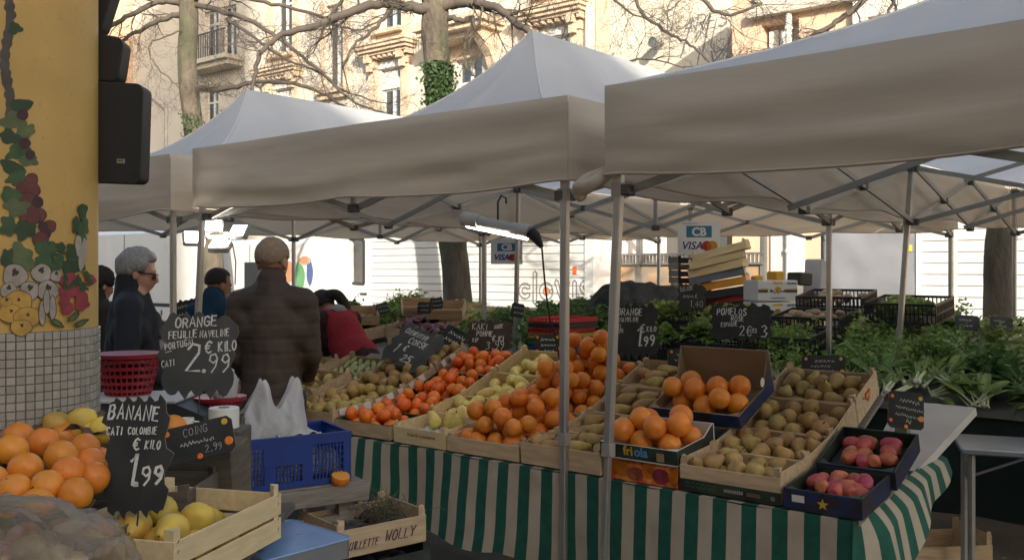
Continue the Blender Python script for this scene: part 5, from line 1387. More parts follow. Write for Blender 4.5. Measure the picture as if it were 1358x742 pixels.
VG = {'lettuce': ([lettuce_mesh(i, M_leafl) for i in range(3)], 'lettuce', 'lettuce'), 'dlettuce': ([lettuce_mesh(i+5, M_leafm) for i in range(2)], 'lettuce', 'lettuce'),
      'parsley': ([herb_mesh(i, M_leafd) for i in range(4)], 'parsley_bunch', 'herbs'), 'dill': ([herb_mesh(i+7, M_leafm, .15, 50, .015, 10) for i in range(3)], 'herb_bunch', 'herbs'),
      'onion': ([onion_mesh(i) for i in range(4)], 'spring_onion_bunch', 'spring onions'), 'chard': ([chard_mesh(i, M_leafm, 20, .24, .042) for i in range(4)], 'leafy_green_bunch', 'leafy greens'),
      'spinach': ([chard_mesh(i+9, M_leafd, 26, .20, .058) for i in range(4)], 'spinach_bunch', 'leafy greens'), 'radish': ([radish_mesh(i) for i in range(2)], 'radish_bunch', 'radishes'),
      'redcab': ([cabbage_mesh(i, M_purple) for i in range(2)], 'red_cabbage', 'cabbage'), 'mush': ([], 'mushroom', 'mushroom')}
def veg(kind, p, yaw, label, group, rnd, sc=1.0, tilt=0.0, M0=None):
    ms, nm, cat = VG[kind]
    o = bpy.data.objects.new(nm, rnd.choice(ms)); COL.objects.link(o); k = sc*rnd.uniform(.88,1.14)
    B = FRAME(p[0], p[1], p[2]) if M0 is None else M0 @ T(*p)
    o.matrix_world = B @ RX(tilt) @ RZ(yaw) @ SC(k,k,k)
    return tag(o, label, cat, group)
def zb(w): return .83 + (w-2.4)*.13
vc = thing('vegetable_counter', 'long grey trestle counter heaped with greens behind the fruit stall', 'table', FRAME(0,0,0))
M_tabledark = mat('grey_table_edge', (0.20,0.20,0.19), 0.6, metal=0.2, var=0.2)
MB().add([(-4.6,2.4,.79),(5.2,2.4,.79),(5.2,4.6,1.076),(-4.6,4.6,1.076),(-4.6,2.4,.82),(5.2,2.4,.82),(5.2,4.6,1.106),(-4.6,4.6,1.106)], [(0,3,2,1),(4,5,6,7),(0,1,5,4),(1,2,6,5),(2,3,7,6),(3,0,4,7)]).build('table_top', M_tabledark, vc)
for x in (-4.4,-2.4,-.6,1.2,2.9,4.9):
    for w_ in (2.55, 4.45): MB().box(x-.03,x+.03,w_-.03,w_+.03,0,zb(w_)-.06).build('leg', M_tabledark, vc)
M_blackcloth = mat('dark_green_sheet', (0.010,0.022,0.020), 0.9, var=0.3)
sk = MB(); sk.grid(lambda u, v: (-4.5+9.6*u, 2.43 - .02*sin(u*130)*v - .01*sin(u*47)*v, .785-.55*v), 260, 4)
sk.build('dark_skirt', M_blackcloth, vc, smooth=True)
rnd = random.Random(77)
# right-hand heap of greens
s = .95
while s < 4.9:
    w_ = 2.50
    while w_ < 4.55:
        px = s + rnd.gauss(0,.04); pw = w_ + rnd.gauss(0,.04)
        f = (px-.95)/3.9
        if px < 1.25 and pw > 3.4: w_ += .2; continue
        if pw < 2.75 and px > 2.2: kd = 'spinach' if rnd.random() < .8 else 'chard'
        elif f < .16: kd = rnd.choice(['dill','chard','onion','dill'])
        elif px - (pw-2.4)*.35 < 2.15: kd = rnd.choice(['onion','onion','onion','chard','dill'])
        else: kd = rnd.choice(['spinach','spinach','chard','parsley','onion' if pw > 3.5 else 'spinach'])
        lab = {'dill':'feathery green herb bunch in the heap beyond the leaning legs','chard':'long-stalked leafy bunch in the heap of greens','onion':'spring onion bunch with white bulbs, in the heap of greens','spinach':'dark spinach bunch in the heap beside the grey boards','parsley':'curly parsley bunch in the right heap of greens'}[kd]
        yaw = rnd.gauss(.5,.45) if kd == 'onion' else rnd.uniform(-1.6,1.6)
        veg(kd, (px, pw, zb(pw)+rnd.uniform(.005,.06)), yaw, lab, lab.split(',')[0].split(' in ')[0]+' in the right heap', rnd, 1.12, tilt=.16)
        w_ += .20
    s += .205
# centre: lettuces and parsley
def black_crate(label, M, W, D, H, group='black plastic crates'):
    t = thing('plastic_crate', label, 'crate', M, group)
    MB().box(.004,W-.004,.004,D-.004,.001,.006).build('crate_floor', M_blackpl, t)
    def wall(L_, Bm, nm):
        m = MB(); n = max(6, int(L_/.028)); th = .008
        m.box(0,L_,0,th,H-.018,H); m.box(0,L_,0,th,0,.018); m.box(0,L_,0,th*.8,H*.46,H*.54)
        for k in range(n+1): x = (L_-.008)*k/n; m.box(x,x+.008,0,th*.9,.018,H-.018)
        m.build(nm, M_blackpl, t, Bm)
    wall(W, T(0,0,0), 'lattice_side'); wall(W, T(0,D-.008,0), 'lattice_side'); wall(D-.02, T(.008,.01,0)@RZ(pi/2), 'lattice_end'); wall(D-.02, T(W,.01,0)@RZ(pi/2), 'lattice_end')
    return t
def slopeM(s, w, lift=0.0, yaw=0.0):
    ey = (EW + EZ*.13).normalized(); return basis(ES, ey, ES.cross(ey), SF(s, w, zb(w)+lift)) @ RZ(yaw)
cr_spots = [(.22,2.9,'dlettuce','black lattice crate of dark lettuce below the salade board',.16),(-.42,2.75,'dlettuce','black lattice crate of dark lettuce behind the orange heap',.16),(.05,3.45,'lettuce','black lattice crate of pale lettuce below the salade board',.2),(-.55,3.45,'lettuce','black lattice crate of pale lettuce behind the naveline board',.2)]
for (cs, cw, kd, lb, lf) in cr_spots:
    M = slopeM(cs, cw, lf-.12); black_crate(lb, M, .58, .38, .13)
    for (x, y) in ((.12,.10),(.30,.11),(.47,.10),(.13,.28),(.31,.27),(.46,.28),(.22,.19),(.40,.19)):
        veg(kd, (x+rnd.gauss(0,.012), y+rnd.gauss(0,.012), .10+rnd.uniform(0,.06)), rnd.uniform(0,6), ('pale frilly' if kd == 'lettuce' else 'dark frilly') + ' lettuce in the ' + lb.split(' of ')[1].split('lettuce ')[1] + ' crate', 'lettuces ' + lb.split('lettuce ')[1], rnd, 1.0, M0=M)
for i, (cs, cw, lf, yw) in enumerate(((.78,2.75,.12,.02),(.78,3.3,.16,.0),(.74,3.85,.22,.03),(1.3,3.75,.20,-.05))):
    M = slopeM(cs, cw, lf, yw)
    black_crate(['empty black lattice crate beside the pomelos board','black lattice crate of pale mushrooms behind the empty one','tall black lattice crate by the white fruit boxes','black lattice crate of green herbs against the steel door'][i], M, .5, .40, .15)
    for q in range((10,26,18,8)[i]):
        if i in (0,3): veg('lettuce' if i == 3 else 'dill', (.06+rnd.random()*.38, .06+rnd.random()*.28, .04), rnd.uniform(0,6), ['herb bunch lying in the black crate beside the pomelos board','','','pale lettuce in the black crate against the steel door'][i], 'greens in black crate %s' % 'abcd'[i], rnd, .8, M0=M)
        else:
            if not VG['mush'][0]:
                for k in range(2): mm_ = MB(); mm_.lathe([(1e-6,0),(.012,0),(.012,.02),(.03,.022),(.035,.035),(.026,.05),(1e-6,.056)], 12); VG['mush'][0].append(mm_.mesh('mushroom_cap', M_mush, smooth=True, angle=180))
            veg('mush', (.05+rnd.random()*.40, .05+rnd.random()*.30, .06+.05*rnd.random()), rnd.uniform(0,6), ['','brown mushroom in the crate behind the empty black one','brown mushroom in the tall black crate',''][i], 'mushrooms %s' % 'abcd'[i], rnd, 1.1, M0=M, tilt=rnd.gauss(0,.5))
# parsley left of the lettuces
for k in range(34):
    px = rnd.uniform(-1.75,-.7); pw = rnd.uniform(2.7,4.2)
    veg('parsley', (px, pw, zb(pw)+.06+rnd.uniform(0,.05)), rnd.uniform(-1.5,1.5), 'dark parsley bunch heaped in front of the logo truck', 'parsley heaped in front of the logo truck', rnd, 1.1, .2)
for k in range(6):
    px = -2.05+rnd.uniform(-.15,.15); pw = rnd.uniform(3.4,4.4)
    veg('lettuce', (px, pw, zb(pw)+.09), rnd.uniform(0,6), 'pale lettuce between the canopy legs and the parsley', 'lettuces between legs and parsley', rnd, 1.1)
# crates with radish, herbs, red cabbage on the left part
spots = [(-2.45,2.55,'redcab',5),(-2.35,3.2,'lettuce',6),(-2.9,2.95,'redcab',5),(-2.95,3.6,'radish',8),(-3.4,2.7,'parsley',7),(-3.5,3.3,'dill',7),(-3.9,3.2,'radish',8),(-3.95,3.85,'dill',6),(-3.4,3.95,'onion',7),(-4.5,3.4,'parsley',6)]
nm_ = {'redcab':'red cabbages','lettuce':'pale lettuces','radish':'radish bunches','parsley':'parsley bunches','dill':'herb bunches','onion':'spring onions'}
nb_ = ['beside the brown board','beside the leaning canopy leg','behind the clementine board','in front of the tree trunk','next to the red vest','in the middle row by the vest','at the truck cab','below the cab window','below the truck slats','at the end near the cab']
for i, (cs, cw, kd, n) in enumerate(spots):
    M = slopeM(cs, cw, .04, rnd.gauss(0,.04))
    wood_crate('wooden_crate', 'wooden crate of %s %s' % (nm_[kd], nb_[i]), M, .42, .52, .10, 'wooden crates on the vegetable counter', None, .02)
    for q in range(n):
        veg(kd, (.09+.24*rnd.random(), .09+.36*(q+.5)/n, .03+.03*rnd.random()), rnd.uniform(-2,2), '%s in the crate %s' % ({'redcab':'red cabbage','lettuce':'pale lettuce','radish':'radish bunch','parsley':'parsley bunch','dill':'herb bunch','onion':'spring onion bunch'}[kd], nb_[i]), 'vegetables %s' % nb_[i], rnd, .95, M0=M)
# empty crates stood on the far edge
for i, (px, py, Y, yw) in enumerate([(534,412,9.2,.2),(566,416,8.9,-.1),(455,424,8.8,.3)]):
    c = at(px, py+8, Y); M = T(*c) @ RZ(yw) @ RX(.35)
    wood_crate('wooden_crate', ['empty wooden crate with hand hole at the far counter edge','empty wooden crate beside the tiny chalk boards','empty wooden crate beside the red vest'][i], M, .34, .26, .10, 'empty crates at the far edge')
# stack of coloured flat crates in the aisle
cols = [(0.50,0.03,0.03),(0.03,0.035,0.04),(0.40,0.02,0.02),(0.45,0.28,0.04),(0.03,0.14,0.05),(0.03,0.06,0.22),(0.04,0.04,0.045),(0.02,0.05,0.16),(0.35,0.03,0.03),(0.03,0.03,0.035),(0.03,0.10,0.05),(0.02,0.02,0.03),(0.03,0.04,0.1),(0.03,0.03,0.03)]
c0 = at(724, 421, 6.35)
for k, cc in enumerate(cols):
    mm = mat('crate_plastic', cc, 0.5, var=0.15); M = basis(ES, EW, EZ, Vector((c0.x, c0.y, c0.z-.035*(k+1)))) @ RZ(R.gauss(0,.02)) @ T(-.15,0,0)
    t = thing('flat_crate', '%s flat plastic crate, number %s down in the coloured stack' % (['red','black','dark red','ochre','green','blue','charcoal','navy','crimson','soot black','bottle green','ink black','slate blue','jet black'][k], ['first','second','third','fourth','fifth','sixth','seventh','eighth','ninth','tenth','eleventh','twelfth','thirteenth','fourteenth'][k]), 'crate', M, 'coloured stack of flat crates')
    MB().rbox(0,.30,0,.4,0,.006,.002).build('crate_floor', mm, t)
    rm = MB(); rm.box(0,.30,0,.006,.0065,.012).box(0,.30,0,.006,.024,.032)
    for q in range(11): rm.box(.0+.029*q,.008+.029*q,0,.006,.012,.024)
    rm.build('front_lattice', mm, t); MB().box(0,.006,.0065,.4,.0065,.032).build('side_wall', mm, t); MB().box(.294,.30,.0065,.4,.0065,.032).build('side_wall', mm, t); MB().box(.0065,.2935,.394,.4,.0065,.032).build('back_wall', mm, t)
zk = c0.z-.035*len(cols)
tag(MB().box(-.16,.16,-.01,.41,0,zk-.004).build('crate_plinth', M_wood, None, basis(ES, EW, EZ, Vector((c0.x,c0.y,0)))), 'dark timber box carrying the coloured stack of flat crates', 'box')
# dark tarpaulin heap behind the naveline board
tp = MB()
def tarp(u, v):
    x = -.62+1.24*u; y = -.35+.7*v; h = 1.0 - (abs(2*u-1))**4*.5 - (abs(2*v-1))**4*.4
    return (x, y, max(.0, h)*(1.44 + .10*noise.noise(Vector((u*4,v*4,1))) + .05*noise.noise(Vector((u*11,v*11,4)))))
tp.grid(tarp, 40, 30)
c = at(843, 380, 8.4)
tag(tp.build('tarpaulin_heap', mat('black_tarpaulin', (0.018,0.017,0.016), 0.6, var=0.4, vscale=5, col2=(0.05,0.035,0.02), c2scale=6, c2lo=.55, c2hi=.75, bump=.8, bscale=12, bdist=.04), None, T(c.x, c.y, 0), smooth=True, angle=180), 'black crumpled tarpaulin over goods behind the naveline board', 'tarpaulin')
# leaning pile of wooden and plastic crates
pile = [(968,404,'charcoal',(0.03,0.03,0.035)),(975,392,'red',(0.30,0.04,0.03)),(960,385,'black',(0.03,0.03,0.03)),(958,373,'orange',(0.70,0.30,0.03)),(955,362,'grey',(0.16,0.17,0.20)),(953,352,'wood',None),(955,340,'wood',None),(958,329,'wood',None)]
for k, (px, py, nm, cc) in enumerate(pile):
    c = at(px, py, 9.0-.02*k); M = T(*c) @ RZ(-.35+R.gauss(0,.06)) @ RY(-.12-.02*k) @ T(-.3,0,-.06)
    wood_crate('stacked_crate', '%s crate in the leaning pile, level %s from its bottom' % (nm if cc else 'bare wooden', ['one','two','three','four','five','six','seven','eight'][k]), M, .52, .36, .075, 'leaning pile of crates', mat('crate_'+nm, cc, .5, var=.2) if cc else M_plyy, .015)
pz = at(958,412,9.0)
for k in range(9):
    M = T(pz.x-.25, pz.y, pz.z-.115*(k+1)+.02) @ RZ(-.3+R.gauss(0,.05))
    wood_crate('stacked_crate', 'crate in the hidden foot of the leaning pile', M, .52, .36, .10, 'foot of the leaning pile', [M_ply, M_plyy][k % 2], .01)
# second pile to its left
for k in range(9):
    c = at(915, 345+9*k, 9.4); M = T(*c) @ RZ(.1+R.gauss(0,.08)) @ T(-.12,0,-.03)
    wood_crate('stacked_crate', 'dark crate in the straight pile beside the post, level %s from its top' % ['one','two','three','four','five','six','seven','eight','nine'][k], M, .34, .34, .055, 'straight dark pile of crates', mat('crate_dark', [(0.04,0.035,0.03),(0.10,0.07,0.03),(0.03,0.03,0.05)][k % 3], .6, var=.2), .01)
# white printed fruit boxes
M_boxw = mat('white_glossy_carton', (0.60,0.60,0.61), 0.5, var=0.05)
M_print = mat('olive_print', (0.16,0.17,0.06), 0.6); M_boxdk = mat('dark_green_band', (0.04,0.07,0.06), 0.6)
for k in range(7):
    c = at(1041, 399+29*k, 8.2); M = T(c.x, c.y, c.z) @ RZ(.10+R.gauss(0,.015)); W, H = 78/FPX*8.2*.96, 27/FPX*8.2
    t = thing('fruit_box', 'white printed fruit box with dark bands, %s of its stack by the steel door' % ['topmost','second','third','fourth','fifth','sixth','lowest'][k], 'box', M, 'white printed fruit boxes')
    MB().rbox(-W/2,W/2-.13,0,.35,0,H,.004).build('box_body', M_boxw, t)
    MB().box(-W/2+.004,W/2-.134,.004,.346,H+.0005,H+.004).build('box_lid', M_boxw, t)
    if k < 3:
        for x0,x1 in ((-W/2+.005,-W/2+.09),(W/2-.235,W/2-.135)):
            MB().box(x0,x1,-.0015,-.0003,H*.42,H*.56).build('print_band', M_boxdk, t); MB().box(x0,x1,-.0015,-.0003,H*.58,H*.62).build('print_band', M_lettery, t)
        MB().lathe([(1e-6,0),(.022,0)], 18, M=T(-.065,-.001,H*.6)@RX(pi/2)@SC(1.3,.8,1)).build('print_mark', M_lettery, t)
        wm = MB(); ribbon(wm, [(-.055+.012*q, .012*sin(q*2.1)+(.018 if q in (0,8) else 0), 0) for q in range(10)], .009); o_ = MB(); o_.v = [Vector((-.065+p.x, -.002, H*.44+p.y)) for p in wm.v]; o_.f = wm.f; o_.m = wm.m; o_.build('wordmark_print', M_print, t)
        for x in (-.125, .0): MB().lathe([(1e-6,0),(.013,0)], 12, M=T(x,-.001,H*.5)@RX(pi/2)).build('round_print', M_print, t)
        fp = MB()
        for q in range(12): fp.box(-.125+.0105*q,-.118+.0105*q,-.002,-.0012,H*.12,H*.18)
        for q in range(6): fp.box(W/2-.225+.014*q,W/2-.215+.014*q,-.002,-.0012,H*.82,H*.92)
        fp.build('small_print', M_cbblue, t)
        MB().box(-.11,-.02,-.0015,-.0003,H*.84,H*.94).build('print_band', M_lettery, t)
    MB().box(W/2-.1295,W/2-.1285,.05,.3,H*.4,H*.56).build('print_band', M_boxdk, t)
for i, (px, py, col_, sx) in enumerate([(1008,368,(0.55,0.30,0.03),.07),(1035,362,(0.55,0.30,0.03),.08),(1070,358,(0.03,0.035,0.03),.16),(1093,378,(0.42,0.43,0.46),.2)]):
    c = at(px, py+(11 if i != 2 else 17), 8.3 if i < 3 else 8.5); m = MB(); m.rbox(-sx/2,sx/2,0,.16,-.02,.09 if i < 3 else .3,.01)
    tag(m.build('empty_box', mat('box_card', col_, .6, var=.15), None, T(*c) @ RZ(.3*i) @ RY(.1*i-.12)), ['small amber box lying on the white boxes by the wall','amber carton lying on the white boxes','dark green box tipped on the white boxes','grey printed box tipped against the steel door'][i], 'box')
# right foreground: white board, metal table, floor crate
pts = [at(1150,612,3.906), at(1215,625,3.717), at(1294,540,4.21), at(1192,530,4.454)]
nn = (pts[1]-pts[0]).cross(pts[3]-pts[0]).normalized()
m = MB(); vs = [p for p in pts] + [p - nn*.035 for p in pts]; m.add(vs, [(0,1,2,3),(7,6,5,4),(0,4,5,1),(1,5,6,2),(2,6,7,3),(3,7,4,0)])
tag(m.build('white_board', M_cardw), 'white foam lid leaning on the counter corner beside the prickly pears', 'lid')
ft = thing('folding_table', 'folding table with bare metal top beside the striped cloth corner', 'table', T(*at(1283,742,4.5)[:2], 0) @ RZ(-.35))
MB().rbox(-.03,1.3,-.02,.42,.715,.745,.006).build('table_top', M_steel, ft)
for (x, y) in ((.02,.02),(.02,.34),(1.2,.02),(1.2,.34)):
    MB().tube([(x,y,0),(x,y,.712)], .017, 8).build('leg', M_aludark, ft, smooth=True)
for x in (.02,1.2): MB().bar((x,.037,.60),(x,.323,.60),.022,.05).build('stretcher', M_aludark, ft)
for x in (.02,1.2): MB().bar((x+.02,.18,.58),(x+.30,.18,.70),.01,.012).build('brace', M_steel, ft)
c = at(1245,742,5.0); M = T(c.x, c.y, .002) @ RZ(.12) @ T(-.22,-.1,0)
wood_crate('wooden_crate', 'empty wooden crate lying on the ground beside the metal table', M, .46, .32, .16, None, M_ply, .05, slats=1)
for i, (px, Y) in enumerate([(1340,6.3),(1312,6.5)]):
    c = at(px, 500, Y); M = T(c.x, c.y, .003+.0*i) @ RZ(-.2); wood_crate('wooden_crate', ['brown slatted crate standing under the vegetable counter edge','brown slatted crate partly behind the folding table leg'][i], M, .5, .36, .24, 'crates under the vegetable counter', M_cardb, .0, slats=2)
# leaf litter
lm = MB(); rn = random.Random(5)
for _ in range(420):
    p = SF(rn.uniform(1.6,4.2), rn.uniform(.9,2.5), .016); s_ = rn.uniform(.01,.035); B = T(*p) @ Euler((rn.gauss(0,.5), rn.gauss(0,.5), rn.uniform(0,6))).to_matrix().to_4x4()
    lm.add([(-s_,0,0),(0,-s_*.5,s_*.2),(s_,0,0),(0,s_*.5,s_*.2)], [(0,1,2,3)], rn.choice([0,0,1]), B)
o = lm.build('leaf_litter', [M_leafm, M_leafl]); stuff(o); o['label'] = 'trampled green leaf scraps on the asphalt by the metal table'; o['category'] = 'leaf litter'
# ------------------------------------------------------------------ painted pillar at the left
M_yellow = mat('yellow_painted_plaster', (0.56,0.34,0.090), 0.6, var=0.12, vscale=5, bump=0.35, bscale=130, bdist=0.003, col2=(0.44,0.28,0.09), c2scale=70, c2lo=0.62, c2hi=0.72)
M_tile = mat('grey_mosaic_tile', (0.34,0.305,0.25), 0.35, var=0.12, vscale=30, rand=0.14, hue=0.01)
M_grout = mat('mosaic_grout', (0.19,0.17,0.145), 0.9, var=0.15)
PC = Vector((-1.462, 2.68, 0)); PR = .262
pl = thing('painted_pillar', 'round yellow pillar painted with fruit and vegetables above a mosaic base', 'pillar', T(*PC))
ZM = 1.432
MB().lathe([(PR,ZM),(PR,3.5)], 72).build('shaft', M_yellow, pl, smooth=True, angle=60)
MB().lathe([(PR+.001,0),(PR+.001,ZM),(PR-.02,ZM+.002)], 72).build('grout_base', M_grout, pl, smooth=True, angle=60)
tp_ = .0228; ncol = int(2*pi*(PR+.002)/tp_); tm = MB().rbox(-.0102,.0102,-.0025,.0015,-.0102,.0102,.0009).mesh('mosaic_tile', M_tile)
big = MB(); camd = math.atan2(-PC.y, -PC.x); rn = random.Random(3)
for c in range(ncol):
    a = 2*pi*c/ncol; da = (a - camd + pi) % (2*pi) - pi
    for r in range(62):
        z = ZM - .0125 - r*tp_
        if z < .02: break
        Mt = T((PR+.003)*cos(a), (PR+.003)*sin(a), z) @ RZ(a + pi/2) @ RX(rn.gauss(0,.02)) @ RZ(rn.gauss(0,.02))
        if -.28 < da < 1.62 and r < 14: inst('mosaic_tile', tm, pl, Mt)
        else: big.add([(-.0102,-.0015,-.0102),(.0102,-.0015,-.0102),(.0102,-.0015,.0102),(-.0102,-.0015,.0102)], [(0,1,2,3)], M=Mt)
o = big.build('mosaic_field', M_tile, pl); stuff(o)
# the mural: flat painted patches following the curve
def on_pillar(px, py, lift):
    a = (px-CXP)/FPX; r = PR + lift
    A_, B_, C_ = a*a+1, -2*(a*PC.x+PC.y), PC.x**2+PC.y**2-r*r; disc = B_*B_-4*A_*C_
    Y = (-B_ - sqrt(max(0, disc)))/(2*A_) if disc > 0 else -B_/(2*A_)
    return Vector((a*Y-PC.x, Y-PC.y, CAMH-(py-HYP)/FPX*Y))
nlay = [0]
def paint(cx, cy, rx, ry, mm, wob=.1, rot=0.0, spikes=0, n=28, nm='painted_patch', inner=True):
    nlay[0] += 1; lift = .0004 + .00006*nlay[0]; m = MB(); P = []
    for i in range(n):
        t = 2*pi*i/n; k = 1 + wob*sin(3*t+cx) + wob*.6*sin(5*t+cy) + (.22*abs(sin(spikes*t/2)) - .1 if spikes else 0)
        x, y = rx*k*cos(t), ry*k*sin(t); P.append((cx + x*cos(rot)-y*sin(rot), cy + x*sin(rot)+y*cos(rot)))
    c = on_pillar(cx, cy, lift); h = [on_pillar(cx+(p[0]-cx)*.5, cy+(p[1]-cy)*.5, lift) for p in P]; e = [on_pillar(p[0], p[1], lift) for p in P]
    m.add([c]+h+e, [(0,1+i,1+(i+1)%n) for i in range(n)] + [(1+i,1+n+i,1+n+(i+1)%n,1+(i+1)%n) for i in range(n)])
    return m.build(nm, mm, pl)
def pm(nm, c, **k): return mat('mural_'+nm, c, .65, var=.3, vscale=28, **k)
mL1, mL2, mL3 = pm('leaf_dark', (0.030,0.055,0.020)), pm('leaf_olive', (0.10,0.12,0.045)), pm('leaf_mid', (0.045,0.09,0.03))
mG1, mG2 = pm('grape', (0.14,0.035,0.028)), pm('grape_dark', (0.055,0.022,0.022)); mW, mLe, mRd, mBk, mStem = pm('garlic', (0.33,0.28,0.22)), pm('lemon', (0.46,0.26,0.045)), pm('pepper', (0.26,0.035,0.04)), pm('line', (0.04,0.03,0.025)), pm('wood', (0.075,0.06,0.045))
rn = random.Random(9)
for k in range(14): paint(10+4*sin(k*.7), k*13-6, 7, 10, mStem, .1)
paint(20, 38, 9, 8, mL1, .2)
for (x,y,rx,ry,mm) in [(28,140,15,9,mL1),(18,160,18,11,mL2),(34,175,13,9,mL2),(14,182,15,9,mL1),(24,200,16,10,mL3),(38,212,12,8,mL2),(16,222,16,9,mL1),(22,236,14,8,mL3)]: paint(x,y,rx,ry,mm,.12,rn.uniform(-.5,.5),5)
for (x,y,r) in [(30,152,7),(33,190,7),(40,205,6),(42,238,8),(30,248,8),(44,252,9),(38,270,13),(50,268,7),(52,285,9),(33,285,8),(44,288,9),(66,300,8),(60,310,7),(57,300,6),(54,318,10)]:
    paint(x,y,r*1.12,r*1.12,mG2,.03); paint(x-.5,y-.5,r,r,mG1 if r > 7 else mG2,.03)
for (x,y,rx,ry,mm) in [(14,258,13,10,mL3),(22,275,16,11,mL2),(12,300,12,13,mL3),(33,305,14,12,mL1),(26,338,18,14,mL2),(10,345,8,16,mL1),(38,352,15,7,mL2)]: paint(x,y,rx,ry,mm,.14,rn.uniform(-.5,.5),5)
for k in range(26): paint(52+rn.uniform(0,58), 325+rn.uniform(0,34), rn.uniform(6,11), rn.uniform(6,10), rn.choice([mL1,mL3,mL3]), .2, rn.uniform(0,3))
for (x,y) in [(110,280),(102,298),(112,300),(108,315)]: paint(x,y,6,11,mL1 if y < 300 else mL3,.15)
for (x,y) in [(104,325),(112,330),(108,345)]: paint(x,y,4,14,mW,.08)
for (x,y,r) in [(20,365,16),(55,362,13),(12,385,11),(40,385,13),(64,385,14),(75,366,8)]: paint(x,y,r*1.06,r*.98,mBk,.05); paint(x,y,r,r*.92,mW,.05); paint(x,y-4,r*.28,r*.3,mBk,.2)
for k in range(16): paint(84+rn.uniform(0,38), 368+rn.uniform(0,44), rn.uniform(6,10), rn.uniform(7,11), mRd, .12)
for k in range(9): paint(86+rn.uniform(0,34), 362+rn.uniform(0,26), 3, 7, mL1, .2, rn.uniform(-.6,.6))
for (x,y,r) in [(24,400,19),(14,415,16),(36,420,17),(28,434,14),(8,400,8)]: paint(x,y,r*1.05,r*.80,mBk,.05); paint(x,y,r,r*.75,mLe,.05); paint(x+1,y-3,2.2,2.2,mBk,.2)
for (x,y) in [(56,415),(70,408),(62,400)]: paint(x,y,5,17,mBk,.04); paint(x,y,4,16,mW,.04)
for (x,y,ro) in [(76,428,.5),(98,420,-.7),(108,428,-.5)]: paint(x,y,10,4,mL1,.1,ro); paint(x,y,7,2,mL2,.1,ro)
# canopy slab the pillar carries, over the photographer
hall = thing('lintel_beam', 'concrete beam carried by the row of yellow pillars above the photographer', 'beam', FRAME(0,0,0))
MB().box(-14, 12, -2.3, -1.8, 3.503, 3.85).build('beam', M_concrete, hall)
for x in (-9, -4.5, 9): MB().lathe([(.262,0),(.262,3.5)], 32, M=T(x,-2.04,0)).build('pillar', M_yellow, hall, smooth=True, angle=60)
# loudspeakers on the far side of the pillar
M_spk = mat('black_speaker_shell', (0.013,0.013,0.013), 0.6, var=0.2, vscale=20, bump=0.3, bscale=220, bdist=.002)
def speaker(label, x0, y0, x1, y1, Y, rad, rz, ry):
    c = at((x0+x1)/2, (y0+y1)/2, Y); W, H = (x1-x0)/FPX*Y, (y1-y0)/FPX*Y
    t = thing('loudspeaker', label, 'loudspeaker', T(*c) @ RZ(rz) @ RY(ry), 'loudspeakers on the pillar')
    P = []
    for (cx, cy, a0) in ((W/2-rad,H/2-rad,0),(-W/2+rad,H/2-rad,90),(-W/2+rad,-H/2+rad,180),(W/2-rad,-H/2+rad,270)):
        for k in range(5): a = radians(a0+22.5*k); P.append((cx+rad*cos(a), cy+rad*sin(a)))
    m = MB(); B = basis(Vector((1,0,0)), Vector((0,0,1)), Vector((0,-1,0)), Vector((0,0,0)))
    m.prism(P, -.07, .0, M=B); m.prism([(p[0]*.965,p[1]*.98) for p in P], .0, .008, M=B); m.build('cabinet', M_spk, t, smooth=True, angle=35)
    MB().tube([B @ Vector((p[0]*.985,p[1]*.99,.004)) for p in P+[P[0]]], .0035, 5).build('grille_rim', M_blackpl, t, smooth=True)
    return t, W, H
t, W, H = speaker('largest black loudspeaker with a small printed plate, lowest on the painted pillar', 84, 110, 188, 241, 2.78, .02, .04, .03)
MB().box(-.01,.012,-.0095,-.0082,-.006,.006).build('name_plate', mat('grey_plate', (0.28,0.25,0.20), .5), t, T(W/2-.058,0,-H/2+.062)@SC(1.05,1,1.05))
m = MB()
for q in range(4): m.box(-.008+.0042*q,-.0052+.0042*q,-.0102,-.0097,-.0015,.0035)
m.build('plate_print', M_blackpl, t, T(W/2-.058,0,-H/2+.062))
speaker('middle black loudspeaker with rounded corners on the painted pillar', 92, 46, 160, 104, 2.80, .022, .08, .14)
speaker('topmost black loudspeaker tilted down on the painted pillar', 90, -60, 148, 36, 2.82, .02, .1, .30)

# ------------------------------------------------------------------ left foreground stall
M_oldwood = mat('old_grey_wood', (0.115,0.092,0.066), 0.85, var=0.35, vscale=9, bump=0.5, bscale=30, stretch=(1,1,5))
tb = thing('side_table', 'low timber table under the leafy oranges and the quince crate', 'table', T(-1.0,2.2,0))
for k in range(7): MB().rbox(-.75,.33,-.72+.205*k,-.72+.205*k+.2,.855,.88,.003).build('plank', M_oldwood, tb)
for (x,y) in ((-.68,-.64),(.27,-.64),(-.68,.62),(.27,.62)): MB().box(x-.03,x+.03,y-.03,y+.03,0,.854).build('leg', M_oldwood, tb)
M = T(-1.33,1.92,.882) @ RZ(.05)
wood_crate('wooden_crate', 'wooden crate of leafy oranges in front of the mosaic pillar', M, .44, .52, .12, None, M_oldwood, .0, slats=1)
rn = random.Random(31)
pos = [(25,580,2.42),(58,587,2.36),(15,597,2.25),(34,621,2.16),(81,605,2.26),(90,626,2.16),(112,594,2.40),(120,614,2.30),(124,633,2.2),(63,644,2.1),(8,676,2.04),(100,655,2.1),(50,668,2.05),(-12,640,2.1),(-18,610,2.25),(85,578,2.5),(132,612,2.42),(20,650,2.08)]
M_oleaf = mat('citrus_leaf', (0.030,0.055,0.014), 0.4, var=0.3, vscale=30, rand=.2)
lfm = MB(); leaf(lfm, (0,0,0), (0,1,.1), (0,0,1), .075, .036, .5, .03, rn, 0, 4, 6, .9); lfm = lfm.mesh('citrus_leaf', M_oleaf, smooth=True, angle=180)
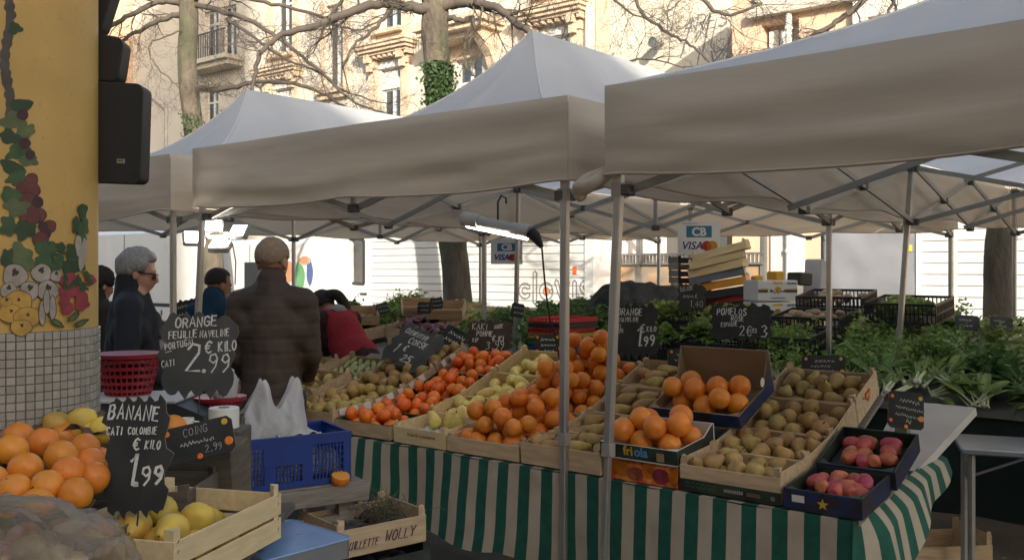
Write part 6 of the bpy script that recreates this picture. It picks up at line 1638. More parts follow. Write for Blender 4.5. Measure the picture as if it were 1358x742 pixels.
for i, (px, py, Y) in enumerate(pos):
    o = put_fruit('bigorange', T(*at(px,py,Y)), (0,0,0), 'large orange with its leaves heaped below the mosaic pillar', 'leafy oranges below the pillar', rn, None, .80)
    for q in range(3 if i % 2 else 2):
        l = inst('leaf', lfm, o, o.matrix_world.inverted() @ T(*(at(px,py,Y)+Vector((rn.gauss(0,.02),-.03,-.03)))) @ Euler((rn.uniform(-.9,.6), rn.uniform(-.8,.8), rn.uniform(0,6.3))).to_matrix().to_4x4())
for k in range(16):   # supporting layer
    put_fruit('bigorange', T(-1.28+.095*(k % 4)+rn.gauss(0,.01), 1.99+.095*(k//4), .94+rn.gauss(0,.008)), (0,0,0), 'orange deep in the heap below the mosaic pillar', 'lower layer of the leafy oranges', rn, None, .93)
# crumpled brown paper and a crate of mangoes behind
pp = MB(); pp.grid(lambda u, v: (.30*(u-.5)+.02*noise.noise(Vector((u*5,v*5,2))), .16*(v-.5), .025*noise.noise(Vector((u*4,v*4,7)))+.022*noise.noise(Vector((u*9,v*9,1)))+.03*(1-abs(2*v-1))), 30, 18)
tag(pp.build('packing_paper', mat('brown_packing_paper', (0.10,0.07,0.045), .9, var=.3), None, T(*at(98,566,2.55)), smooth=False), 'crumpled brown packing paper behind the leafy oranges', 'paper')
M = T(-1.22,2.50,.882); wood_crate('wooden_crate', 'dark crate of mottled fruit between the leafy oranges and the pillar', M, .36, .26, .13, None, M_oldwood, .0)
for k, (px, py) in enumerate([(75,566),(95,572),(118,568),(130,572),(110,560)]): put_fruit('quince', T(*at(px,py,2.52)), (0,0,0), 'mottled yellow fruit in the dark crate by the pillar', 'mottled fruit by the pillar', rn, None, .85)
# translucent bag heaped in the corner
M_bag = mat('thin_clear_bag', (0.52,0.43,0.31), 0.10, var=0.12, vscale=8, bump=0.6, bscale=22, bdist=0.012, trans=.2, spec=1.0, alpha=.30, coat=1.0)
bg_ = MB()
def bagf(u, v):
    a = 2*pi*u; t = v*pi/2; r = 1 + .10*noise.noise(Vector((cos(a)*1.5, sin(a)*1.5, v*2))) + .07*noise.noise(Vector((cos(a)*5, sin(a)*5, v*6))) + .10*(abs(noise.noise(Vector((cos(a)*3.2+5, sin(a)*3.2, v*3))))-.2) + .10*abs(noise.noise(Vector((cos(a)*7, sin(a)*7, v*6+3)))) 
    return (.29*r*cos(a)*cos(t)**.7, .22*r*sin(a)*cos(t)**.7, .17*r*sin(t) + .02*noise.noise(Vector((cos(a)*6, sin(a)*6, v*5))))
bg_.grid(bagf, 110, 46, closed_u=True)
tag(bg_.build('plastic_bag', M_bag, None, T(-1.03,1.86,.955) @ RZ(-.2), smooth=True, angle=180), 'crumpled clear plastic bag heaped in front of the leafy oranges', 'bag')
for k in range(20): put_fruit('rpear', T(-1.18+.085*(k % 5), 1.74+.085*(k//5), .95+.05*(k % 2)), (0,0,0), 'brown pear half hidden under the clear plastic bag', 'fruit under the clear bag', rn, None, 1.1)
# quince crate
e1 = Vector((.121,.45,0)).normalized(); e2 = Vector((-e1.y, e1.x, 0))
M = basis(e1, e2, EZ, Vector((-.735,2.05,.882)))
qc = wood_crate('wooden_crate', 'pale slatted wooden crate of quinces beside the metal scale pan', M, .47, .35, .135, None, M_plyy, .0, slats=2)
stp = MB()
for x in (.012,.45):
    for z in (.03,.055,.095,.118): stp.tube([(x,-.0012,z),(x+.003,-.0022,z+.008)], .0009, 4)
stp.build('staples', M_wire, qc)
rn = random.Random(55)
for l in range(2):
    for i in range(4 if l == 0 else 2):
        for j in range(3 if l == 0 else 2):
            put_fruit('quince', M, (.07+.11*i+(.09 if l else 0), .07+.105*j+(.05 if l else 0), .050+.050*l+rn.gauss(0,.006)), 'yellow quince in the pale slatted crate', 'quinces in the pale crate', rn, rn.uniform(0,6), .95)
bx = thing('wooden_box', 'old dark wooden box with a keyhole behind the quince crate', 'box', T(*at(266,648,2.78)) @ RZ(-.1) @ RX(.12))
MB().rbox(-.10,.10,0,.14,-.06,.12,.004).build('box_body', M_oldwood, bx); MB().lathe([(1e-6,0),(.011,0),(.013,.002)], 14, M=T(-.045,-.001,.02)@RX(pi/2)).build('keyhole_plate', M_iron, bx)
MB().prism([(-.10,.12),(-.06,.135),(0,.125),(.05,.14),(.10,.12)], 0, .008, M=RX(pi/2)).build('broken_edge', M_oldwood, bx)
# rear left table with baskets, scale and roll
tb = thing('side_table', 'timber table under the red baskets and the weighing scale', 'table', T(-1.42,3.38,0))
for k in range(4): MB().rbox(-.55,.36,-.33+.185*k,-.33+.185*k+.18,.885,.91,.003).build('plank', M_oldwood, tb)
for (x,y) in ((-.5,-.28),(.3,-.28),(-.5,.34),(.3,.34)): MB().box(x-.03,x+.03,y-.03,y+.03,0,.884).build('leg', M_oldwood, tb)
M_redp = mat('red_basket_plastic', (0.26,0.012,0.022), 0.4, var=0.1)
def basket(label, M, r, h, sx=1.0):
    t = thing('red_basket', label, 'basket', M, 'red plastic baskets'); S = SC(sx,1,1); n = 30
    MB().lathe([(r*.70,0),(r*.70,.005),(1e-6,.005)], n, M=S).build('basket_floor', M_redp, t)
    MB().lathe([(r*.985,h-.016),(r*1.07,h-.014),(r*1.08,h),(r*.99,h)], n, M=S).build('rim', M_redp, t, smooth=True, angle=40)
    lt = MB()
    for k in range(5):
        z = .012 + (h-.03)*k/4.5; rr = r*(.70+.28*z/h); lt.lathe([(rr,z),(rr+.004,z+.001),(rr+.004,z+.013),(rr,z+.013)], n, M=S)
    lt.build('hoop_band', M_redp, t, smooth=True, angle=40)
    rb = MB()
    for k in range(n):
        a = 2*pi*k/n; rb.bar((r*.70*cos(a)*sx, r*.70*sin(a), .004), (r*.98*cos(a)*sx, r*.98*sin(a), h-.012), .006, .004)
    rb.build('upright_slats', M_redp, t)
    return t
c = at(170,522,3.45); M_dk = mat('dark_grey_plastic', (0.045,0.048,0.052), 0.5, var=0.15)
basket('deep red slatted basket in front of the man in sunglasses', T(c.x, c.y, c.z), .105, .15, 1.08)
basket('second red basket nested behind the first, beside the pillar', T(c.x-.13, c.y+.22, c.z+.0), .10, .12)
c2 = at(290,548,3.5); basket('shallow red basket holding a white bag behind the ragged board', T(c2.x, c2.y, c2.z), .085, .065, 1.1)
sc_ = thing('weighing_scale', 'dark grey weighing scale with white top rim under the red basket', 'scale', T(*at(205,566,3.42)))
zt_ = at(205,524,3.42).z - at(205,566,3.42).z
m = MB(); m.prism([(-.23,0),(.22,0),(.22,.06),(.12,zt_-.012),(-.23,zt_-.012)], -.13, .13, M=basis(Vector((1,0,0)), Vector((0,0,1)), Vector((0,-1,0)), Vector((0,0,0)))); m.build('scale_body', M_dk, sc_)
MB().rbox(-.235,.125,-.14,.14,zt_-.011,zt_,.003).build('weighing_plate', M_cardw, sc_)
tag(MB().rbox(-.25,.26,-.15,.16,0,at(205,566,3.42).z-.914,.004).build('plinth_box', M_oldwood, None, T(at(205,566,3.42).x, 3.42, .912)), 'dark wooden box carrying the weighing scale', 'box')
tag(MB().rbox(-.11,.11,-.09,.11,0,c2.z-.916,.004).build('plinth_box', M_oldwood, None, T(c2.x, c2.y+.02, .912)), 'dark wooden box carrying the shallow red basket', 'box')
tag(MB().rbox(-.09,.09,-.09,.09,0,c.z-.914,.004).build('plinth_box', M_oldwood, None, T(c.x-.13, c.y+.23, .912)), 'dark wooden box carrying the second red basket', 'box')
rc = at(297,566,3.05)
ro = thing('paper_roll', 'white paper roll standing behind the coing board', 'paper roll', T(*rc))
MB().lathe([(.018,.0),(.048,.0),(.048,.062),(.046,.064),(.018,.064),(.018,0)], 28).build('paper_winding', M_letterw, ro, smooth=True, angle=40)
MB().lathe([(.012,.001),(.017,.001),(.017,.066),(.012,.066)], 16).build('cardboard_core', M_cardb, ro, smooth=True, angle=40)
tag(MB().rbox(-.07,.07,-.07,.07,0,rc.z-.914,.003).build('plinth_box', M_oldwood, None, T(rc.x, rc.y, .912)), 'dark wooden box carrying the white paper roll', 'box')
put_fruit('orange', T(*at(230,567,2.9)), (0,0,0), 'single orange beside the white cup behind the banane board', None, rn, None, .9)
cup = MB(); cup.lathe([(.020,0),(.024,.05),(.022,.05),(.018,.003)], 16); cup.tube([(.024,0,.04),(.04,0,.038),(.04,0,.018),(.022,0,.012)], .003, 6)
tag(cup.build('white_cup', M_letterw, None, T(*at(247,575,2.95)), smooth=True, angle=40), 'small white cup beside the single orange', 'cup')
tag(MB().box(-.10,.10,-.06,.09,0,at(247,576,2.95).z-.884).build('plinth_box', M_oldwood, None, T(at(240,575,2.95).x, 2.93, .882)), 'dark wooden box under the cup and the single orange', 'box')
# bench with the blue crate
e1 = (Vector((-.60,3.55,0))-Vector((-1.0,3.30,0))).normalized(); e2 = Vector((-e1.y, e1.x, 0))
bn = thing('timber_bench', 'grey timber bench carrying the blue plastic crate', 'bench', basis(e1, e2, EZ, Vector((-1.06,3.245,0))))
for k in range(3): MB().rbox(-.02,.60,.005+.125*k,.123+.125*k,.775,.80,.003).build('plank', M_wood, bn)
MB().rbox(-.02,.605,-.018,.003,.73,.795,.003).build('front_rail', M_wood, bn)
MB().rbox(.0,.50,.02,.045,.60,.68,.003).build('stretcher', M_wood, bn)
for (x,y) in ((.02,.02),(.50,.02),(.02,.32),(.50,.32)): MB().box(x,x+.06,y,y+.04,0,.774).build('leg', M_wood, bn)
M_bluep = mat('blue_crate_plastic', (0.004,0.030,0.20), 0.4, var=0.12)
M = basis(e1, e2, EZ, Vector((-1.03,3.285,.803)))
bc = thing('plastic_crate', 'bright blue lattice plastic crate holding a white carrier bag', 'crate', M)
W, D, H = .50, .30, .185
MB().box(.005,W-.005,.005,D-.005,.001,.006).build('crate_floor', M_bluep, bc)
def blue_wall(L_, Bm, nm, solid):
    m = MB(); th = .009
    m.box(0,L_,0,th,H-.035,H); m.box(0,L_,-.004,th,H-.012,H+.003); m.box(0,L_,0,th,0,.022)
    for x0, x1 in solid: m.box(x0*L_,x1*L_,0,th,.022,H-.035)
    n = int(L_/.0135)
    for k in range(n+1):
        x = (L_-.005)*k/n
        if not any(a*L_-.003 < x < b*L_ for a, b in solid): m.box(x,x+.005,.001,th-.001,.022,H-.035)
    for z in (.045,.068,.091,.114,.137): m.box(0,L_,.002,th-.002,z,z+.004)
    m.build(nm, M_bluep, bc, Bm)
blue_wall(W, T(0,0,0), 'lattice_side', [(0,.06),(.34,.42),(.62,.70),(.94,1)]); blue_wall(W, T(0,D-.009,0), 'lattice_side', [(0,.06),(.34,.66),(.94,1)])
blue_wall(D-.02, T(.009,.01,0)@RZ(pi/2), 'lattice_end', [(0,.15),(.85,1)]); blue_wall(D-.02, T(W,.01,0)@RZ(pi/2), 'lattice_end', [(0,.15),(.85,1)])
MB().box(.165,.33,-.003,-.0005,.085,.150).build('blank_panel', M_bluep, bc)
M_carrier = mat('white_carrier_plastic', (0.62,0.61,0.60), 0.42, var=0.06, vscale=6, bump=0.8, bscale=12, bdist=0.02, trans=.35, spec=.45)
cb = MB()
def bag_top(x): return .262 + .125*math.exp(-((x-.0)/.036)**2) + .125*math.exp(-((x-.128)/.036)**2) - .9*max(0, -.06-x)
def carrier(side):
    def fn(u, v):
        x = -.165 + .335*u; h = bag_top(x + .012*noise.noise(Vector((v*4, side, 1)))); z = .012 + (h-.012)*v
        d = .098*max(0.0, 1-(2*u-1)**2)**.5*(1-.80*v**1.6) + .004
        f = .024*noise.noise(Vector((x*14, z*9, side*3))) + .012*noise.noise(Vector((x*40, z*16, side*7))) + .010*sin(x*60+z*14+side)*v
        return (x + .014*noise.noise(Vector((z*12, side, 5))) - .05*v*max(0, -x), side*d + f*(.3+.7*sin(pi*min(1, u*1.0))), z)
    return fn
for sd in (-1, 1): cb.grid(carrier(sd), 70, 40)
tag(cb.build('carrier_bag', M_carrier, None, M @ T(.205,.15,.0), smooth=True, angle=180), 'white plastic carrier bag with its two handles up in the blue crate', 'bag')
wp = MB(); wp.grid(lambda u, v: (.21*u, .24*v, .035*sin(u*3+.5)+.025*noise.noise(Vector((u*6,v*6,2)))), 20, 16)
tag(wp.build('wrapping_paper', mat('pale_wrapping_paper', (0.48,0.45,0.40), .8, var=.1), None, M @ T(.245,.03,.155), smooth=True, angle=180), 'pale folded wrapping paper lying in the blue crate', 'paper')
for k in range(7):
    m = MB(); m.ball((0,0,0), .05, .05, .055, 18, 14)
    for i, p in enumerate(m.v): m.v[i] = p*(1+.2*noise.noise(p*22+Vector((k,0,0))))
    tag(m.build('folded_bag', M_carrier, None, M @ T(.062+.062*k, .075+.02*(k % 2), .068), smooth=True), 'crumpled white bag seen through the blue lattice', 'bag', 'crumpled bags in the blue crate')
hb = MB(); hb.lathe([(1e-6,0),(.024,.001),(.034,.012),(.036,.026),(.034,.036),(1e-6,.036)], 18)
h = thing('cut_orange', 'orange cut in half lying on the grey bench end', 'orange', T(*at(450,641,3.52)) @ RX(.3) @ RY(.2))
hb.build('peel', M_fruit_orange, h, smooth=True, angle=40); MB().lathe([(1e-6,.0385),(.033,.0382),(.0338,.0362)], 18).build('cut_face', mat('orange_flesh', (0.75,0.34,0.05), .4), h)
m = MB(); m.ball((0,0,0), .06, .07, .055, 16, 10)
for i, p in enumerate(m.v): m.v[i] = p*(1+.3*noise.noise(p*25))
tag(m.build('white_bag', M_carrier, None, T(*at(300,515,3.5)) @ SC(.8,.8,1.5), smooth=True), 'white bag standing in the shallow red basket', 'bag')
# metal scale pan
a_, b_, c_ = Vector((-.69,2.94,0)), Vector((-.465,2.74,0)), Vector((-.57,2.506,0))
ex = (b_-a_).normalized(); ey = Vector((-ex.y, ex.x, 0)); M = basis(ex, ey, EZ, Vector((-.69,2.94,.765))) @ T(0,-.29,0)
pn = thing('scale_pan', 'square metal scale pan with pale blue sky reflection painted on, beside the quince crate', 'scale pan', M)
M_pan = mat('painted_sky_reflection', (0.26,0.38,0.58), 0.22, metal=0.1, var=0.08, vscale=9, bump=.05, bscale=6, col2=(0.16,0.22,0.32), c2scale=16, c2lo=.66, c2hi=.72)  # blue sky reflection of the polished pan, painted in as base colour
P = []
for (cx, cy, a0) in ((.28,.27,0),(.02,.27,90),(.02,.02,180),(.28,.02,270)):
    for k in range(5): a = radians(a0+22.5*k); P.append((cx+.02*cos(a), cy+.02*sin(a)))
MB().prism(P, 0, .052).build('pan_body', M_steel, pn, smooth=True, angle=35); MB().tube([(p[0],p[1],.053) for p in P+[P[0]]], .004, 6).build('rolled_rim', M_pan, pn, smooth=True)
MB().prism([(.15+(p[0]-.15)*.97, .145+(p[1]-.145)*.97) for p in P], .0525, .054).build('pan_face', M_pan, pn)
tag(MB().rbox(.03,.27,.03,.26,0,.764,.004).build('pan_stand', M_oldwood, None, basis(ex, ey, EZ, Vector((-.69,2.94,0))) @ T(0,-.29,0)), 'dark timber stand carrying the metal scale pan', 'stand')
# crates of dark vegetables in front of the cloth
ex = Vector((.28,.23,0)).normalized(); ey = Vector((-ex.y, ex.x, 0))
for k, z in enumerate((.585,.455,.30,.15,.003)):
    M = basis(ex, ey, EZ, Vector((-.605,3.27,z))) @ T(.02*k,0,0)
    w = wood_crate('wooden_crate', ['wooden crate of dark beets with pencilled lettering, topmost of its stack','dark crate of black beets below the lettered crate','worn crate third down below the lettered crate','worn crate fourth down below the lettered crate','worn crate on the ground below the lettered crate'][k], M, .37, .30, .105, 'stack in front of the striped cloth', M_ply if k != 1 else M_cardk, .02)
    if k == 0:
        vm = mat('violet_marker', (0.06,0.025,0.05), .7)
        for tx, x, z, h, th, sd_, cw in (('MOUILLETTE', .01, .03, .026, .0035, 3, .6), ('WOLLY', .19, .035, .036, .005, 5, .8)):
            lt = MB(); lettering(lt, tx, x, z, h, th, rnd=random.Random(sd_), slant=.3, cw=cw)
            ob = MB(); ob.v = [Vector((p.x,-.0015,p.y)) for p in lt.v]; ob.f = lt.f; ob.m = lt.m; ob.build('pencilled_lettering', vm, w)
M_dkveg = mat('dark_beet_skin', (0.040,0.032,0.034), 0.7, var=0.35, vscale=30, rand=.3, col2=(0.07,0.085,0.03), c2scale=12, c2lo=.58, c2hi=.7)
m = MB(); m.lathe([(1e-6,-.034),(.012,-.028),(.03,-.012),(.034,.004),(.026,.022),(.01,.03),(1e-6,.034)], 14); beet = m.mesh('beet_root', [M_dkveg], smooth=True, angle=180)
for k, z in enumerate((.585,.455)):
    M = basis(ex, ey, EZ, Vector((-.605,3.27,z))); rn = random.Random(60+k)
    for i in range(5):
        for j in range(4):
            o = inst('beet', beet); o.matrix_world = M @ T(.045+.07*i+rn.gauss(0,.006), .045+.068*j+rn.gauss(0,.006), .045+rn.uniform(0,.015)) @ Euler((rn.uniform(0,6),rn.uniform(0,6),rn.uniform(0,6))).to_matrix().to_4x4()
            tag(o, ['dark earthy beet in the lettered wooden crate','black beet in the dark crate below'][k], 'beet', ['beets in the lettered crate','beets in the dark crate'][k])
hay = MB(); rn = random.Random(8)
for _ in range(260):
    p = Vector((rn.gauss(0,.05), rn.gauss(0,.045), abs(rn.gauss(0,.03)))); d = Vector((rn.gauss(0,1), rn.gauss(0,1), rn.gauss(.3,.8))).normalized()
    pts = [p]; 
    for q in range(3): d = (d+Vector((rn.gauss(0,.5),rn.gauss(0,.5),rn.gauss(0,.4)))).normalized(); pts.append(pts[-1]+d*.022)
    hay.tube(pts, .0009, 3, cap=False)
M = basis(ex, ey, EZ, Vector((-.605,3.27,.585)))
o = hay.build('root_tangle', mat('dry_roots', (0.115,0.10,0.055), .9, var=.3), None, M @ T(.27,.16,.075)); tag(stuff(o), 'tangle of dry roots on the lettered beet crate', 'roots')
o = hay.build('root_tangle', bpy.data.materials['dry_roots'], None, T(*at(603,735,4.15)[:2], .06)); tag(stuff(o), 'tangle of dry roots on the ground at the cloth hem', 'roots')
# small crates left of the clementines: endives, physalis
M = slopeM(0,0); rn = random.Random(66)
M_endive = mat('pale_green_endive', (0.36,0.38,0.14), .5, var=.25, rand=.2, vscale=20)
m = MB(); m.lathe([(1e-6,-.05),(.012,-.045),(.017,-.01),(.012,.03),(1e-6,.055)], 10); endm = m.mesh('endive_leaves', M_endive, smooth=True, angle=180)
for i, (s_, w_, z_, kd) in enumerate([(-1.02,.62,.86,'end'),(-1.05,.28,.80,'gp'),(-1.47,.55,.84,'cl'),(-1.45,.2,.78,'gp'),(-.60,.62,.83,'ph')]):
    M = row_frame(s_, w_, z_, w_+.3, z_+.10)
    wood_crate('wooden_crate' , ['wooden crate of pale endives beside the clementine board','wooden crate of small gold pears below the endives','wooden crate of reddish fruit under the red vest','wooden crate of gold fruit beside the brown coat','narrow crate of leafy physalis under the clementine board'][i], M, .40 if i < 4 else .10+.30, .31, .085, 'small crates at the far end of the counter', M_ply if i != 4 else M_cardk, .02)
    for a in range(6):
        for b in range(5 if kd != 'ph' else 4):
            p = (.045+.062*a, .045+.055*b, .05+rn.uniform(0,.02))
            if kd == 'end':
                o = inst('endive', endm); o.matrix_world = M @ T(*p) @ RZ(.6+rn.gauss(0,.2)) @ RX(pi/2); tag(o, 'pale green endive in the crate beside the clementine board', 'endive', 'endives')
            elif kd == 'ph':
                if rn.random() < .5: put_fruit('clem', M, p, 'small orange physalis fruit under the clementine board', 'physalis fruit', rn, None, .5)
                elif rn.random() < .35: veg('parsley', p, rn.uniform(0,6), 'green sprig among the physalis', 'sprigs among the physalis', rn, .4, M0=M)
            elif kd == 'cl': put_fruit('gpear' if rn.random() < .6 else 'prick', M, p, 'reddish gold fruit in the crate under the red vest', 'fruit under the red vest', rn, None, .9) if (a+b) % 2 else None
            else: put_fruit('gpear', M, p, ['','small gold pear in the crate below the endives','','gold pear in the crate beside the brown coat',''][i], ['','pears below the endives','','pears beside the coat',''][i], rn, None, .85) if (a+b) % 2 else None
MB().add([(-1.5,.02,.70),(-1.06,.02,.70),(-1.06,.98,.90),(-1.5,.98,.90),(-1.5,.02,.72),(-1.06,.02,.72),(-1.06,.98,.92),(-1.5,.98,.92)], [(0,3,2,1),(4,5,6,7),(0,1,5,4),(1,2,6,5),(2,3,7,6),(3,0,4,7)]).build('display_board', M_wood, ct)
# ------------------------------------------------------------------ people
def fuse(mb, name, mats, vox, smooth_it=6, assign=None):
    """one continuous surface from overlapping volumes"""
    me = bpy.data.meshes.new('tmp'); me.from_pydata([tuple(p) for p in mb.v], [], mb.f)
    ob = bpy.data.objects.new('tmp', me)
    r = ob.modifiers.new('r', 'REMESH'); r.mode = 'VOXEL'; r.voxel_size = vox; r.use_smooth_shade = True
    s = ob.modifiers.new('s', 'SMOOTH'); s.factor = .5; s.iterations = smooth_it
    dg = side_graph(ob)
    out = bpy.data.meshes.new_from_object(ob.evaluated_get(dg)); out.name = name
    bpy.data.objects.remove(ob); bpy.data.meshes.remove(me)
    out.materials.clear()
    for m in (mats if isinstance(mats, list) else [mats]): out.materials.append(m)
    if assign:
        out.polygons.foreach_set('material_index', [assign(p.center) for p in out.polygons])
    out.shade_smooth()
    return out
def limb(mb, pts, rs, n=12):
    P = limb_pts([Vector(p) for p in pts], 5); k = len(P); rr = []
    for i in range(k):
        x = i/(k-1)*(len(rs)-1); j = min(int(x), len(rs)-2); rr.append(rs[j]+(rs[j+1]-rs[j])*(x-j))
    mb.tube(P, rr, n)
    mb.ball(P[0], rr[0], n=n, k=8); mb.ball(P[-1], rr[-1], n=n, k=8)
def hand(mb, w, d, side, curl=.5):
    """palm, four fingers and a thumb at the end of a forearm"""
    d = Vector(d).normalized(); x = d.cross(Vector((0,1,.2))).normalized(); n = x.cross(d)
    mb.ball(Vector(w)+d*.045, .040, .018, .05, 12, 8, rot=basis(x, n, d, Vector((0,0,0))).to_3x3())
    for k in range(4):
        b = Vector(w)+d*.085+x*(.027-.018*k); L = (.062,.072,.067,.052)[k]
        d2 = (d + n*curl*.6).normalized(); d3 = (d + n*curl*1.6).normalized()
        limb(mb, [b, b+d2*L*.5, b+d2*L*.5+d3*L*.5], [.0095,.0088,.0078], 8)
    b = Vector(w)+d*.03+x*.033*side; limb(mb, [b, b+(d*.6+x*side*.6+n*.3).normalized()*.035, b+(d*.6+x*side*.6+n*.3).normalized()*.035+d*.028], [.012,.0105,.009], 8)
def head_vol(mb, c, R3, s=1.0):
    """cranium, jaw, nose, brow, ears; y is the face direction"""
    def P(x, y, z): return Vector(c) + R3 @ Vector((x*s, y*s, z*s))
    mb.ball(P(0,-.012,.045), .076*s, .094*s, .088*s, 20, 14, rot=R3); mb.ball(P(0,.018,-.015), .063*s, .072*s, .085*s, 18, 12, rot=R3)
    mb.ball(P(0,.042,-.072), .042*s, .036*s, .034*s, 14, 10, rot=R3)
    mb.ball(P(0,.075,.032), .055*s, .018*s, .016*s, 14, 8, rot=R3)
    mb.tube([P(0,.082,.022), P(0,.100,-.010), P(0,.104,-.022), P(0,.088,-.030)], [.010*s,.013*s,.016*s,.010*s], 10)
    mb.ball(P(0,.083,-.048), .024*s, .012*s, .008*s, 10, 6, rot=R3); mb.ball(P(0,.080,-.060), .021*s, .012*s, .008*s, 10, 6, rot=R3)
    for q in (-1, 1): mb.ball(P(q*.078,-.008,-.002), .010*s, .020*s, .032*s, 10, 8, rot=R3); mb.ball(P(q*.034,.075,.004), .014*s, .010*s, .009*s, 8, 6, rot=R3)
    return P
M_skin = mat('skin', (0.42,0.22,0.145), 0.55, var=0.1, vscale=20, bump=.1, bscale=200, bdist=.001)
M_eye = mat('eye', (0.05,0.04,0.035), 0.3)
M_trous = mat('dark_trousers', (0.025,0.027,0.035), 0.85, var=0.2); M_shoe = mat('dark_shoes', (0.02,0.018,0.016), 0.6)
def person(label, M, h, pose, coatm, hairm, hairfn, quilt=0, collar=.0, extra=None, trousers=None, coat_len=.75, vox=.011):
    """pose: joints in metres for a figure facing +y"""
    t = thing('person', label, 'person', M, 'people at the stalls')
    k = h/1.72; J = {a: Vector(b)*k for a, b in pose.items() if a not in ('headrot',)}
    hr = Euler(pose.get('headrot', (0,0,0))).to_matrix()
    b = MB()
    P = head_vol(b, J['head'], hr, k)
    limb(b, [J['head']+Vector((0,-.02,-.06))*k, J['neck']], [.056*k,.062*k])
    limb(b, [J['neck'], J['chest'], J['waist'], J['pelvis']], [.085*k,.125*k,.125*k,.135*k], 16)
    for q, sd in (('l',-1),('r',1)):
        limb(b, [J['sh'+q], J['el'+q]], [.058*k,.043*k]); limb(b, [J['el'+q], J['wr'+q]], [.043*k,.028*k])
        hand(b, J['wr'+q], J['wr'+q]-J['el'+q], sd)
        limb(b, [J['hip'+q], J['kn'+q]], [.088*k,.056*k]); limb(b, [J['kn'+q], J['an'+q]], [.055*k,.036*k])
        f = J['an'+q]; limb(b, [f+Vector((0,-.03,-.035))*k, f+Vector((0,.07,-.05))*k, f+Vector((0,.16,-.06))*k], [.042*k,.04*k,.03*k])
    zc = J['pelvis'].z
    wz = max(J['wrl'].z, J['wrr'].z)
    def asg(c):
        if c.z < .09*k: return 2
        if c.z < zc + .02 and (c - J['wrl']).length > .16*k and (c - J['wrr']).length > .16*k: return 1
        return 0
    inst('body', fuse(b, 'body', [M_skin, trousers or M_trous, M_shoe], vox*.8, 3, asg), t)
    for q in (-1, 1): MB().ball(P(q*.034,.084,.004), .009*k, .006*k, .006*k, 8, 6).build('eye', M_eye, t, smooth=True)
    # coat
    c = MB(); fat = 1.0
    limb(c, [J['neck']+Vector((0,0,-.03))*k, J['chest'], J['waist'], J['pelvis'], J['pelvis']+(J['pelvis']-J['waist']).normalized()*coat_len*.28*k], [.10*k,.145*k,.150*k,.160*k,.168*k], 18)
    limb(c, [J['shl'], (J['shl']+J['shr'])/2+Vector((0,-.01,.02))*k, J['shr']], [.070*k,.092*k,.070*k], 14)
    mid = (J['shl']+J['shr'])/2
    limb(c, [mid.lerp(J['shl'],.55)+Vector((0,0,-.14))*k, mid.lerp(J['shr'],.55)+Vector((0,0,-.14))*k], [.115*k,.115*k], 14)
    for q in ('l','r'):
        limb(c, [J['sh'+q], J['el'+q]], [.074*k,.062*k], 14); limb(c, [J['el'+q], J['wr'+q]], [.062*k,.046*k], 14)
    if collar: limb(c, [J['neck']+Vector((0,-.012,-.02))*k, J['neck']+Vector((0,-.012,collar))*k], [.092*k,.080*k], 18)
    cm = fuse(c, 'coat', coatm, vox, 22 if quilt else 8)
    # flatten front-to-back a little and add folds
    nrm = [v.normal.copy() for v in cm.vertices]; cos_ = []
    for v, n_ in zip(cm.vertices, nrm):
        p = v.co; f_ = .010*noise.noise(Vector((p.x*9, p.y*9, p.z*6))) + .006*noise.noise(Vector((p.x*22, p.y*22, p.z*14+3)))
        if quilt: f_ -= .004*math.exp(-(((p.z/quilt) % 1 - .5)/.09)**2)
        cos_.extend(p + n_*f_*k)
    cm.vertices.foreach_set('co', cos_); cm.update()
    inst('coat', cm, t)
    if hairfn:
        hm = MB(); hairfn(hm, P, hr, k); inst('hair', fuse(hm, 'hair', hairm, .0065, 2), t)
    if extra: extra(t, P, hr, k, J)
    return t
STAND = dict(head=(0,.03,1.585), neck=(0,0,1.47), chest=(0,0,1.30), waist=(0,0,1.10), pelvis=(0,0,.93), shl=(-.185,0,1.40), shr=(.185,0,1.40), ell=(-.24,-.03,1.12), elr=(.24,-.03,1.12), wrl=(-.22,.14,.95), wrr=(.22,.14,.95),
    hipl=(-.09,0,.90), hipr=(.09,0,.90), knl=(-.10,.02,.50), knr=(.10,.02,.50), anl=(-.10,-.02,.10), anr=(.10,-.02,.10))
def P_(**kw): d = dict(STAND); d.update(kw); return d
def hair_cap(thick=.010, back=1.0, top=1.0, fringe=.35, curl=0.0):
    def fn(hm, P, hr, k):
        rn = random.Random(3)
        for i in range(900):
            a = rn.uniform(0, 2*pi); e = math.asin(rn.uniform(-.45, 1.0)); d = Vector((cos(a)*cos(e), sin(a)*cos(e), sin(e)))
            if d.y > fringe and d.z < .62: continue
            if d.z < -.1 and d.y > -.25: continue
            if top < 1 and d.z > top: continue
            p = P(d.x*.076, d.y*.094-.012, d.z*.088+.045)
            hm.ball(p, (.010+thick*(.4+.6*rn.random())+curl*.012*rn.random())*k, n=7, k=5)
    return fn
M_coatnavy = mat('navy_wool', (0.012,0.014,0.020), 0.9, var=0.25, vscale=12, bump=.5, bscale=260, bdist=.002)
M_coatbrown = mat('brown_quilted_nylon', (0.046,0.030,0.021), 0.7, var=0.2, vscale=10, bump=.2, bscale=40, bdist=.004)
M_coatblue = mat('blue_fleece', (0.010,0.050,0.115), 0.9, var=0.2, vscale=14, bump=.5, bscale=200, bdist=.002)
M_hairg = mat('grey_hair', (0.23,0.215,0.20), 0.7, var=0.3, vscale=60, bump=.6, bscale=120, bdist=.004)
M_hairg2 = mat('cropped_sandy_grey_hair', (0.26,0.19,0.125), 0.75, var=0.25, vscale=70, bump=.5, bscale=220, bdist=.003)
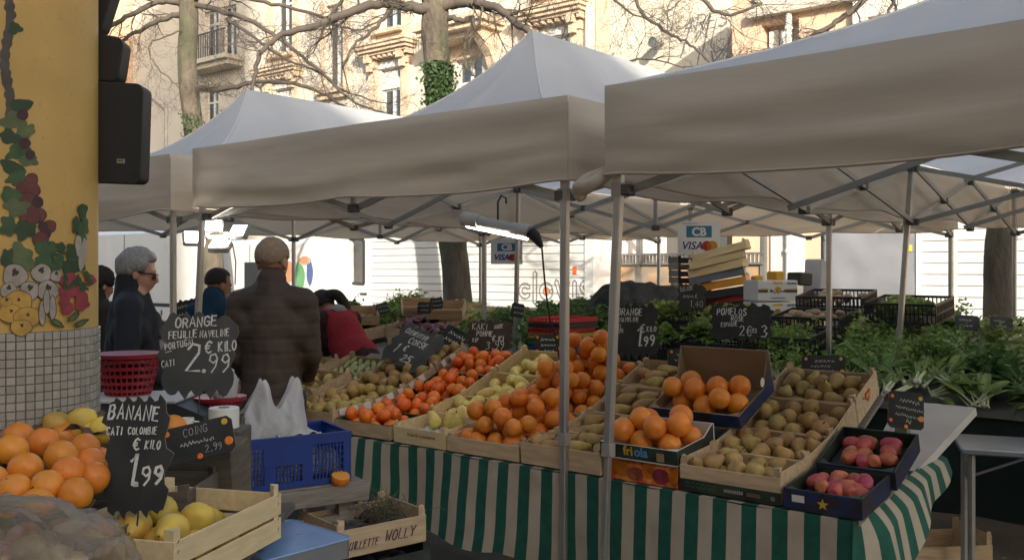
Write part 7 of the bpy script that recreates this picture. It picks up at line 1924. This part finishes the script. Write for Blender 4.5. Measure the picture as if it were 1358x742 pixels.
M_hairb = mat('dark_hair', (0.018,0.014,0.012), 0.6, var=0.3, vscale=50, bump=.5, bscale=120, bdist=.003)
def stand_at(px, Y, yaw): p = at(px, HYP, Y); return T(p.x, p.y, 0) @ RZ(yaw)
def glasses(t, P, hr, k, J):
    g = MB()
    for q in (-1, 1):
        for (zz, w) in ((0,0),): pass
        ctr = P(q*.036,.100,.006); B = Matrix.Translation(ctr) @ hr.to_4x4()
        g.prism([(-.027,-.014),(-.018,-.020),(.018,-.020),(.027,-.012),(.028,.014),(-.028,.014)], 0, .004, M=B @ RX(pi/2))
        g.bar(P(q*.062,.098,.014), P(q*.082,-.01,.014), .004, .008)
    g.bar(P(-.012,.100,.012), P(.012,.100,.012), .004, .006)
    g.build('sunglasses', mat('tortoise_lens', (0.018,0.009,0.006), 0.12), t)
    cl = MB(); cl.ball(J['neck']+Vector((.02,.155,-.10))*k, .012, .006, .02, 8, 6); cl.build('lapel_clip', M_steel, t, smooth=True)
person('grey-haired person in dark navy coat and sunglasses standing behind the red basket', stand_at(176, 5.25, -1.30), 1.70, P_(headrot=(-.16,0,.0), ell=(-.25,.0,1.13), wrl=(-.16,.22,1.06), elr=(.25,.0,1.13), wrr=(.18,.2,1.0)), M_coatnavy, M_hairg, hair_cap(.012, curl=1.0, fringe=.42), collar=.085, extra=glasses)
person('person seen from behind in a brown quilted coat with cropped hair, before the stall', stand_at(361, 4.95, .10), 1.745, P_(headrot=(-.05,0,-.35), head=(0,.03,1.60), shl=(-.165,0,1.40), shr=(.165,0,1.40), ell=(-.195,.0,1.13), elr=(.195,.02,1.13), wrl=(-.16,.18,1.0), wrr=(.16,.2,1.0)), M_coatbrown, M_hairg2, hair_cap(.002, fringe=.5), quilt=.075, collar=.045, coat_len=1.1)
person('person in a blue jacket with thinning dark hair between the post and the brown coat', stand_at(286, 6.5, -.35), 1.60, P_(headrot=(-.25,0,-.4)), M_coatblue, M_hairb, hair_cap(.003, fringe=.2, top=.96), collar=.05)
person('person in a dark hooded jacket half hidden by the painted pillar', stand_at(127, 6.4, -.6), 1.60, P_(headrot=(-.2,0,0)), mat('dark_hooded_cloth', (0.014,0.013,0.012), .9, var=.2), mat('dark_hood', (0.014,0.013,0.012), .9), hair_cap(.022, fringe=.6), collar=.09)
BEND = P_(head=(0,.40,1.30), neck=(0,.28,1.25), chest=(0,.17,1.13), waist=(0,.05,.99), pelvis=(0,-.06,.90), shl=(-.17,.22,1.20), shr=(.17,.22,1.20), ell=(-.24,.38,1.02), elr=(.22,.36,1.0), wrl=(-.16,.58,.98), wrr=(.16,.55,.92), hipl=(-.09,-.06,.88), hipr=(.09,-.06,.88), headrot=(-.55,0,.1))
M_vest = mat('red_fleece_vest', (0.30,0.018,0.028), 0.9, var=0.15, vscale=14, bump=.4, bscale=200, bdist=.002)
M_sleeve = mat('maroon_knit', (0.035,0.010,0.011), 0.9, var=0.2)
def vest(t, P, hr, k, J):
    c = MB(); limb(c, [J['neck']+Vector((0,0,-.05))*k, J['chest'], J['waist'], J['pelvis'], J['pelvis']+Vector((0,-.02,-.12))*k], [.11*k,.160*k,.162*k,.172*k,.176*k], 18)
    limb(c, [J['shl']*.78+J['shr']*.22, J['shr']*.78+J['shl']*.22], [.10*k,.10*k], 14)
    inst('vest', fuse(c, 'vest', M_vest, .012, 5), t)
    hd = MB(); limb(hd, [J['neck']+Vector((-.09,-.02,.0)), J['neck']+Vector((0,-.09,.035)), J['neck']+Vector((.09,-.02,.0))], [.035,.05,.035]); limb(hd, [J['neck']+Vector((-.06,.06,-.03)), J['neck']+Vector((.06,.06,-.03))], [.04,.04])
    inst('hood', fuse(hd, 'hood', mat('pale_grey_jersey', (0.30,0.31,0.33), .9, var=.15), .010, 3), t)
    pt = MB(); a = P(.0,-.10,.06); limb(pt, [a, a+Vector((.05,-.06,.0)), a+Vector((.10,-.10,-.09)), a+Vector((.12,-.11,-.22)), a+Vector((.12,-.10,-.34))], [.045,.045,.042,.034,.012])
    inst('ponytail', fuse(pt, 'ponytail', M_hairb, .008, 2), t)
person('person bending over crates in a red vest, maroon sleeves and long dark ponytail', stand_at(470, 7.35, .85), 1.70, BEND, M_sleeve, M_hairb, hair_cap(.012, fringe=.45), extra=vest, coat_len=.3)
# ------------------------------------------------------------------ lamps and cable
M_led = mat('led_panel', (0.9,0.9,0.85), .4, var=0, emit=(1.0,0.95,0.86), estr=9.0)
M_tube = mat('tube_light', (0.9,0.9,0.85), .4, var=0, emit=(1.0,0.96,0.88), estr=11.0)
M_lampw = mat('lamp_white_plastic', (0.50,0.49,0.46), .5, var=.06)
c = at(290, 312, 5.75)
fl = thing('floodlight_cluster', 'lit white floodlight cluster hanging under the canopy above the blue jacket', 'lamp', T(*c))
MB().lathe([(1e-6,-.03),(.05,-.03),(.06,0),(.05,.03),(1e-6,.03)], 16, M=SC(1.3,1,.7)).build('hub', M_lampw, fl, smooth=True)
MB().tube([(0,0,.02),(0,0,.32)], .006, 6).build('hanger', M_wire, fl)
for i, (dx, dz, yw, tl) in enumerate(((-.13,-.01,.5,.5),(.13,.03,-.5,.55),(-.03,.06,.1,.5),(.02,-.05,-.1,1.0))):
    M = T(dx,-.05,dz) @ RZ(yw) @ RX(-tl)
    hd = MB().rbox(-.065,.065,.004,.045,-.045,.045,.008).build('lamp_head', M_lampw, fl, M); MB().box(-.055,.055,.0,.0035,-.036,.036).build('led_face', M_led, hd)
MB().tube([(.09,-.02,-.05),(.11,-.02,-.16),(.10,0,-.30)], .004, 6).build('lamp_cable', M_lampw, fl, smooth=True)
a, b = at(616, 290, 5.35), at(704, 308, 5.0)
tl = thing('tube_lamp', 'lit white tube lamp hooked under the middle canopy, with a black cable', 'lamp', T(*a)); d = b - a
ax = d.normalized()
MB().tube([Vector((0,0,0)), d*.25, d*.26, d*.74, d*.75, d], [.042,.042,.032,.032,.036,.036], 14).build('lamp_housing', M_lampw, tl, smooth=True, angle=40)
MB().tube([d*.05+Vector((0,-.012,-.036)), d*.95+Vector((0,-.012,-.034))], .012, 8).build('tube_light', M_tube, tl, smooth=True)
MB().tube([d*1.0, d*1.04+Vector((.01,0,-.02)), d*1.10+Vector((.02,0,-.07))], [.036,.03,.012], 10).build('cable_plug', M_blackpl, tl, smooth=True)
hk = d*.52; MB().tube([hk+Vector((0,0,.03)), hk+Vector((0,0,.13)), hk+Vector((.02,0,.165)), hk+Vector((.045,0,.15)), hk+Vector((.045,0,.12))], .006, 6).build('hook', M_wire, tl, smooth=True)
p0 = d*1.10+Vector((.02,0,-.07)); e = at(738, 455, 5.2) - a
MB().tube(limb_pts([p0, p0.lerp(e,.35)+Vector((-.01,0,-.02)), p0.lerp(e,.7)+Vector((-.012,0,-.02)), e, e+Vector((.06,.1,-.3))], 6), .005, 6).build('lamp_cable', M_blackpl, tl, smooth=True)
for sc in list(bpy.data.scenes):
    if sc.name == 'workbench': bpy.data.scenes.remove(sc)

# cloth ends knotted together where two canopies meet
kn = MB(); kn.ball((0,0,0), .085, .035, .04, 28, 18)
for i, p in enumerate(kn.v): kn.v[i] = p*(1 + .35*noise.noise(Vector((p.x*14, p.y*30, p.z*30)))) + Vector((0,0,.5*p.x))
kn.ball((-.055,.01,-.045), .03, .02, .035, 16, 10)
tag(kn.build('knotted_cloth', M_valcloth, None, T(*at(786,240,3.72)) @ RZ(-.4), smooth=True, angle=180), 'knotted canopy cloth bunched between the two front posts', 'cloth')
